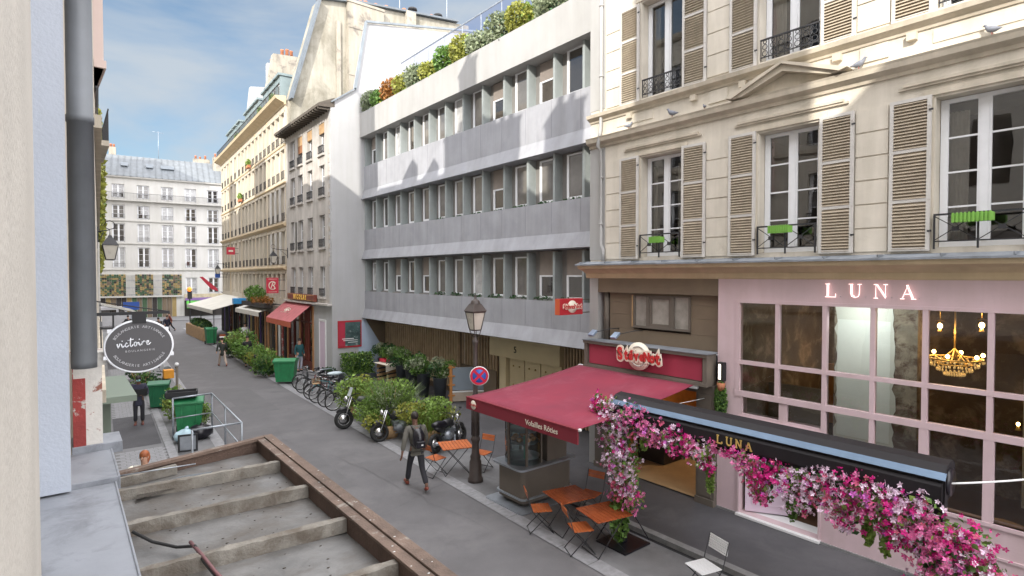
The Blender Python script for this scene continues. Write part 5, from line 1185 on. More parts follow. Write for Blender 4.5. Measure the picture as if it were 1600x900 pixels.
# ================================================================ CAFES down the right side
def cafe(name, label, px, Y0, Y1, xw, xf, zb, zf, m_):
    t_ = thing(name, label, 'awning', (0, 0, 0)); mb = MB().use(m_)
    mb.add([(xw, Y0, zb), (xw, Y1, zb), (xf, Y1, zf), (xf, Y0, zf), (xw, Y0, zb+.03), (xw, Y1, zb+.03), (xf, Y1, zf+.03), (xf, Y0, zf+.03)], [(0,1,2,3), (7,6,5,4), (0,3,7,4), (1,5,6,2)]); mb.box(xf-.02, xf+.01, Y0, Y1, zf-.25, zf+.02); mb.build('canopy', t_)
    mb = MB().use(m_iron)
    for y in (Y0+.3, (Y0+Y1)/2, Y1-.3): mb.tube([(xf+.15, y, 0), (xf+.15, y, zf)], .03, 5)
    mb.build('post', t_); return t_
m_wcan = mat('white_canvas', (.62,.60,.54), .8, .08, 1)
cafe('cafe_awning', 'long white cafe awning spread over the far terrace', 0, 45.5, 56, 11.4, 8.5, 3.35, 2.55, m_wcan)
cafe('cafe_awning', 'smaller white cafe awning beside the blue sign', 0, 37.5, 43.5, 10.8, 9.6, 3.1, 2.75, m_wcan)
t_ = thing('blue_sign_box', 'bright blue sign box at the corner of the white cafe awnings', 'sign', (10.0, 44.4, 3.2)); MB().use(mat('bright_blue', (.03,.28,.62), .5)).box(-.35, .45, -.3, .3, -.18, .22).build('box', t_, bevel=.02)
t_ = thing('cafe_shopfront', 'dark cafe fronts with purple and yellow strips under the cream building', 'shopfront', (*Q0, 0), qa)
mb = MB().use(m_blackm); mb.box(0, QW, -.12, -.01, .02, 3.3); rr = random.Random(8)
cols = [mat('purple_strip', (.10,.05,.25), .6), m_yel, m_rb, m_dark, m_taupe, m_white, m_dark, m_redp, m_dark, m_tanj]
for k in range(30): u = .3+k*.76; mb.use(cols[rr.randrange(len(cols))]); mb.box(u, u+.22+.2*rr.random(), -.17, -.121, .1, 2.7)
mb.use(mat('cafe_fascia', (.22,.17,.14), .7)); mb.box(0, QW, -.3, -.121, 2.75, 3.25); mb.use(m_dkgl)
for k in range(14): u = .7+k*1.6; mb.box(u, u+.8, -.135, -.1205, .5, 2.6)
mb.build('front', t_)
t_ = thing('ledge_plants', 'tangled plants growing on the ledge above the dark cafe fronts', 'plants', (10.1, 40.2, 3.35)); mb = MB().use(lf[0]); mb.leaves(0, 0, .5, .5, 2.0, .6, 500, .16); mb.use(lf[5]); mb.leaves(0, -1.5, .1, .5, 2.4, .35, 350, .14); mb.build('foliage', t_); MB().use(m_dark).box(-.35, .35, -3.5, 2.2, -.3, -.02).build('trough', t_)

# ================================================================ PLANTS at street level
BUSH = random.Random(21)
def bush(name, label, x, y, rx, ry, h, kinds, n=1500, size=.085, group=None, base=0.0, stems=True, tuft=0, cat='bush', rz=0):
    t_ = thing(name, label, cat, (x, y, base), rz, group); mb = MB(); ncl = 9
    for c in range(ncl):
        a = BUSH.uniform(0, 6.28); q = BUSH.uniform(.15, .62); cx, cy = rx*q*math.cos(a), ry*q*math.sin(a); cz = h*BUSH.uniform(.3, .8)
        s = BUSH.uniform(.38, .6); mb.use(lf[kinds[c % len(kinds)]]); mb.leaves(cx, cy, cz, rx*s, ry*s, h*s*.52, n//ncl, size*BUSH.uniform(.55, 1.45), BUSH, .2)
    if tuft:
        for _ in range(tuft):      # long arching blades
            mb.use(lf[kinds[BUSH.randrange(len(kinds))]]); a = BUSH.uniform(0, 6.28); r_ = BUSH.uniform(.3, 1.05); x1, y1 = rx*r_*math.cos(a), ry*r_*math.sin(a); zt_ = h*BUSH.uniform(.7, 1.05)*(1-.25*r_)
            p = [Vector((x1*.2, y1*.2, .1)), Vector((x1*.6, y1*.6, zt_*.75)), Vector((x1, y1, zt_))]; w = Vector((-math.sin(a), math.cos(a), 0))*.010
            mb.add([p[0]-w, p[0]+w, p[1]+w*1.3, p[1]-w*1.3, p[2]], [(0,1,2,3), (3,2,4)])
    mb.build('foliage', t_)
    if stems:
        sm_ = MB().use(m_wood)
        for _ in range(9): a = BUSH.uniform(0, 6.28); q = BUSH.uniform(.2, .6); sm_.tube([(0, 0, 0), (rx*q*.5*math.cos(a), ry*q*.5*math.sin(a), h*.4), (rx*q*math.cos(a), ry*q*math.sin(a), h*.75)], [.018, .012, .006], 4)
        sm_.build('stem', t_)
    return t_
g_ = 'big planted tubs between the bicycles and the tables'
def tubbed(label, x, y, rx, ry, h, kinds, n, tuft, size=.08):
    t_ = bush('planted_tub', label, x, y, rx, ry, h, kinds, n, size, g_, 0, True, tuft, 'planted tub')
    MB().use(m_wood).lathe([(0, 0), (.32, 0), (.4, .42), (.36, .42), (.34, .36), (0, .36)], 14).build('tub', t_)
tubbed('yellow green bush of the three large tubs, next to the bicycles', 8.3, 19.3, .95, .9, 1.45, [3, 1, 1], 2600, 300)
tubbed('tallest feathery green bush of the three tubs, between the motorcycles', 8.4, 16.9, 1.3, 1.1, 1.95, [1, 1, 4, 0], 4600, 700, .07)
tubbed('low bright green bush of the three tubs, behind the walking man', 8.7, 15.0, 1.1, .95, 1.35, [1, 1, 3], 3400, 600, .07)
tubbed('small dense bush at the foot of the tallest tub plant', 7.95, 16.25, .75, .65, 1.0, [0, 3, 1], 1900, 120, .065)
gh = 'green bushes hedging the roadway by the wine shop'
for i, (x, y, r_, h, k) in enumerate(((8.05, 29.6, .8, 1.25, [0, 2, 0]), (8.0, 31.2, .85, 1.35, [1, 0, 3]), (8.1, 32.8, .85, 1.4, [0, 1]), (8.15, 34.5, .9, 1.5, [1, 0, 0]), (8.3, 36.4, 1.0, 1.9, [4, 0, 1]), (8.3, 38.2, .9, 1.3, [0, 2]))):
    bush('hedge_bush', ['dark hedge bush right beside the green bin', 'bright hedge bush second from the green bin', 'hedge bush third from the green bin', 'light green hedge bush fourth from the green bin', 'tall silvery grass clump behind the hedge bushes', 'farthest hedge bush near the cafe tables'][i], x, y, r_, r_, h, k, 1500, .10, gh, 0, True, 60)
# box hedge against the blank wall
t_ = thing('box_hedge', 'square clipped hedge against the blank wall under the poster', 'hedge', (11.25, 26.2, 0)); mb = MB()
for k in (0, 1, 2, 0): 
    mb.use(lf[k])
    for _ in range(700):
        x, y, z = BUSH.uniform(-.75, .75), BUSH.uniform(-.4, .4), BUSH.uniform(.25, 1.3); c = Vector((x, y, z)); d = Vector((BUSH.gauss(0,1), BUSH.gauss(0,1), BUSH.gauss(0,1))).normalized(); e = d.orthogonal().normalized()*.05; f = d.cross(e)*.8; mb.add([c-e, c+f, c+e, c-f], [(0,1,2,3)])
mb.build('foliage', t_); mb = MB().use(m_planter); mb.box(-.78, .78, -.42, .42, 0, .3); mb.build('trough', t_)
# row of tall tapered planters
gp = 'tall dark planters in front of the slatted screen'; ref = None
for i, (x, y) in enumerate(((11.78, 19.35), (11.8, 20.7), (11.95, 22.0), (12.15, 23.3), (12.3, 24.6), (12.4, 25.7))):
    t_ = bush('tall_planter', ['tall dark planter nearest the wooden framed screen', 'second tall planter from the wooden framed screen', 'third tall planter from the wooden framed screen', 'fourth tall planter from the wooden framed screen', 'fifth tall planter behind the red box', 'last tall planter beside the blue painted wall'][i], x, y, .62, .6, .95, [0, 2, 4, 0], 1500, .07, gp, 0, False, 40, 'planter')
    for c in kids(t_): c.location.z = .85
    MB().use(m_planter).lathe([(0, 0), (.20, 0), (.29, .98), (.31, 1.0), (.27, 1.0), (.25, .92), (0, .92)], 4 if False else 18).build('pot', t_); MB().use(m_wood).tube([(0, 0, .9), (0, 0, 1.3)], .02, 5).build('stem', t_)
bush('planted_box', 'yellow green shrub in a box on the left pavement behind the railing', 3.05, 22.6, .5, .6, 1.25, [3, 1, 0], 1400, .07, None, 0, True, 60, 'planted box')
bush('planted_box', 'dark leafy shrub on the left pavement below the oval sign', 2.6, 28.2, .8, .9, 1.4, [2, 0, 2], 1500, .10, None, 0, True, 0, 'planted box')
bush('planted_box', 'pale green herb clump beside the near green bin on the left', 3.6, 20.9, .3, .3, .9, [1, 4], 500, .06, None, 0, True, 50, 'planted box')
# wall creeper on the pink front
t_ = thing('hanging_ivy', 'ivy hanging from a pot beside the pink shopfront', 'plant', (10.9, 6.52, 2.15)); mb = MB().use(lf[0]); mb.leaves(0, 0, .3, .10, .14, .42, 900, .045, BUSH, .2); mb.use(lf[2]); mb.leaves(0, 0, .2, .10, .13, .35, 400, .04, BUSH); mb.build('foliage', t_); MB().use(m_terra).lathe([(0, .5), (.07, .5), (.09, .66), (0, .66)], 10).build('pot', t_)
t_ = thing('wall_light', 'small black box wall light with white glow beside the pink shopfront', 'wall light', (10.93, 6.52, 3.05)); MB().use(m_blackm).box(-.05, .06, -.07, .07, -.2, .2).build('box', t_, bevel=.006); MB().use(mat('white_glow', (1,1,1), .4, emit=(1, .85, .68), estr=2.2)).box(-.054, -.05, -.0, .05, -.16, .16).build('diffuser', t_)
t_ = thing('climbing_plant', 'yellow green climbing plant on the far left facade', 'plant', (Lx(27)+.05, 27, 5.2)); mb = MB().use(lf[3]); mb.leaves(0, 0, 3.2, .22, 1.6, 3.4, 1800, .16); mb.use(lf[0]); mb.leaves(0, .5, 2.2, .2, 1.3, 2.4, 500, .15); mb.build('foliage', t_)
OR_ = thing('oriel', 'pale pink upper bay projecting from the second building on the left', 'bay', (Lx(11.0), 11.0, 8.35), R(92.3))
mb = MB().use(mat('pale_pink_stucco', (.58,.47,.43), .85, .06, 1)); mb.box(0, 2.2, -.13, 0, 0, 7.2); mb.box(-.05, 2.25, -.16, 0, 0, .12); mb.build('wall', OR_)
MB().use(m_iron).tube([(.8, -.13, 2.1), (.8, -.42, 2.05), (.8, -.45, 1.9)], .02, 5).build('hook', OR_)
for (Y, z0, w) in ((22.0, 9.05, 3.2),):
    t_ = thing('balcony', 'iron balcony with potted red flowers high on the left facade' if Y < 20 else 'smaller iron balcony further along the left facade', 'balcony', (Lx(Y), Y, z0), R(90)); MB().use(m_lunat).box(-w/2, w/2, -.26, 0, -.15, 0).build('slab', t_)
    mb = MB().use(m_iron)
    for k in range(26): mb.box(-w/2+k*w/26, -w/2+k*w/26+.015, -.25, -.235, 0, .9)
    mb.box(-w/2, w/2, -.26, -.23, .9, .94); mb.build('railing', t_)
    if Y < 20: mb = MB().use(fl[0]); mb.leaves(0, -.34, .6, 1.0, .12, .3, 140, .07); mb.build('flowers', t_)

# window boxes on the first floor railings
for i, u in enumerate((2.23, 5.18, 8.12)):
    t_ = thing('window_box', ['small green window box at the leftmost first floor window', 'green window box at the middle first floor window', 'long green window box at the right first floor window'][i], 'window box', (11-.10, 10.4-u+(-.0, .06, .05)[i], 6.02 if i else 5.96), R(-90), 'green window boxes'); w = (.17, .21, .25)[i]
    mb = MB().use(mat('lime_plastic', (.17,.38,.06), .5, .1, 5)); n = 10; mb.box(-w, w, -.12, .03, -.10, .03)
    for k in range(n): x = -w+2*w*(k+.5)/n; mb.box(x-w/n*.6, x+w/n*.6, -.135, -.12, -.11, .045)
    mb.build('box', t_, bevel=.006); MB().use(m_soil).box(-w+.01, w-.01, -.11, .02, .03, .035).build('soil', t_)
# pigeons on the cornice
def pigeon(x, y, z, rz, label, s=1.0):
    t_ = thing('pigeon', label, 'pigeon', (x, y, z), rz, 'pigeons on the string cornice'); s *= .66; mb = MB().use(mat('pigeon_grey', (.17,.18,.21), .8, .3, 20)); n = 10
    prof = [(-.17, .0, .012), (-.12, .005, .028), (-.06, .01, .055), (.0, .02, .068), (.05, .045, .06), (.085, .085, .036), (.10, .115, .028), (.115, .135, .03), (.14, .137, .02), (.15, .135, .008)]
    mb.tube([(a*s, 0, (.09+b)*s) for a, b, c in prof], [c*s for a, b, c in prof], n); mb.build('body', t_); mb = MB().use(mat('pigeon_feet', (.35,.12,.10), .7)); mb.tube([(0, .02*s, 0), (0, .02*s, .05*s)], .005, 4); mb.tube([(0, -.02*s, 0), (0, -.02*s, .05*s)], .005, 4); mb.tube([(.15*s, 0, .225*s), (.175*s, 0, .218*s)], [.007*s, .002*s], 4); mb.build('feet', t_)
pigeon(10.88, 7.78, 8.69, R(100), 'plump grey pigeon on the string cornice left of the pediment', 1.3); pigeon(10.9, 9.05, 8.69, R(-60), 'grey pigeon nearest the left end of the string cornice', 1.0)
pigeon(10.88, 6.95, 8.69, R(60), 'small pigeon close to the left tip of the pediment', .7); pigeon(10.9, 3.95, 8.69, R(-80), 'pigeon sitting in the sun right of the pediment', 1.2); pigeon(10.9, 2.15, 8.69, R(80), 'sunlit pigeon furthest right on the string cornice', 1.1)

# ================================================================ LUNA BEAM and flower garland
PG = thing('awning_cassette', 'long black terrace awning cassette with gold LUNA letters on two posts', 'terrace frame', (8.2, 0, 0))
mb = MB().use(mat('cassette_black', (.016,.014,.016), .6, .2, 3, spec=.25)); mb.prism([(-.10, 2.34), (.02, 2.34), (.02, 2.42), (.28, 2.50), (.33, 2.60), (.30, 2.80), (.20, 2.86), (.03, 2.83), (-.08, 2.75)], 'y', 1.95, 7.12)
mb.prism([(-.14, 2.42), (-.102, 2.42), (-.102, 2.64), (-.14, 2.60)], 'y', 1.97, 7.1); mb.build('housing', PG, bevel=.006)
mb = MB().use(mat('sky_reflection_tint', (.16,.23,.33), .25, .1, 3, metal=.5)); mb.obox((-.10, 1.94, 2.715), (-.10, 7.13, 2.715), .012, .095, (.75, 0, 1)); mb.build('front_trim', PG)  # blue of the reflected sky put into the trim's base colour
mb = MB().use(m_black); mb.lathe([(0, 0), (.17, 0), (.17, .03), (0, .03)], 20); o = mb.build('end_cap', PG); o.matrix_local = frameM((.10, 1.93, 2.62), (-1, 0, 0), (0, 0, 1))
for y in (6.95, 2.05):
    mb = MB().use(m_black); mb.box(-.0, .12, y-.06, y+.06, .0, 2.4); mb.box(-.30, .42, y-.36, y+.36, .01, .04); mb.build('post', PG, bevel=.004)
    if y > 5: mb = MB().use(m_black); mb.obox((.06, y, .9), (-.35, y+.3, .1), .02, .02); mb.obox((.06, y, .9), (.4, y-.35, .1), .02, .02); mb.build('brace', PG)
for i, ch in enumerate('LUNA'):
    mb = MB().use(m_gold); s = .118; y0 = 4.87-i*.158
    for st in LET[ch][:-1] if ch != 'L' else LET[ch][:3]: 
        pts = [(-.147, y0-x*s, 2.455+z*s) for x, z in st]; 
        for k in range(len(pts)-1): mb.obox(pts[k], pts[k+1], .008, .020, (0, 1, 1) if abs(pts[k][2]-pts[k+1][2]) > .001 else (0, 0, 1))
    mb.build('letter', PG)
FG = thing('flower_garland', 'pink and magenta flower garland draped along the black terrace frame', 'garland', (8.1, 0, 0))
rf_ = random.Random(77)
path = [(7.42, 2.62, .14), (7.3, 2.45, .18), (7.1, 2.62, .16), (6.95, 2.35, .24), (6.9, 2.05, .27), (6.85, 1.75, .27), (6.8, 1.5, .22), (6.7, 1.25, .18), (6.6, 1.02, .18), (6.95, 1.1, .14), (6.62, 2.6, .16), (6.45, 2.45, .2), (6.25, 2.45, .16), (6.05, 2.33, .18), (5.8, 2.35, .17), (5.55, 2.30, .18), (5.35, 2.3, .16), (5.15, 2.22, .17), (5.05, 2.05, .09),
        (4.95, 2.38, .07), (4.75, 2.34, .05), (4.6, 2.33, .06), (4.42, 2.33, .11), (4.3, 2.22, .13), (4.2, 2.02, .14), (4.15, 1.82, .09), (4.05, 2.2, .13), (3.9, 2.24, .13), (3.75, 2.2, .14), (3.65, 2.05, .15), (3.6, 1.9, .12), (3.5, 2.28, .13), (3.35, 2.18, .14), (3.25, 2.28, .15), (3.1, 2.2, .17), (3.05, 2.0, .13), (3.0, 1.8, .08), (2.95, 2.3, .16),
        (2.8, 2.28, .16), (2.7, 2.1, .16), (2.6, 2.3, .14), (2.5, 2.15, .16), (2.38, 2.3, .13), (2.4, 2.0, .15), (2.3, 1.85, .12), (2.25, 2.15, .14), (2.12, 2.35, .1), (2.05, 2.0, .16), (1.95, 1.85, .20), (1.9, 1.65, .22), (1.85, 1.45, .22), (1.75, 2.0, .18), (1.65, 1.75, .18), (1.6, 1.5, .2), (1.7, 1.2, .22), (1.5, 1.75, .09), (1.42, 1.62, .05), (1.55, 1.3, .16)]
flm = [MB() for _ in range(5)]; lm = MB()
def blossom(mb, c, r, m_):
    mb.use(m_); d = Vector((rf_.gauss(-.8, .8), rf_.gauss(0, .8), rf_.gauss(.3, .7))).normalized(); e = d.orthogonal().normalized(); e.rotate(Matrix.Rotation(rf_.uniform(0, 6.28), 3, d)); f = d.cross(e)
    vs = []; fs = []
    for k in range(5):
        a = k*1.2566; o = len(vs); dd = lambda q, s_, h_: c+(e*math.cos(q)+f*math.sin(q))*r*s_+d*r*h_
        vs += [c, dd(a-.5, .7, .25), dd(a, 1.05, .35+rf_.uniform(-.3, .3)), dd(a+.5, .7, .2)]; fs.append((o, o+1, o+2, o+3))
    mb.add(vs, fs)
for i, (y, z, r_) in enumerate(path):
    r_ *= 1.22 if y > 4.5 else 1.42; nb = int(1450*r_*r_)+12; main = rf_.choice([0, 1, 2, 1, 0, 2, 1, 3])
    for _ in range(nb):
        v = Vector((rf_.gauss(0, .5), rf_.gauss(0, .62), rf_.gauss(0, .6))); 
        if v.length > 1.5: v = v.normalized()*rf_.uniform(1, 1.5)
        c = Vector((v.x*r_*.8-.06, y+v.y*r_, z+v.z*r_)); k = main if rf_.random() < .72 else rf_.randrange(5); blossom(flm[k], c, rf_.uniform(.026, .05), fl[k])
    lm.use(lf[rf_.choice([0, 1, 0, 2])]); lm.leaves(.02, y, z-.02, r_*.95, r_*1.1, r_*1.15, int(nb*.8)+12, .07, rf_, .3)
for k, nme in enumerate(('magenta_blossoms', 'pink_blossoms', 'pale_blossoms', 'rose_blossoms', 'violet_blossoms')): flm[k].build(nme, FG)
for (y, z0, z1) in ((3.72, 2.0, 1.55), (6.35, 2.3, 1.95), (5.02, 2.0, 1.6), (2.55, 2.0, 1.5), (2.75, 1.95, 1.6), (6.98, 1.2, .3), (6.9, .9, .2), (1.55, 1.3, .5)):
    lm.use(lf[rf_.choice([0, 1])]); lm.leaves(0, y, (z0+z1)/2, .05, .06, abs(z0-z1)/2, 130, .08, rf_, .1)
lm.leaves(.05, 6.95, .55, .22, .2, .5, 330, .08, rf_, .2); lm.leaves(.0, 1.75, .7, .25, .25, .6, 400, .09, rf_, .2); lm.build('leaves', FG)
mb = MB().use(m_wood)
for i in range(len(path)-1):
    (a, b, _), (c, d, _2) = path[i], path[i+1]
    if math.dist((a, b), (c, d)) < .4: mb.tube([(0, a, b), (0, c, d)], .007, 4)
mb.build('vine', FG)
tag(MB().use(m_white).tube([(8.28, 1.95, 2.6)]+[(8.28+.5*k/8*3.5, 1.95-1.2*k/8, 2.6-.05*math.sin(math.pi*k/8)+.02*k) for k in range(1, 9)], .012, 6).build('white_cable'), 'thick white cable running right from the end of the black frame', 'cable')
tag(MB().use(m_white).tube([(8.35, 6.6, 2.76), (9.6, 6.75, 2.50), (10.9, 6.9, 2.42)], .008, 5).build('string_line'), 'thin white cord from the black frame to the rotisserie wall', 'cord')
# ================================================================ BISTRO TABLES AND CHAIRS
def slat_table(label, x, y, L_, W_, rz, m_, n=9):
    t_ = thing('folding_table', label, 'table', (x, y, .006), rz, 'folding wooden terrace tables'); mb = MB().use(m_); h = .72
    for i in range(n): a = -L_/2+L_*i/n; mb.box(a+.006, a+L_/n-.006, -W_/2, W_/2, h-.018, h)
    mb.build('tabletop', t_, bevel=.003); mb = MB().use(m_iron)
    mb.box(-L_/2+.02, L_/2-.02, -W_/2+.06, -W_/2+.08, h-.04, h-.019); mb.box(-L_/2+.02, L_/2-.02, W_/2-.08, W_/2-.06, h-.04, h-.019); mb.build('frame', t_)
    for s in (-1, 1):
        mb = MB().use(m_iron); y_ = s*(W_/2-.10)
        mb.tube([(-L_/2+.08, y_, .0), (L_/2-.12, y_, h-.04)], .009, 6); mb.tube([(L_/2-.08, y_, .0), (-L_/2+.12, y_, h-.04)], .009, 6); mb.build('leg', t_)
    mb = MB().use(m_iron)
    for x_ in (-L_/2+.08, L_/2-.08): mb.tube([(x_, -W_/2+.10, .02), (x_, W_/2-.10, .02)], .008, 6)
    mb.build('stretcher', t_); return t_
T1 = slat_table('bright orange slatted table left of the street lamp', 7.88, 12.2, .80, .72, R(-20), m_ora)
T2 = slat_table('varnished wooden table beside the glass kiosk', 7.85, 8.0, .80, .74, R(-12), m_orad)
T3 = slat_table('varnished table nearest the flower covered post, with a sun glint', 7.78, 7.0, .78, .72, R(-12), m_orad)
def chair_meshes(m_, grid=False):
    out = []; w = .40; h = .45
    mb = MB().use(m_)
    if not grid:
        for i in range(6): a = -.19+i*.063; mb.box(-w/2, w/2, a+.004, a+.058, h-.015, h)
    else:
        for i in range(13): a = -.2+i*.032; mb.box(-w/2, w/2, a, a+.018, h-.006, h)
        for i in range(13): a = -.2+i*.032; mb.box(a, a+.018, -.2, .2, h+.001, h+.006)
    out.append(('seat', mb.mesh('seat')))
    mb = MB().use(m_)
    if not grid:
        for z in (.70, .775): mb.add([(-w/2+.01, .225+(z-.45)*.22, z), (w/2-.01, .225+(z-.45)*.22, z), (w/2-.01, .24+(z-.45)*.22, z+.065), (-w/2+.01, .24+(z-.45)*.22, z+.065), (-w/2+.01, .24+(z-.45)*.22, z), (w/2-.01, .24+(z-.45)*.22, z), (w/2-.01, .256+(z-.45)*.22, z+.065), (-w/2+.01, .256+(z-.45)*.22, z+.065)], [(0,1,2,3), (7,6,5,4), (3,2,6,7), (0,4,5,1), (0,3,7,4), (1,5,6,2)])
    else:
        for i in range(6): z = .64+i*.038; mb.box(-w/2, w/2, .25+(z-.45)*.2, .258+(z-.45)*.2, z, z+.02)
        for i in range(12): a = -.2+i*.0345; mb.obox((a+.01, .262+.19*.2, .64), (a+.01, .262+.40*.2, .85), .018, .006, (0, 1, 0))
    out.append(('backrest', mb.mesh('backrest')))
    for s in (-1, 1):
        mb = MB().use(m_iron); x = s*(w/2+.008)
        mb.tube([(x, -.22, .0), (x, .2, .44), (x, .335, .86)], .009, 6); out.append(('leg', mb.mesh('leg')))
        mb = MB().use(m_iron); x = s*(w/2-.022); mb.tube([(x, .26, .0), (x, -.19, .44)], .009, 6); out.append(('leg', mb.mesh('leg')))
    mb = MB().use(m_iron); mb.tube([(-w/2, -.21, .015), (w/2, -.21, .015)], .008, 5); mb.tube([(-w/2+.02, .25, .015), (w/2-.02, .25, .015)], .008, 5); mb.tube([(-w/2, .15, .39), (w/2, .15, .39)], .007, 5); out.append(('stretcher', mb.mesh('stretcher')))
    return out
chm = chair_meshes(m_ora); chd = chair_meshes(m_orad); chw = chair_meshes(m_white, True)
def chair(label, x, y, rz, ms, group='folding slatted terrace chairs', z=.006):
    t_ = thing('folding_chair', label, 'chair', (x, y, z), rz, group)
    for n, me in ms: share(n, me, t_, (0, 0, 0))
# chair local -y = the way a sitter faces
chair('orange folding chair left of the bright orange table, behind the walking man', 7.38, 12.35, R(100), chm)
chair('orange folding chair just right of the street lamp', 8.55, 11.95, R(-70), chm)
chair('folding chair with its back to the roadway in front of the kiosk side table', 7.42, 8.35, R(60), chm)
chair('folding chair with its back to the roadway at the table with the glint', 7.42, 7.25, R(65), chm)
chair('dark wooden folding chair on the far side of the kiosk table', 8.72, 8.25, R(-75), chd)
chair('white lattice folding chair alone at the bottom of the photo', 7.92, 5.02, R(-105), chw, None)

# ================================================================ KIOSK
KS = thing('glass_kiosk', 'round ended rotisserie counter with curved glass under the red awning', 'kiosk', (0, 0, 0))
kx, ky = 8.35, 9.75
mb = MB().use(m_taupe2)
def rrect(x0, x1, y0, y1, r, n=6):
    pts = []
    for cx, cy, a0 in ((x1-r, y1-r, 0), (x0+r, y1-r, 90), (x0+r, y0+r, 180), (x1-r, y0+r, 270)):
        for i in range(n+1): a = R(a0+90*i/n); pts.append((cx+r*math.cos(a), cy+r*math.sin(a)))
    return pts
mb.prism(rrect(7.72, 9.2, 9.28, 10.2, .12), 'z', .12, .86); mb.build('base', KS)
MB().use(m_dark).prism(rrect(7.8, 9.1, 9.35, 10.1, .1), 'z', .01, .12).build('plinth', KS)
mb = MB().use(m_steel); mb.prism(rrect(7.60, 9.3, 9.2, 10.28, .14), 'z', .861, .90); mb.prism(rrect(7.68, 9.22, 9.24, 10.24, .12), 'z', .20, .235); mb.prism(rrect(7.5, 9.3, 9.06, 10.4, .1), 'z', .01, .03); mb.build('counter_trim', KS)
glassmat('kiosk_glass', (.62, .72, .70), 1.6, 1.6)
cyl = [(8.12+.42*math.cos(R(a)), 9.74+.42*math.sin(R(a))) for a in range(60, 301, 10)]
mb = MB().use(MATS['kiosk_glass']); z0_, z1_ = .91, 1.86
for i in range(len(cyl)-1): mb.quad((*cyl[i], z0_), (*cyl[i+1], z0_), (*cyl[i+1], z1_), (*cyl[i], z1_))
mb.build('glass', KS)
mb = MB().use(m_taupe2)
for i in (0, 6, 12, 18, 24): x, y = cyl[i]; mb.box(x-.022, x+.022, y-.022, y+.022, .90, 1.88)
mb.lathe([(0, 1.87), (.46, 1.87), (.47, 1.97), (.0, 1.99)], 28, (8.12, 9.74, 0)); mb.box(8.5, 9.1, 9.35, 10.1, .9, 1.95); mb.build('frame', KS)
mb = MB().use(m_steel)
for z in (1.02, 1.35, 1.62): mb.lathe([(0, z), (.38, z), (.38, z+.012), (0, z+.012)], 20, (8.12, 9.74, 0))
mb.use(m_ow)
for k in range(7): a = k*.9; mb.sphere((8.12+.22*math.cos(a), 9.74+.22*math.sin(a), 1.42), .07, 8, (1.2, 1, .8))
mb.use(mat('mint_tag', (.10,.42,.32), .5)); mb.box(7.95, 7.96, 9.48, 9.53, 1.0, 1.55); mb.build('shelves', KS)

# ================================================================ WOODEN SCREEN, CRATE TABLE
t_ = thing('framed_screen', 'grey blue terrace screen with an orange wood frame behind the street lamp', 'screen', (12.0, 19.0, 0), R(-28))
mb = MB().use(mat('grey_blue_panel', (.20,.24,.28), .6, .08, 1)); mb.box(.12, 2.6, -.02, .02, .5, 1.42); mb.use(mat('pale_ply', (.36,.30,.24), .7, .1, 2)); mb.box(.12, 2.6, -.022, .022, .06, .42); mb.build('panel', t_)
mb = MB().use(m_ow); mb.box(0, .11, -.05, .05, 0, 1.5)
for z in (.28, .7, 1.05, 1.4): mb.box(-.06, .22, -.06, -.045, z, z+.06)
mb.use(m_white); mb.box(.12, 2.6, -.03, .03, .42, .47); mb.build('frame', t_)
t_ = thing('crate_table', 'wooden crate stand with a white cloth near the planters', 'stand', (12.2, 24.6, 0), R(15)); mb = MB().use(m_wood)
for z in (.1, .3, .5, .7): mb.box(-.5, .5, -.36, -.33, z, z+.12); mb.box(-.5, .5, .33, .36, z, z+.12)
mb.box(-.5, .5, -.36, .36, .84, .88); mb.use(m_cream2); mb.add([(-.7, -.5, .92), (.6, -.45, .95), (.65, .5, .93), (-.6, .5, .95), (-.7, -.5, .6), (.6, -.45, .75)], [(0,1,2,3), (0,4,5,1)]); mb.build('stand', t_)
t_ = thing('red_box', 'small red box lying on the white cloth of the crate stand', 'box', (12.15, 24.8, .97), R(10)); mb = MB().use(m_crim); mb.box(-.3, .3, -.2, .2, 0, .14); mb.build('box', t_, bevel=.01)
t_ = thing('planter_box', 'low dark planter box with trailing plants at the shop corner', 'planter box', (10.05, 27.0, 0)); MB().use(m_blackm).box(-.35, .4, -.3, .35, 0, .45).build('box', t_); mb = MB().use(lf[2]); mb.leaves(0, -.05, .45, .4, .35, .18, 260, .08); mb.build('foliage', t_)

# ================================================================ BINS
def bin_(label, x, y, rz, m_, s=1.0, name='wheeled_bin', h=1.05, w=.58, grp='green wheeled bins'):
    t_ = thing(name, label, 'bin', (x, y, .02), rz, grp); t_.scale = (s,)*3; mb = MB().use(m_)
    b = [(-w/2*.82, -.30, .09), (w/2*.82, -.30, .09), (w/2*.82, .26, .09), (-w/2*.82, .26, .09), (-w/2, -.36, h-.1), (w/2, -.36, h-.1), (w/2, .36, h-.1), (-w/2, .36, h-.1)]
    mb.add(b, [(3,2,1,0), (0,1,5,4), (1,2,6,5), (2,3,7,6), (3,0,4,7), (4,5,6,7)]); mb.box(-w/2-.02, w/2+.02, -.38, .38, h-.14, h-.09)
    for x_ in (-.15, .15): mb.box(x_*w/.58-.02, x_*w/.58+.02, -.372, -.34, .3, h-.14)
    mb.build('body', t_, bevel=.012)
    mb = MB().use(m_); mb.prism([(-.42, h-.09), (.36, h-.09), (.38, h), (-.05, h+.05), (-.4, h-.03)], 'x', -w/2-.03, w/2+.03); mb.tube([(-w/2, .42, h-.03), (w/2, .42, h-.03)], .018, 6); mb.build('lid', t_, bevel=.01)
    for s_ in (-1, 1): MB().use(m_rub).tube([(s_*(w/2-.05), .27, .1), (s_*(w/2+.0), .27, .1)], .1, 14).build('wheel', t_)
    return t_
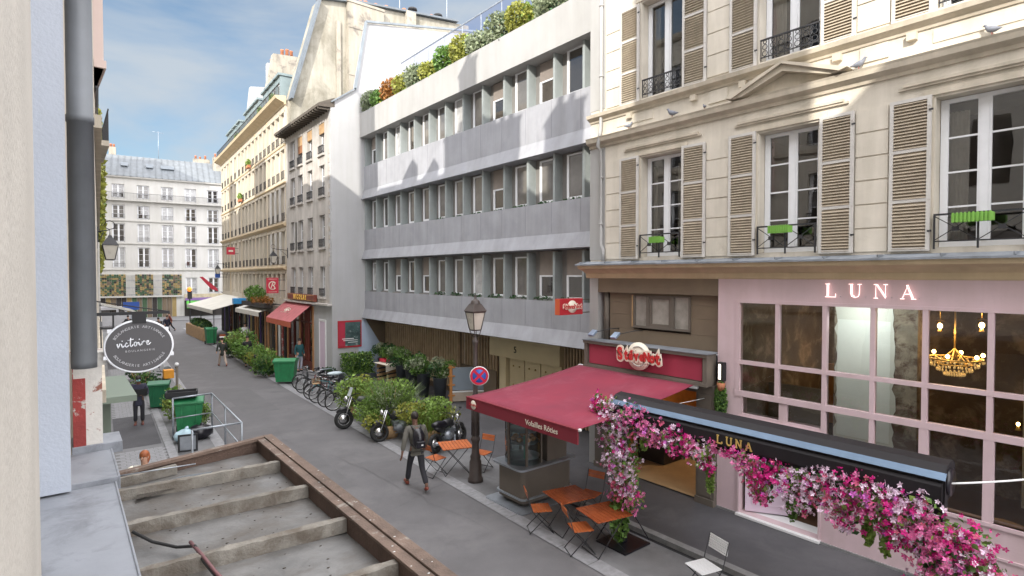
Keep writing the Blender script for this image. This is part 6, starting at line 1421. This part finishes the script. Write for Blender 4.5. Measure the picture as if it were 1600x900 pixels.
bin_('bright green wheeled bin at the right edge of the roadway', 8.2, 27.35, R(-30), m_green, 1.0, w=.95, h=1.12)
bin_('tall narrow green bin far down beside the cafe terrace', 8.5, 46.2, R(0), m_green, 1.15, w=.6)
bin_('green bin behind the railing on the left pavement, black box on its lid', 3.15, 20.6, R(-12), m_green, 1.0, w=.78, h=1.1)
bin_('dark green bin behind the yellow shrub on the left pavement', 2.85, 25.2, R(-12), m_greend, .95, w=.7)
t_ = thing('black_crate', 'black plastic crate resting on the lid of the left green bin', 'crate', (3.0, 20.5, 1.22), R(-12)); mb = MB().use(m_blackm); mb.box(-.5, .35, -.22, .25, 0, .05); mb.box(-.5, .35, -.24, -.2, .05, .2); mb.box(-.5, .35, .22, .26, .05, .2); mb.box(-.52, -.48, -.22, .24, .05, .2); mb.box(.33, .37, -.22, .24, .05, .2); mb.build('crate', t_, bevel=.01)
def bag(label, x, y, m_, s, seed, name='rubbish_bag'):
    t_ = thing(name, label, 'bag', (x, y, .02)); r_ = random.Random(seed); mb = MB().use(m_); mb.sphere((0, 0, .2*s), .26*s, 14, (1.25, 1, .8)); mb.sphere((.05*s, 0, .42*s), .06*s, 8, (1, 1, 1.2))
    mb.v = [tuple(Vector(v)*(1+.18*NO.noise(Vector(v)*7+Vector((seed, 0, 0))))) for v in mb.v]; mb.v = [(a, b, max(c, 0)) for a, b, c in mb.v]; mb.build('bag', t_)
bag('black rubbish bag at the foot of the left green bin', 3.28, 19.6, m_black, 1.1, 3); bag('pale blue plastic bag leaning on the black rubbish bag', 2.85, 19.5, mat('pale_blue_plastic', (.42,.58,.66), .35, .1, 4), .95, 5)
t_ = thing('metal_tray', 'black framed tray leaning behind the railing on the left pavement', 'tray', (2.75, 18.3, .05), R(-15)); mb = MB().use(m_blackm); mb.box(-.25, .25, -.03, .0, .0, .05); mb.box(-.25, .25, -.03, 0, .45, .5); mb.box(-.25, -.2, -.03, 0, .05, .45); mb.box(.2, .25, -.03, 0, .05, .45); mb.use(m_steel); mb.box(-.2, .2, -.01, .0, .05, .45); mb.build('tray', t_)
# guard railing
RL = thing('guard_railing', 'grey tubular guard railing enclosing a patch of the left pavement', 'railing', (0, 0, 0)); A, B_, D_, E_ = (2.61, 20.0), (3.71, 20.1), (3.56, 15.6), (2.44, 15.62); zt_ = 1.3
mb = MB().use(m_steel)
for a, b in ((A, B_), (B_, D_), (E_, D_)):
    for z in (zt_, .68): mb.tube([(*a, z), (*b, z)], .026 if z > 1 else .018, 8)
mb.build('rail', RL)
for p in (A, B_, D_, E_, ((B_[0]+D_[0])/2, (B_[1]+D_[1])/2)): MB().use(m_steel).tube([(*p, .0), (*p, zt_)], .028, 8).build('post', RL)
# small things on the left
t_ = thing('post', 'dark slender post with a white cap on the left pavement', 'post', (3.25, 23.8, 0)); MB().use(m_taupe2).lathe([(0, 0), (.08, 0), (.08, .2), (.045, .3), (.045, 1.75), (0, 1.78)], 10).build('pole', t_); MB().use(m_white).sphere((0, 0, 1.82), .075, 10).build('cap', t_)
t_ = thing('bollard', 'black bollard among the hedge bushes by the roadway', 'bollard', (7.75, 31.0, 0)); MB().use(m_blackm).lathe([(0, 0), (.08, 0), (.07, .1), (.055, .8), (.08, .85), (.06, .95), (0, 1.0)], 12).build('column', t_)
t_ = thing('bollard', 'thin dark post beside the parked bicycles', 'bollard', (8.75, 26.0, 0)); MB().use(m_blackm).lathe([(0, 0), (.05, 0), (.045, .95), (0, 1.0)], 10).build('column', t_)
SHF = thing('green_shop_fascia', 'pale green shop box and jamb projecting from the left facade', 'shopfront', (0, 0, 0)); m_pg = mat('pale_green_paint', (.17,.21,.17), .7, .06, 2)
mb = MB().use(m_pg); mb.box(.38, .88, 10.4, 12.6, 3.16, 3.25); mb.box(.38, .60, 11.4, 15.0, 0.05, 3.155); mb.build('fascia', SHF)

# ================================================================ BICYCLES
def torus(mb, c, R_, r, n=30, m=6): mb.tube([(c[0]+R_*math.cos(2*math.pi*i/n), c[1], c[2]+R_*math.sin(2*math.pi*i/n)) for i in range(n)], r, m, True)
def bicycle(label, x, y, rz, m_fr, lean=0.0, basket=False):
    t_ = thing('bicycle', label, 'bicycle', (x, y, .006), rz, 'bicycles parked side by side at the rack'); t_.rotation_euler.x = lean
    for cx in (-.53, .53):
        mb = MB().use(m_rub); torus(mb, (cx, 0, .34), .325, .019); w_ = mb.build('wheel', t_); mb = MB().use(m_chr); torus(mb, (cx, 0, .34), .30, .008, 24, 5)
        for k in range(14): a = k*math.pi/7; mb.tube([(cx, (-1)**k*.02, .34), (cx+.3*math.cos(a), 0, .34+.3*math.sin(a))], .0028, 3, cap=False)
        mb.tube([(cx, -.05, .34), (cx, .05, .34)], .02, 6); mb.build('rim', w_)
        mb = MB().use(m_blackm); mb.tube([(cx+.37*math.cos(a), 0, .34+.37*math.sin(a)) for a in [R(q) for q in (20, 50, 80, 110, 140, 165)]], .014, 5); mb.build('mudguard', t_)
    bb = (-.08, 0, .29); sd_ = (-.20, 0, .80); hd = (.36, 0, .86); hb = (.40, 0, .70)
    mb = MB().use(m_fr); mb.tube([bb, (-.18, 0, .74)], .017, 6); mb.tube([(-.165, 0, .70), (.375, 0, .80)], .016, 6); mb.tube([bb, hb], .02, 6); mb.tube([hd, hb], .022, 6)
    for s in (-.035, .035): mb.tube([(hb[0], s*.6, hb[2]), (.53, s, .34)], .012, 5); mb.tube([bb, (-.53, s, .34)], .010, 5); mb.tube([(-.17, s*.5, .72), (-.53, s, .34)], .009, 5)
    mb.build('frame', t_); mb = MB().use(m_black); mb.tube([(-.33, 0, .87), (-.22, 0, .885), (-.07, 0, .87)], [.075, .06, .022], 8); mb.tube([(-.18, 0, .72), (-.21, 0, .87)], .012, 5); mb.build('saddle', t_)
    mb = MB().use(m_chr); mb.tube([(.36, 0, .86), (.34, 0, .98)], .013, 5); mb.tube([(.22, -.29, 1.0), (.33, -.18, 1.02), (.36, 0, .99), (.33, .18, 1.02), (.22, .29, 1.0)], .012, 6); mb.use(m_rub); mb.tube([(.16, -.30, .99), (.24, -.28, 1.0)], .018, 6); mb.tube([(.16, .30, .99), (.24, .28, 1.0)], .018, 6); mb.build('handlebar', t_)
    mb = MB().use(m_chr); torus(mb, (-.08, -.05, .29), .09, .008, 18, 4); mb.tube([(-.08, -.07, .29), (.03, -.08, .17)], .010, 5); mb.tube([(-.08, .07, .29), (-.19, .08, .41)], .010, 5); mb.use(m_rub); mb.box(-.02, .08, -.16, -.08, .155, .175); mb.box(-.24, -.14, .08, .16, .4, .42); mb.build('crankset', t_)
    mb = MB().use(m_chr); mb.tube([(-.25, -.05, .74), (-.68, -.06, .73)], .006, 4); mb.tube([(-.25, .05, .74), (-.68, .06, .73)], .006, 4); mb.tube([(-.60, .05, .73), (-.53, .05, .36)], .005, 4); mb.build('rack', t_)
    if basket:
        mb = MB().use(m_wood)
        for z in (.80, .86, .92, .98): mb.tube([(.45, -.15, z), (.72, -.15, z), (.72, .15, z), (.45, .15, z)], .007, 4, True)
        for k in range(7): q = .45+k*.045; mb.tube([(q, -.15, .8), (q, -.15, .98)], .005, 3); mb.tube([(q, .15, .8), (q, .15, .98)], .005, 3)
        mb.box(.45, .72, -.15, .15, .79, .8); mb.build('basket', t_)
fcols = [mat('bike_black', (.02,.02,.022), .35), mat('bike_maroon', (.14,.03,.03), .35), mat('bike_teal', (.05,.22,.24), .35), mat('bike_grey', (.12,.12,.13), .35), mat('bike_white', (.5,.55,.55), .35)]
bl = ['bicycle nearest the camera, at the front of the parked row', 'second parked bicycle from the camera', 'third parked bicycle, with a small basket', 'teal framed bicycle in the middle of the row', 'maroon bicycle near the far end of the row', 'dark bicycle second from the far end', 'last bicycle of the row next to the thin post']
for i in range(7):
    y = 20.6+i*.78; bicycle(bl[i], 8.35+.05*i+BUSH.uniform(-.1, .15), y, R(180+BUSH.uniform(-10, 14)-12), fcols[(0, 3, 0, 2, 1, 0, 3)[i]], R(BUSH.uniform(-7, 7)), i == 2)
t_ = thing('bicycle_rack', 'low steel hoops the bicycles are parked at', 'rack', (0, 0, 0))
for i in range(4): MB().use(m_steel).tube([(9.05, 20.9+i*1.5, 0), (9.05, 20.9+i*1.5, .7), (9.15, 20.9+i*1.5, .8), (9.65, 20.9+i*1.5, .8), (9.75, 20.9+i*1.5, .7), (9.75, 20.9+i*1.5, 0)], .022, 6).build('hoop', t_)
t_ = thing('scooter_cover', 'pale blue cover thrown over one of the parked bicycles', 'cover', (8.95, 23.2, .95)); mb = MB().use(mat('pale_cover', (.48,.56,.60), .5, .1, 4)); mb.sphere((0, 0, 0), .3, 12, (1.1, .6, .28)); mb.build('cover', t_)

def motorcycle(label, x, y, rz, m_b, lean=R(8), scr=False, s=1.0):
    t_ = thing('motorcycle', label, 'motorcycle', (x, y, .006), rz, 'motorcycles parked between the planted tubs'); t_.rotation_euler.x = lean; t_.scale = (s,)*3
    for cx, nm in ((.68, 'f'), (-.66, 'r')):
        mb = MB().use(m_rub); torus(mb, (cx, 0, .30), .25, .058 if nm == 'f' else .07, 26, 8); w_ = mb.build('wheel', t_); mb = MB().use(m_chr); mb.tube([(cx, -.03, .3), (cx, .03, .3)], .17, 14); mb.tube([(cx, -.09, .3), (cx, .09, .3)], .03, 8); mb.build('rim', w_)
    mb = MB().use(m_chr)
    for q in (-.09, .09): mb.tube([(.68, q, .30), (.42, q, .98)], .022, 6)
    mb.build('fork', t_); mb = MB().use(m_b); mb.tube([(.30, 0, .70), (.12, 0, .82), (-.10, 0, .80), (-.2, 0, .72)], [.06, .15, .14, .08], 12); mb.tube([(-.62, 0, .78), (-.42, 0, .70), (-.2, 0, .62)], [.05, .10, .09], 10); mb.tube([(.9, 0, .53), (.76, 0, .62), (.6, 0, .63), (.46, 0, .55)], [.03, .075, .075, .03], 8); mb.build('bodywork', t_)
    mb = MB().use(m_black); mb.tube([(-.70, 0, .88), (-.45, 0, .86), (-.18, 0, .80), (-.02, 0, .84)], [.07, .125, .13, .07], 10); mb.build('saddle', t_)
    mb = MB().use(m_steel); mb.tube([(.22, 0, .42), (.0, 0, .42), (-.18, 0, .42)], [.12, .18, .14], 10); mb.tube([(.2, -.12, .4), (.15, -.16, .2), (-.3, -.17, .24), (-.85, -.17, .34)], [.03, .03, .05, .055], 8)
    for k in range(4): mb.box(-.02, .26, -.15, .15, .50+k*.035, .515+k*.035)
    mb.build('engine', t_); mb = MB().use(m_blackm); mb.tube([(.40, 0, .95), (.1, 0, .5), (-.3, 0, .45), (-.66, .07, .3)], .028, 6); mb.tube([(-.3, .1, .5), (-.66, .1, .3)], .025, 6); mb.build('frame', t_)
    mb = MB().use(m_blackm); mb.tube([(.26, -.36, 1.08), (.36, -.2, 1.06), (.42, 0, 1.0), (.36, .2, 1.06), (.26, .36, 1.08)], .016, 6)
    for q in (-1, 1): mb.tube([(.34, q*.22, 1.07), (.38, q*.3, 1.22)], .007, 4); mb.sphere((.38, q*.32, 1.25), .055, 8, (.3, 1, .7))
    mb.build('handlebar', t_); mb = MB().use(m_chr); mb.sphere((.58, 0, .92), .095, 10, (.8, 1, 1)); mb.build('headlight', t_)
    if scr: mb = MB().use(mat('screen_grey', (.35,.38,.38), .2)); mb.add([(.50, -.17, 1.0), (.50, .17, 1.0), (.38, .12, 1.26), (.38, -.12, 1.26), (.55, 0, 1.02), (.43, 0, 1.29)], [(0,4,5,3), (4,1,2,5)]); mb.build('windscreen', t_)
motorcycle('black motorcycle with a windscreen between the first two tubs', 7.95, 17.9, R(176), fcols[0], R(7), True, 1.05)
motorcycle('motorcycle with a silver mudguard behind the walking man', 8.15, 15.75, R(170), fcols[0], R(7), False, .95)
motorcycle('dark motorcycle tucked behind the lowest bush, wheel showing', 8.85, 14.05, R(20), fcols[0], R(-6), False, .9)
motorcycle('dark scooter with an orange top box on the left pavement below the oval sign', 3.2, 27.0, R(80), fcols[0], R(6), True, 1.0)
t_ = thing('delivery_box', 'orange yellow delivery box on the scooter below the oval sign', 'box', (3.3, 26.35, .95)); MB().use(mat('delivery_orange', (.65,.27,.02), .6)).box(-.18, .18, -.18, .18, 0, .34).build('box', t_, bevel=.02)

# ================================================================ PEOPLE
def skin(name, V, E_, Rr, m_, parent, root=0, sub=2, fac=1.0, zmat=None):
    me = bpy.data.meshes.new(name); me.from_pydata([Vector(v) for v in V], E_, []); o = bpy.data.objects.new(name, me); COL.objects.link(o)
    md = o.modifiers.new('skin', 'SKIN'); md.use_smooth_shade = True
    for i, sv in enumerate(me.skin_vertices[0].data): r_ = Rr[i]; sv.radius = r_ if isinstance(r_, tuple) else (r_, r_); sv.use_root = (i == root)
    sb_ = o.modifiers.new('sub', 'SUBSURF'); sb_.levels = sub; sb_.render_levels = sub
    dg = bpy.context.evaluated_depsgraph_get(); dg.update(); m2 = bpy.data.meshes.new_from_object(o.evaluated_get(dg)); bpy.data.objects.remove(o)
    m2.materials.clear(); m2.materials.append(m_); m2.name = name; q = bpy.data.objects.new(name, m2); COL.objects.link(q); q.parent = parent; return q
def person(label, x, y, rz, J, h=1.75, skinm=None, top=None, bottom=None, hair=None, shoe=None, coat=False, hairlen=0, detail=True, cat='person', shorts=False, wide=1.0):
    """J overrides joints; figure faces local +y, x to its right"""
    t_ = thing('person', label, cat, (x, y, .008), rz); s = h/1.75; t_.scale = (s,)*3; skinm = skinm or m_skin
    P = dict(pel=(0,0,.95), sp=(0,.0,1.10), ch=(0,-.01,1.30), nk=(0,.0,1.47), hd0=(0,.02,1.56), hd=(0,.03,1.65), hdt=(0,.02,1.71),
             rs=(.19,-.01,1.41), re=(.25,-.03,1.13), rw=(.27,.05,.88), rh=(.275,.08,.80), ls=(-.19,-.01,1.41), le=(-.25,-.03,1.13), lw=(-.27,.05,.88), lh=(-.275,.08,.80),
             rhip=(.095,0,.90), rk=(.105,.02,.50), ra=(.105,-.01,.09), rt=(.115,.14,.035), lhip=(-.095,0,.90), lk=(-.105,.02,.50), la=(-.105,-.01,.09), lt=(-.115,.14,.035))
    P.update(J); P = {k: Vector(v) for k, v in P.items()}
    names = ['pel','sp','ch','nk','hd0','hd','hdt','rs','re','rw','rh','ls','le','lw','lh','rhip','rk','ra','rt','lhip','lk','la','lt']; ix = {n: i for i, n in enumerate(names)}
    V = [P[n] for n in names]; ra = dict(pel=(.13,.10), sp=(.12,.09), ch=(.145,.10), nk=.055, hd0=(.062,.075), hd=(.078,.092), hdt=(.06,.07), rs=.055, re=.042, rw=.028, rh=(.035,.018), rhip=.085, rk=.056, ra=.04, rt=(.035,.025))
    for k in list(ra): 
        if k[0] == 'r': ra['l'+k[1:]] = ra[k]
    Rr = [ra[n] for n in names]
    E_ = [('pel','sp'),('sp','ch'),('ch','nk'),('nk','hd0'),('hd0','hd'),('hd','hdt'),('ch','rs'),('rs','re'),('re','rw'),('rw','rh'),('ch','ls'),('ls','le'),('le','lw'),('lw','lh'),('pel','rhip'),('rhip','rk'),('rk','ra'),('ra','rt'),('pel','lhip'),('lhip','lk'),('lk','la'),('la','lt')]
    E2 = [(ix[a], ix[b]) for a, b in E_]
    if detail:
        for sd_ in ('r', 'l'):
            w_, h_ = P[sd_+'w'], P[sd_+'h']; d = (h_-w_).normalized(); side = d.cross(Vector((0, 0, 1)) if abs(d.z) < .9 else Vector((1, 0, 0))).normalized(); nrm = d.cross(side)
            for k, (o_, l_) in enumerate(((-.03, .062), (-.01, .075), (.01, .07), (.03, .055))):
                i0 = len(V); V += [h_+side*o_+d*.03, h_+side*o_*1.1+d*(.03+l_*.5)+nrm*.008, h_+side*o_*1.1+d*(.03+l_)+nrm*.024]; Rr += [.009, .0085, .007]; E2 += [(ix[sd_+'h'], i0), (i0, i0+1), (i0+1, i0+2)]
            i0 = len(V); V += [w_+d*.035+side*.038+nrm*.01, w_+d*.07+side*.058+nrm*.022]; Rr += [.011, .009]; E2 += [(ix[sd_+'w'], i0), (i0, i0+1)]
    skin('body', V, E2, Rr, skinm, t_)
    def garment(name, ns, es, m_, grow, sub=2, over={}):
        jj = {n: i for i, n in enumerate(ns)}; V = [P[n] if n in P else over[n][0] for n in ns]
        R_ = []
        for n in ns:
            r_ = over[n][1] if n in over else ra[n]; R_.append(tuple(q+grow for q in r_) if isinstance(r_, tuple) else r_+grow)
        skin(name, V, [(jj[a], jj[b]) for a, b in es], R_, m_, t_, 0, sub)
    P['nb'] = P['ch']*.25+P['nk']*.75; ra['nb'] = (.075, .07); P['rc'] = P['re']*.12+P['rw']*.88; P['lc'] = P['le']*.12+P['lw']*.88; ra['rc'] = ra['lc'] = .036
    P['hem'] = P['pel']+Vector((0, 0, -.30 if coat else -.04)); ra['hem'] = (.17, .14) if coat else (.135, .105)
    ra2 = dict(ra); ra['ch'] = (.16, .115); ra['sp'] = (.135, .105)
    garment('jacket', ['pel','sp','ch','nb','rs','re','rc','ls','le','lc','hem'], [('pel','sp'),('sp','ch'),('ch','nb'),('ch','rs'),('rs','re'),('re','rc'),('ch','ls'),('ls','le'),('le','lc'),('pel','hem')], top, .018)
    P['wst'] = P['pel']+Vector((0, 0, .08)); ra['wst'] = (.125, .10)
    for q in ('r', 'l'):
        P[q+'cf'] = P[q+'k']*(.6 if shorts else .08)+P[q+'a']*(.4 if shorts else .92); ra[q+'cf'] = .052*wide
    garment('trousers', ['pel','wst','rhip','rk','rcf','lhip','lk','lcf'], [('pel','wst'),('pel','rhip'),('rhip','rk'),('rk','rcf'),('pel','lhip'),('lhip','lk'),('lk','lcf')], bottom, .014)
    for q in ('r', 'l'):
        a, b = P[q+'a'], P[q+'t']; mb = MB().use(shoe or m_blackm); d = (b-a); d.z = 0; d = d.normalized()*.12 if d.length > .02 else Vector((0, .12, 0)); base = a.copy(); base.z = max(a.z-.05, .03); tip = b.copy()
        mb.tube([base-d*.45, base, (base+tip)/2+Vector((0,0,.012)), tip, tip+(tip-base)*.25], [.030, .048, .046, .040, .018], 8); mb.build('shoe', t_)
    # head details
    h_ = P['hd']; up_ = (P['hdt']-P['hd0']).normalized()
    mb = MB().use(hair or m_black); c = h_+up_*.045+Vector((0, -.022, 0)); mb.sphere(c, .098, 12, (.92, 1.06, 1.0)); mb.v = [v for v in mb.v]
    if hairlen: mb.tube([c+Vector((0, -.03, 0)), c+Vector((0, -.06, -.12)), c+Vector((0, -.06, -.12-hairlen))], [.085, .085, .04], 10)
    mb.build('hair', t_)
    mb = MB().use(skinm); f = h_+Vector((0, .085, -.01)); mb.tube([f+Vector((0, -.01, .02)), f+Vector((0, .022, -.02)), f+Vector((0, .0, -.028))], [.010, .014, .008], 6)
    for q in (-1, 1): mb.sphere(h_+Vector((q*.082, .0, -.01)), .022, 8, (.35, .8, 1.3))
    mb.build('nose_and_ears', t_)
    mb = MB().use(m_blackm)
    for q in (-1, 1): mb.sphere(h_+Vector((q*.03, .078, .012)), .009, 6)
    mb.build('eyes', t_); mb = MB().use(mat('lips', (.35,.12,.10), .6)); mb.tube([h_+Vector((-.022, .078, -.058)), h_+Vector((0, .088, -.056)), h_+Vector((.022, .078, -.058))], .005, 5); mb.build('mouth', t_)
    return t_, P, s
m_olive = mat('grey_olive_jacket', (.105,.10,.085), .85, .1, 6, .2, 60); m_navy = mat('navy_coat', (.035,.035,.06), .85, .1, 5); m_dtr = mat('dark_trousers', (.022,.022,.028), .85, .15, 6); m_hair = mat('dark_hair', (.018,.012,.010), .6, .3, 20)
walk = dict(pel=(0,0,.93), sp=(0,.02,1.09), ch=(0,.05,1.29), nk=(0,.08,1.45), hd0=(0,.10,1.53), hd=(0,.12,1.63), hdt=(0,.12,1.69), rs=(.20,.04,1.40), ls=(-.20,.06,1.40),
            rhip=(.095,0,.88), rk=(.10,-.12,.48), ra=(.11,-.40,.16), rt=(.12,-.30,.05), lhip=(-.095,.0,.88), lk=(-.10,.20,.50), la=(-.105,.34,.09), lt=(-.115,.49,.06),
            re=(.26,.04,1.13), rw=(.28,.17,.92), rh=(.28,.21,.85), le=(-.30,-.05,1.15), lw=(-.36,-.08,.90), lh=(-.37,-.07,.82))
# he walks away to the left, seen from behind
t_, P_, s_ = person('man in a grey olive jacket and dark trousers striding along the roadway, seen from behind', 6.55, 11.85, R(-10), walk, 1.80, m_skind, m_olive, m_dtr, m_hair, m_rb)
bp = thing('backpack', 'black backpack worn by the man walking on the roadway', 'backpack', (6.55, 11.85, .008), R(-10)); bp.scale = (s_,)*3
mb = MB().use(m_black); mb.tube([(0, -.17, 1.02), (0, -.19, 1.10), (0, -.17, 1.28), (0, -.12, 1.42)], [.10, .145, .14, .08], 12); mb.build('pack', bp); mb = MB().use(m_black); mb.box(-.10, .10, -.35, -.26, 1.02, 1.18); mb.build('pocket', bp, bevel=.02); MB().use(m_white).box(.0, .05, -.354, -.349, 1.08, 1.11).build('label_patch', bp)
mb = MB().use(m_black)
for q in (-1, 1): mb.tube([(q*.09, -.08, 1.40), (q*.115, .04, 1.47), (q*.12, .16, 1.38), (q*.13, .15, 1.2), (q*.13, -.02, 1.04), (q*.09, -.12, 1.04)], .017, 5)
mb.build('strap', bp)
read = dict(re=(.27,.02,1.12), rw=(.16,.26,1.10), rh=(.12,.31,1.12), le=(-.27,.02,1.12), lw=(-.16,.26,1.08), lh=(-.12,.31,1.10), hd=(0,.07,1.63), hdt=(0,.10,1.69), hd0=(0,.04,1.55))
t_, P_, s_ = person('man in a dark coat and teal face mask reading on the left pavement', 1.98, 22.8, R(172), read, 1.68, m_skind, m_navy, m_dtr, m_hair, mat('brown_shoes', (.16,.05,.04), .6), coat=True)
mk = MB().use(m_teal); mk.sphere((0, .125, 1.60), .06, 10, (1.1, .55, .75)); mk.build('face_mask', t_)
nw_ = thing('newspaper', 'dark folded paper held open by the masked man', 'newspaper', (1.98, 22.8, .008), R(172)); mb = MB().use(m_blackm); mb.add([(0, .33, 1.02), (.30, .28, 1.08), (.34, .36, 1.36), (0, .42, 1.28), (-.26, .30, 1.06), (-.28, .38, 1.30), (0, .345, 1.02), (.30, .295, 1.08), (.34, .375, 1.36), (0, .435, 1.28), (-.26, .315, 1.06), (-.28, .395, 1.30)], [(0,1,2,3), (4,0,3,5), (9,8,7,6), (11,9,6,10), (1,7,8,2), (2,8,9,3), (3,9,11,5), (5,11,10,4)]); mb.build('pages', nw_)
w2 = dict(walk); person('small woman in a dark top and pale trousers walking away down the roadway', 6.95, 34.6, R(5), w2, 1.60, m_skin, mat('dark_green_top', (.03,.035,.03), .85), mat('pale_trousers', (.45,.36,.30), .8), m_hair, m_rb, coat=True, detail=False)
m_jut = mat('dark_teal_top', (.02,.09,.10), .85)
person('person in a dark teal top and pale trousers in front of the wine shop', 9.75, 30.2, R(200), {}, 1.72, m_skin, m_jut, mat('pale_jeans', (.35,.36,.42), .8), m_hair, None, detail=False)
person('red haired person looking down beside the canopy corner, only the head visible', G(226, 716, 1.5).x, G(226, 716, 1.5).y, R(150), {}, 1.62, m_skin, m_beige, m_dtr, mat('red_hair', (.33,.10,.035), .6, .3, 20), None, hairlen=.1, detail=False)
person('man in black standing among the hedge bushes', 8.0, 33.6, R(190), {}, 1.70, m_skin, m_blackm, m_dtr, m_hair, None, detail=False)
person('waiter in a white top by the cafe door', 10.0, 42.5, R(160), {}, 1.74, m_skin, m_white, m_yel, m_hair, None, detail=False)
for i, (x, y, a, m_, lb) in enumerate(((6.0, 52.5, 30, m_blackm, 'dark clad walker at the far end of the roadway, nearest the terrace'), (6.8, 55, 200, m_navy, 'walker in navy further down the roadway'), (5.0, 50, 170, mat('grey_top', (.25,.25,.26), .8), 'walker in grey just right of the oval sign'), (4.3, 57, 10, m_blackm, 'distant walker near the crossing on the left'), (7.6, 59, 90, m_rb, 'distant walker in reddish clothes by the crossing'))):
    person(lb, x, y, R(a), w2, 1.72, m_skin, m_, m_dtr, m_hair, None, detail=False)
# cream bag near the canopy corner (held by the red haired person)
bag('cream bag beside the red haired person at the canopy corner', G(197, 722, .9).x, G(197, 722, .9).y, m_cream2, 1.5, 9, 'cream_bag')

# ================================================================ FAR TERRACE
t_ = thing('terrace_planter', 'pale wooden terrace box with a clipped hedge under the white awning', 'planter box', (8.9, 52.2, 0)); mb = MB().use(m_wood); mb.box(-.5, .4, -3.8, 3.8, 0, .95)
for k in range(14): mb.box(-.52, -.5, -3.8+k*.55, -3.3+k*.55, .02, .93)
mb.build('box', t_); mb = MB().use(lf[2]); mb.leaves(0, 0, 1.15, .5, 3.8, .35, 1500, .13); mb.use(lf[0]); mb.leaves(0, 0, 1.2, .5, 3.8, .35, 700, .12); mb.build('foliage', t_)
def cafe_table(label, x, y, m_):
    t_ = thing('cafe_table', label, 'table', (x, y, .006), 0, 'small tables on the far terrace'); MB().use(m_).lathe([(0, .72), (.36, .72), (.36, .75), (0, .75)], 16).build('tabletop', t_); MB().use(m_iron).lathe([(0, 0), (.2, 0), (.02, .05), (.02, .72)], 8).build('pedestal', t_)
for i, (x, y) in enumerate(((8.9, 43.6), (9.3, 42.2), (8.9, 40.9), (9.5, 39.6), (9.4, 37.0))): cafe_table(['far terrace table beside the narrow green bin', 'second far terrace table from the narrow green bin', 'green rimmed far terrace table before the hedge', 'far terrace table close to the dark cafe front', 'terrace table half hidden by the hedge bushes'][i], x, y, m_green if i == 2 else m_white)
k = 0
for i, (x, y) in enumerate(((8.9, 43.6), (9.3, 42.2), (8.9, 40.9), (9.5, 39.6))):
    for s in (-1, 1): chair(('near' if s < 0 else 'far')+' side chair at the '+['terrace table beside the narrow green bin', 'second far terrace table', 'green rimmed terrace table', 'table close to the dark cafe front'][i], x+.05, y+s*.62, R(0 if s > 0 else 180), chd, 'chairs on the far terrace')
# traffic light and street furniture at the crossing
t_ = thing('traffic_light', 'traffic light with an orange shade at the far crossing', 'traffic light', tuple(G(297, 500))); mb = MB().use(m_blackm); mb.tube([(0, 0, 0), (0, 0, 3.2)], .07, 6); mb.build('pole', t_); mb = MB().use(m_blackm); mb.box(-.22, .22, -.15, .15, 2.4, 3.3); mb.build('housing', t_); mb = MB().use(mat('orange_lamp', (.8,.2,.02), .4, emit=(1, .25, .03), estr=.6)); mb.sphere((-.05, -.18, 3.5), .26, 10); mb.build('shade', t_)
t_ = thing('parking_sign', 'small blue parking sign above the oval sign bracket', 'sign', tuple(PY(205, 478, 60))); MB().use(m_sb).box(-.6, .6, -.03, .03, -.35, .35).build('plate', t_); MB().use(m_steel).tube([(0, .05, -3), (0, .05, .3)], .05, 6).build('pole', t_)
t_ = thing('street_van', 'parked pale van beyond the crossing', 'van', (3.2, 66.5, 0), 0); mb = MB().use(mat('van_paint', (.5,.5,.52), .35)); mb.prism([(-2.3, .35), (2.3, .35), (2.35, 1.0), (1.9, 1.2), (1.3, 2.0), (-2.2, 2.05), (-2.3, 1.8)], 'y', -.9, .9); mb.build('body', t_, bevel=.05); mb = MB().use(m_dkgl); mb.prism([(1.0, 1.25), (1.75, 1.25), (1.3, 1.85), (1.0, 1.85)], 'y', -.91, .91); mb.box(-1.2, .8, -.912, -.905, 1.25, 1.8); mb.build('windows', t_)
for cx in (-1.5, 1.5):
    for s in (-.82, .82): mb = MB().use(m_rub); mb.tube([(cx, s-.1, .34), (cx, s+.1, .34)], .34, 16); mb.build('wheel', t_)
# left terrace beyond the sign: dark canopy and yellow board
t_ = thing('left_cafe_awning', 'dark cafe awning with pale stripes behind the oval sign', 'awning', (0, 0, 0)); y0 = 44
mb = MB().use(m_blackm); mb.add([(Lx(y0), y0, 3.2), (Lx(y0), 50, 3.2), (3.9, 50, 2.6), (3.9, y0, 2.6)], [(0,1,2,3)]); mb.use(m_wcan)
for k in range(5): mb.add([(Lx(y0), y0+.3+k*1.2, 3.22), (Lx(y0), y0+.6+k*1.2, 3.22), (3.9, y0+.6+k*1.2, 2.62), (3.9, y0+.3+k*1.2, 2.62)], [(0,1,2,3)])
mb.build('canopy', t_).modifiers.new('t', 'SOLIDIFY').thickness = .02; MB().use(m_iron).tube([(3.8, 44.2, 0), (3.8, 44.2, 2.6)], .03, 5).build('post', t_)
t_ = thing('menu_board', 'yellow menu board standing on the left pavement behind the oval sign', 'board', (2.6, 41, 0)); MB().use(m_yel).box(-.5, .5, -.03, .03, .5, 1.5).build('panel', t_); MB().use(m_wood).box(-.45, .45, -.06, .06, 0, .5).build('stand', t_)
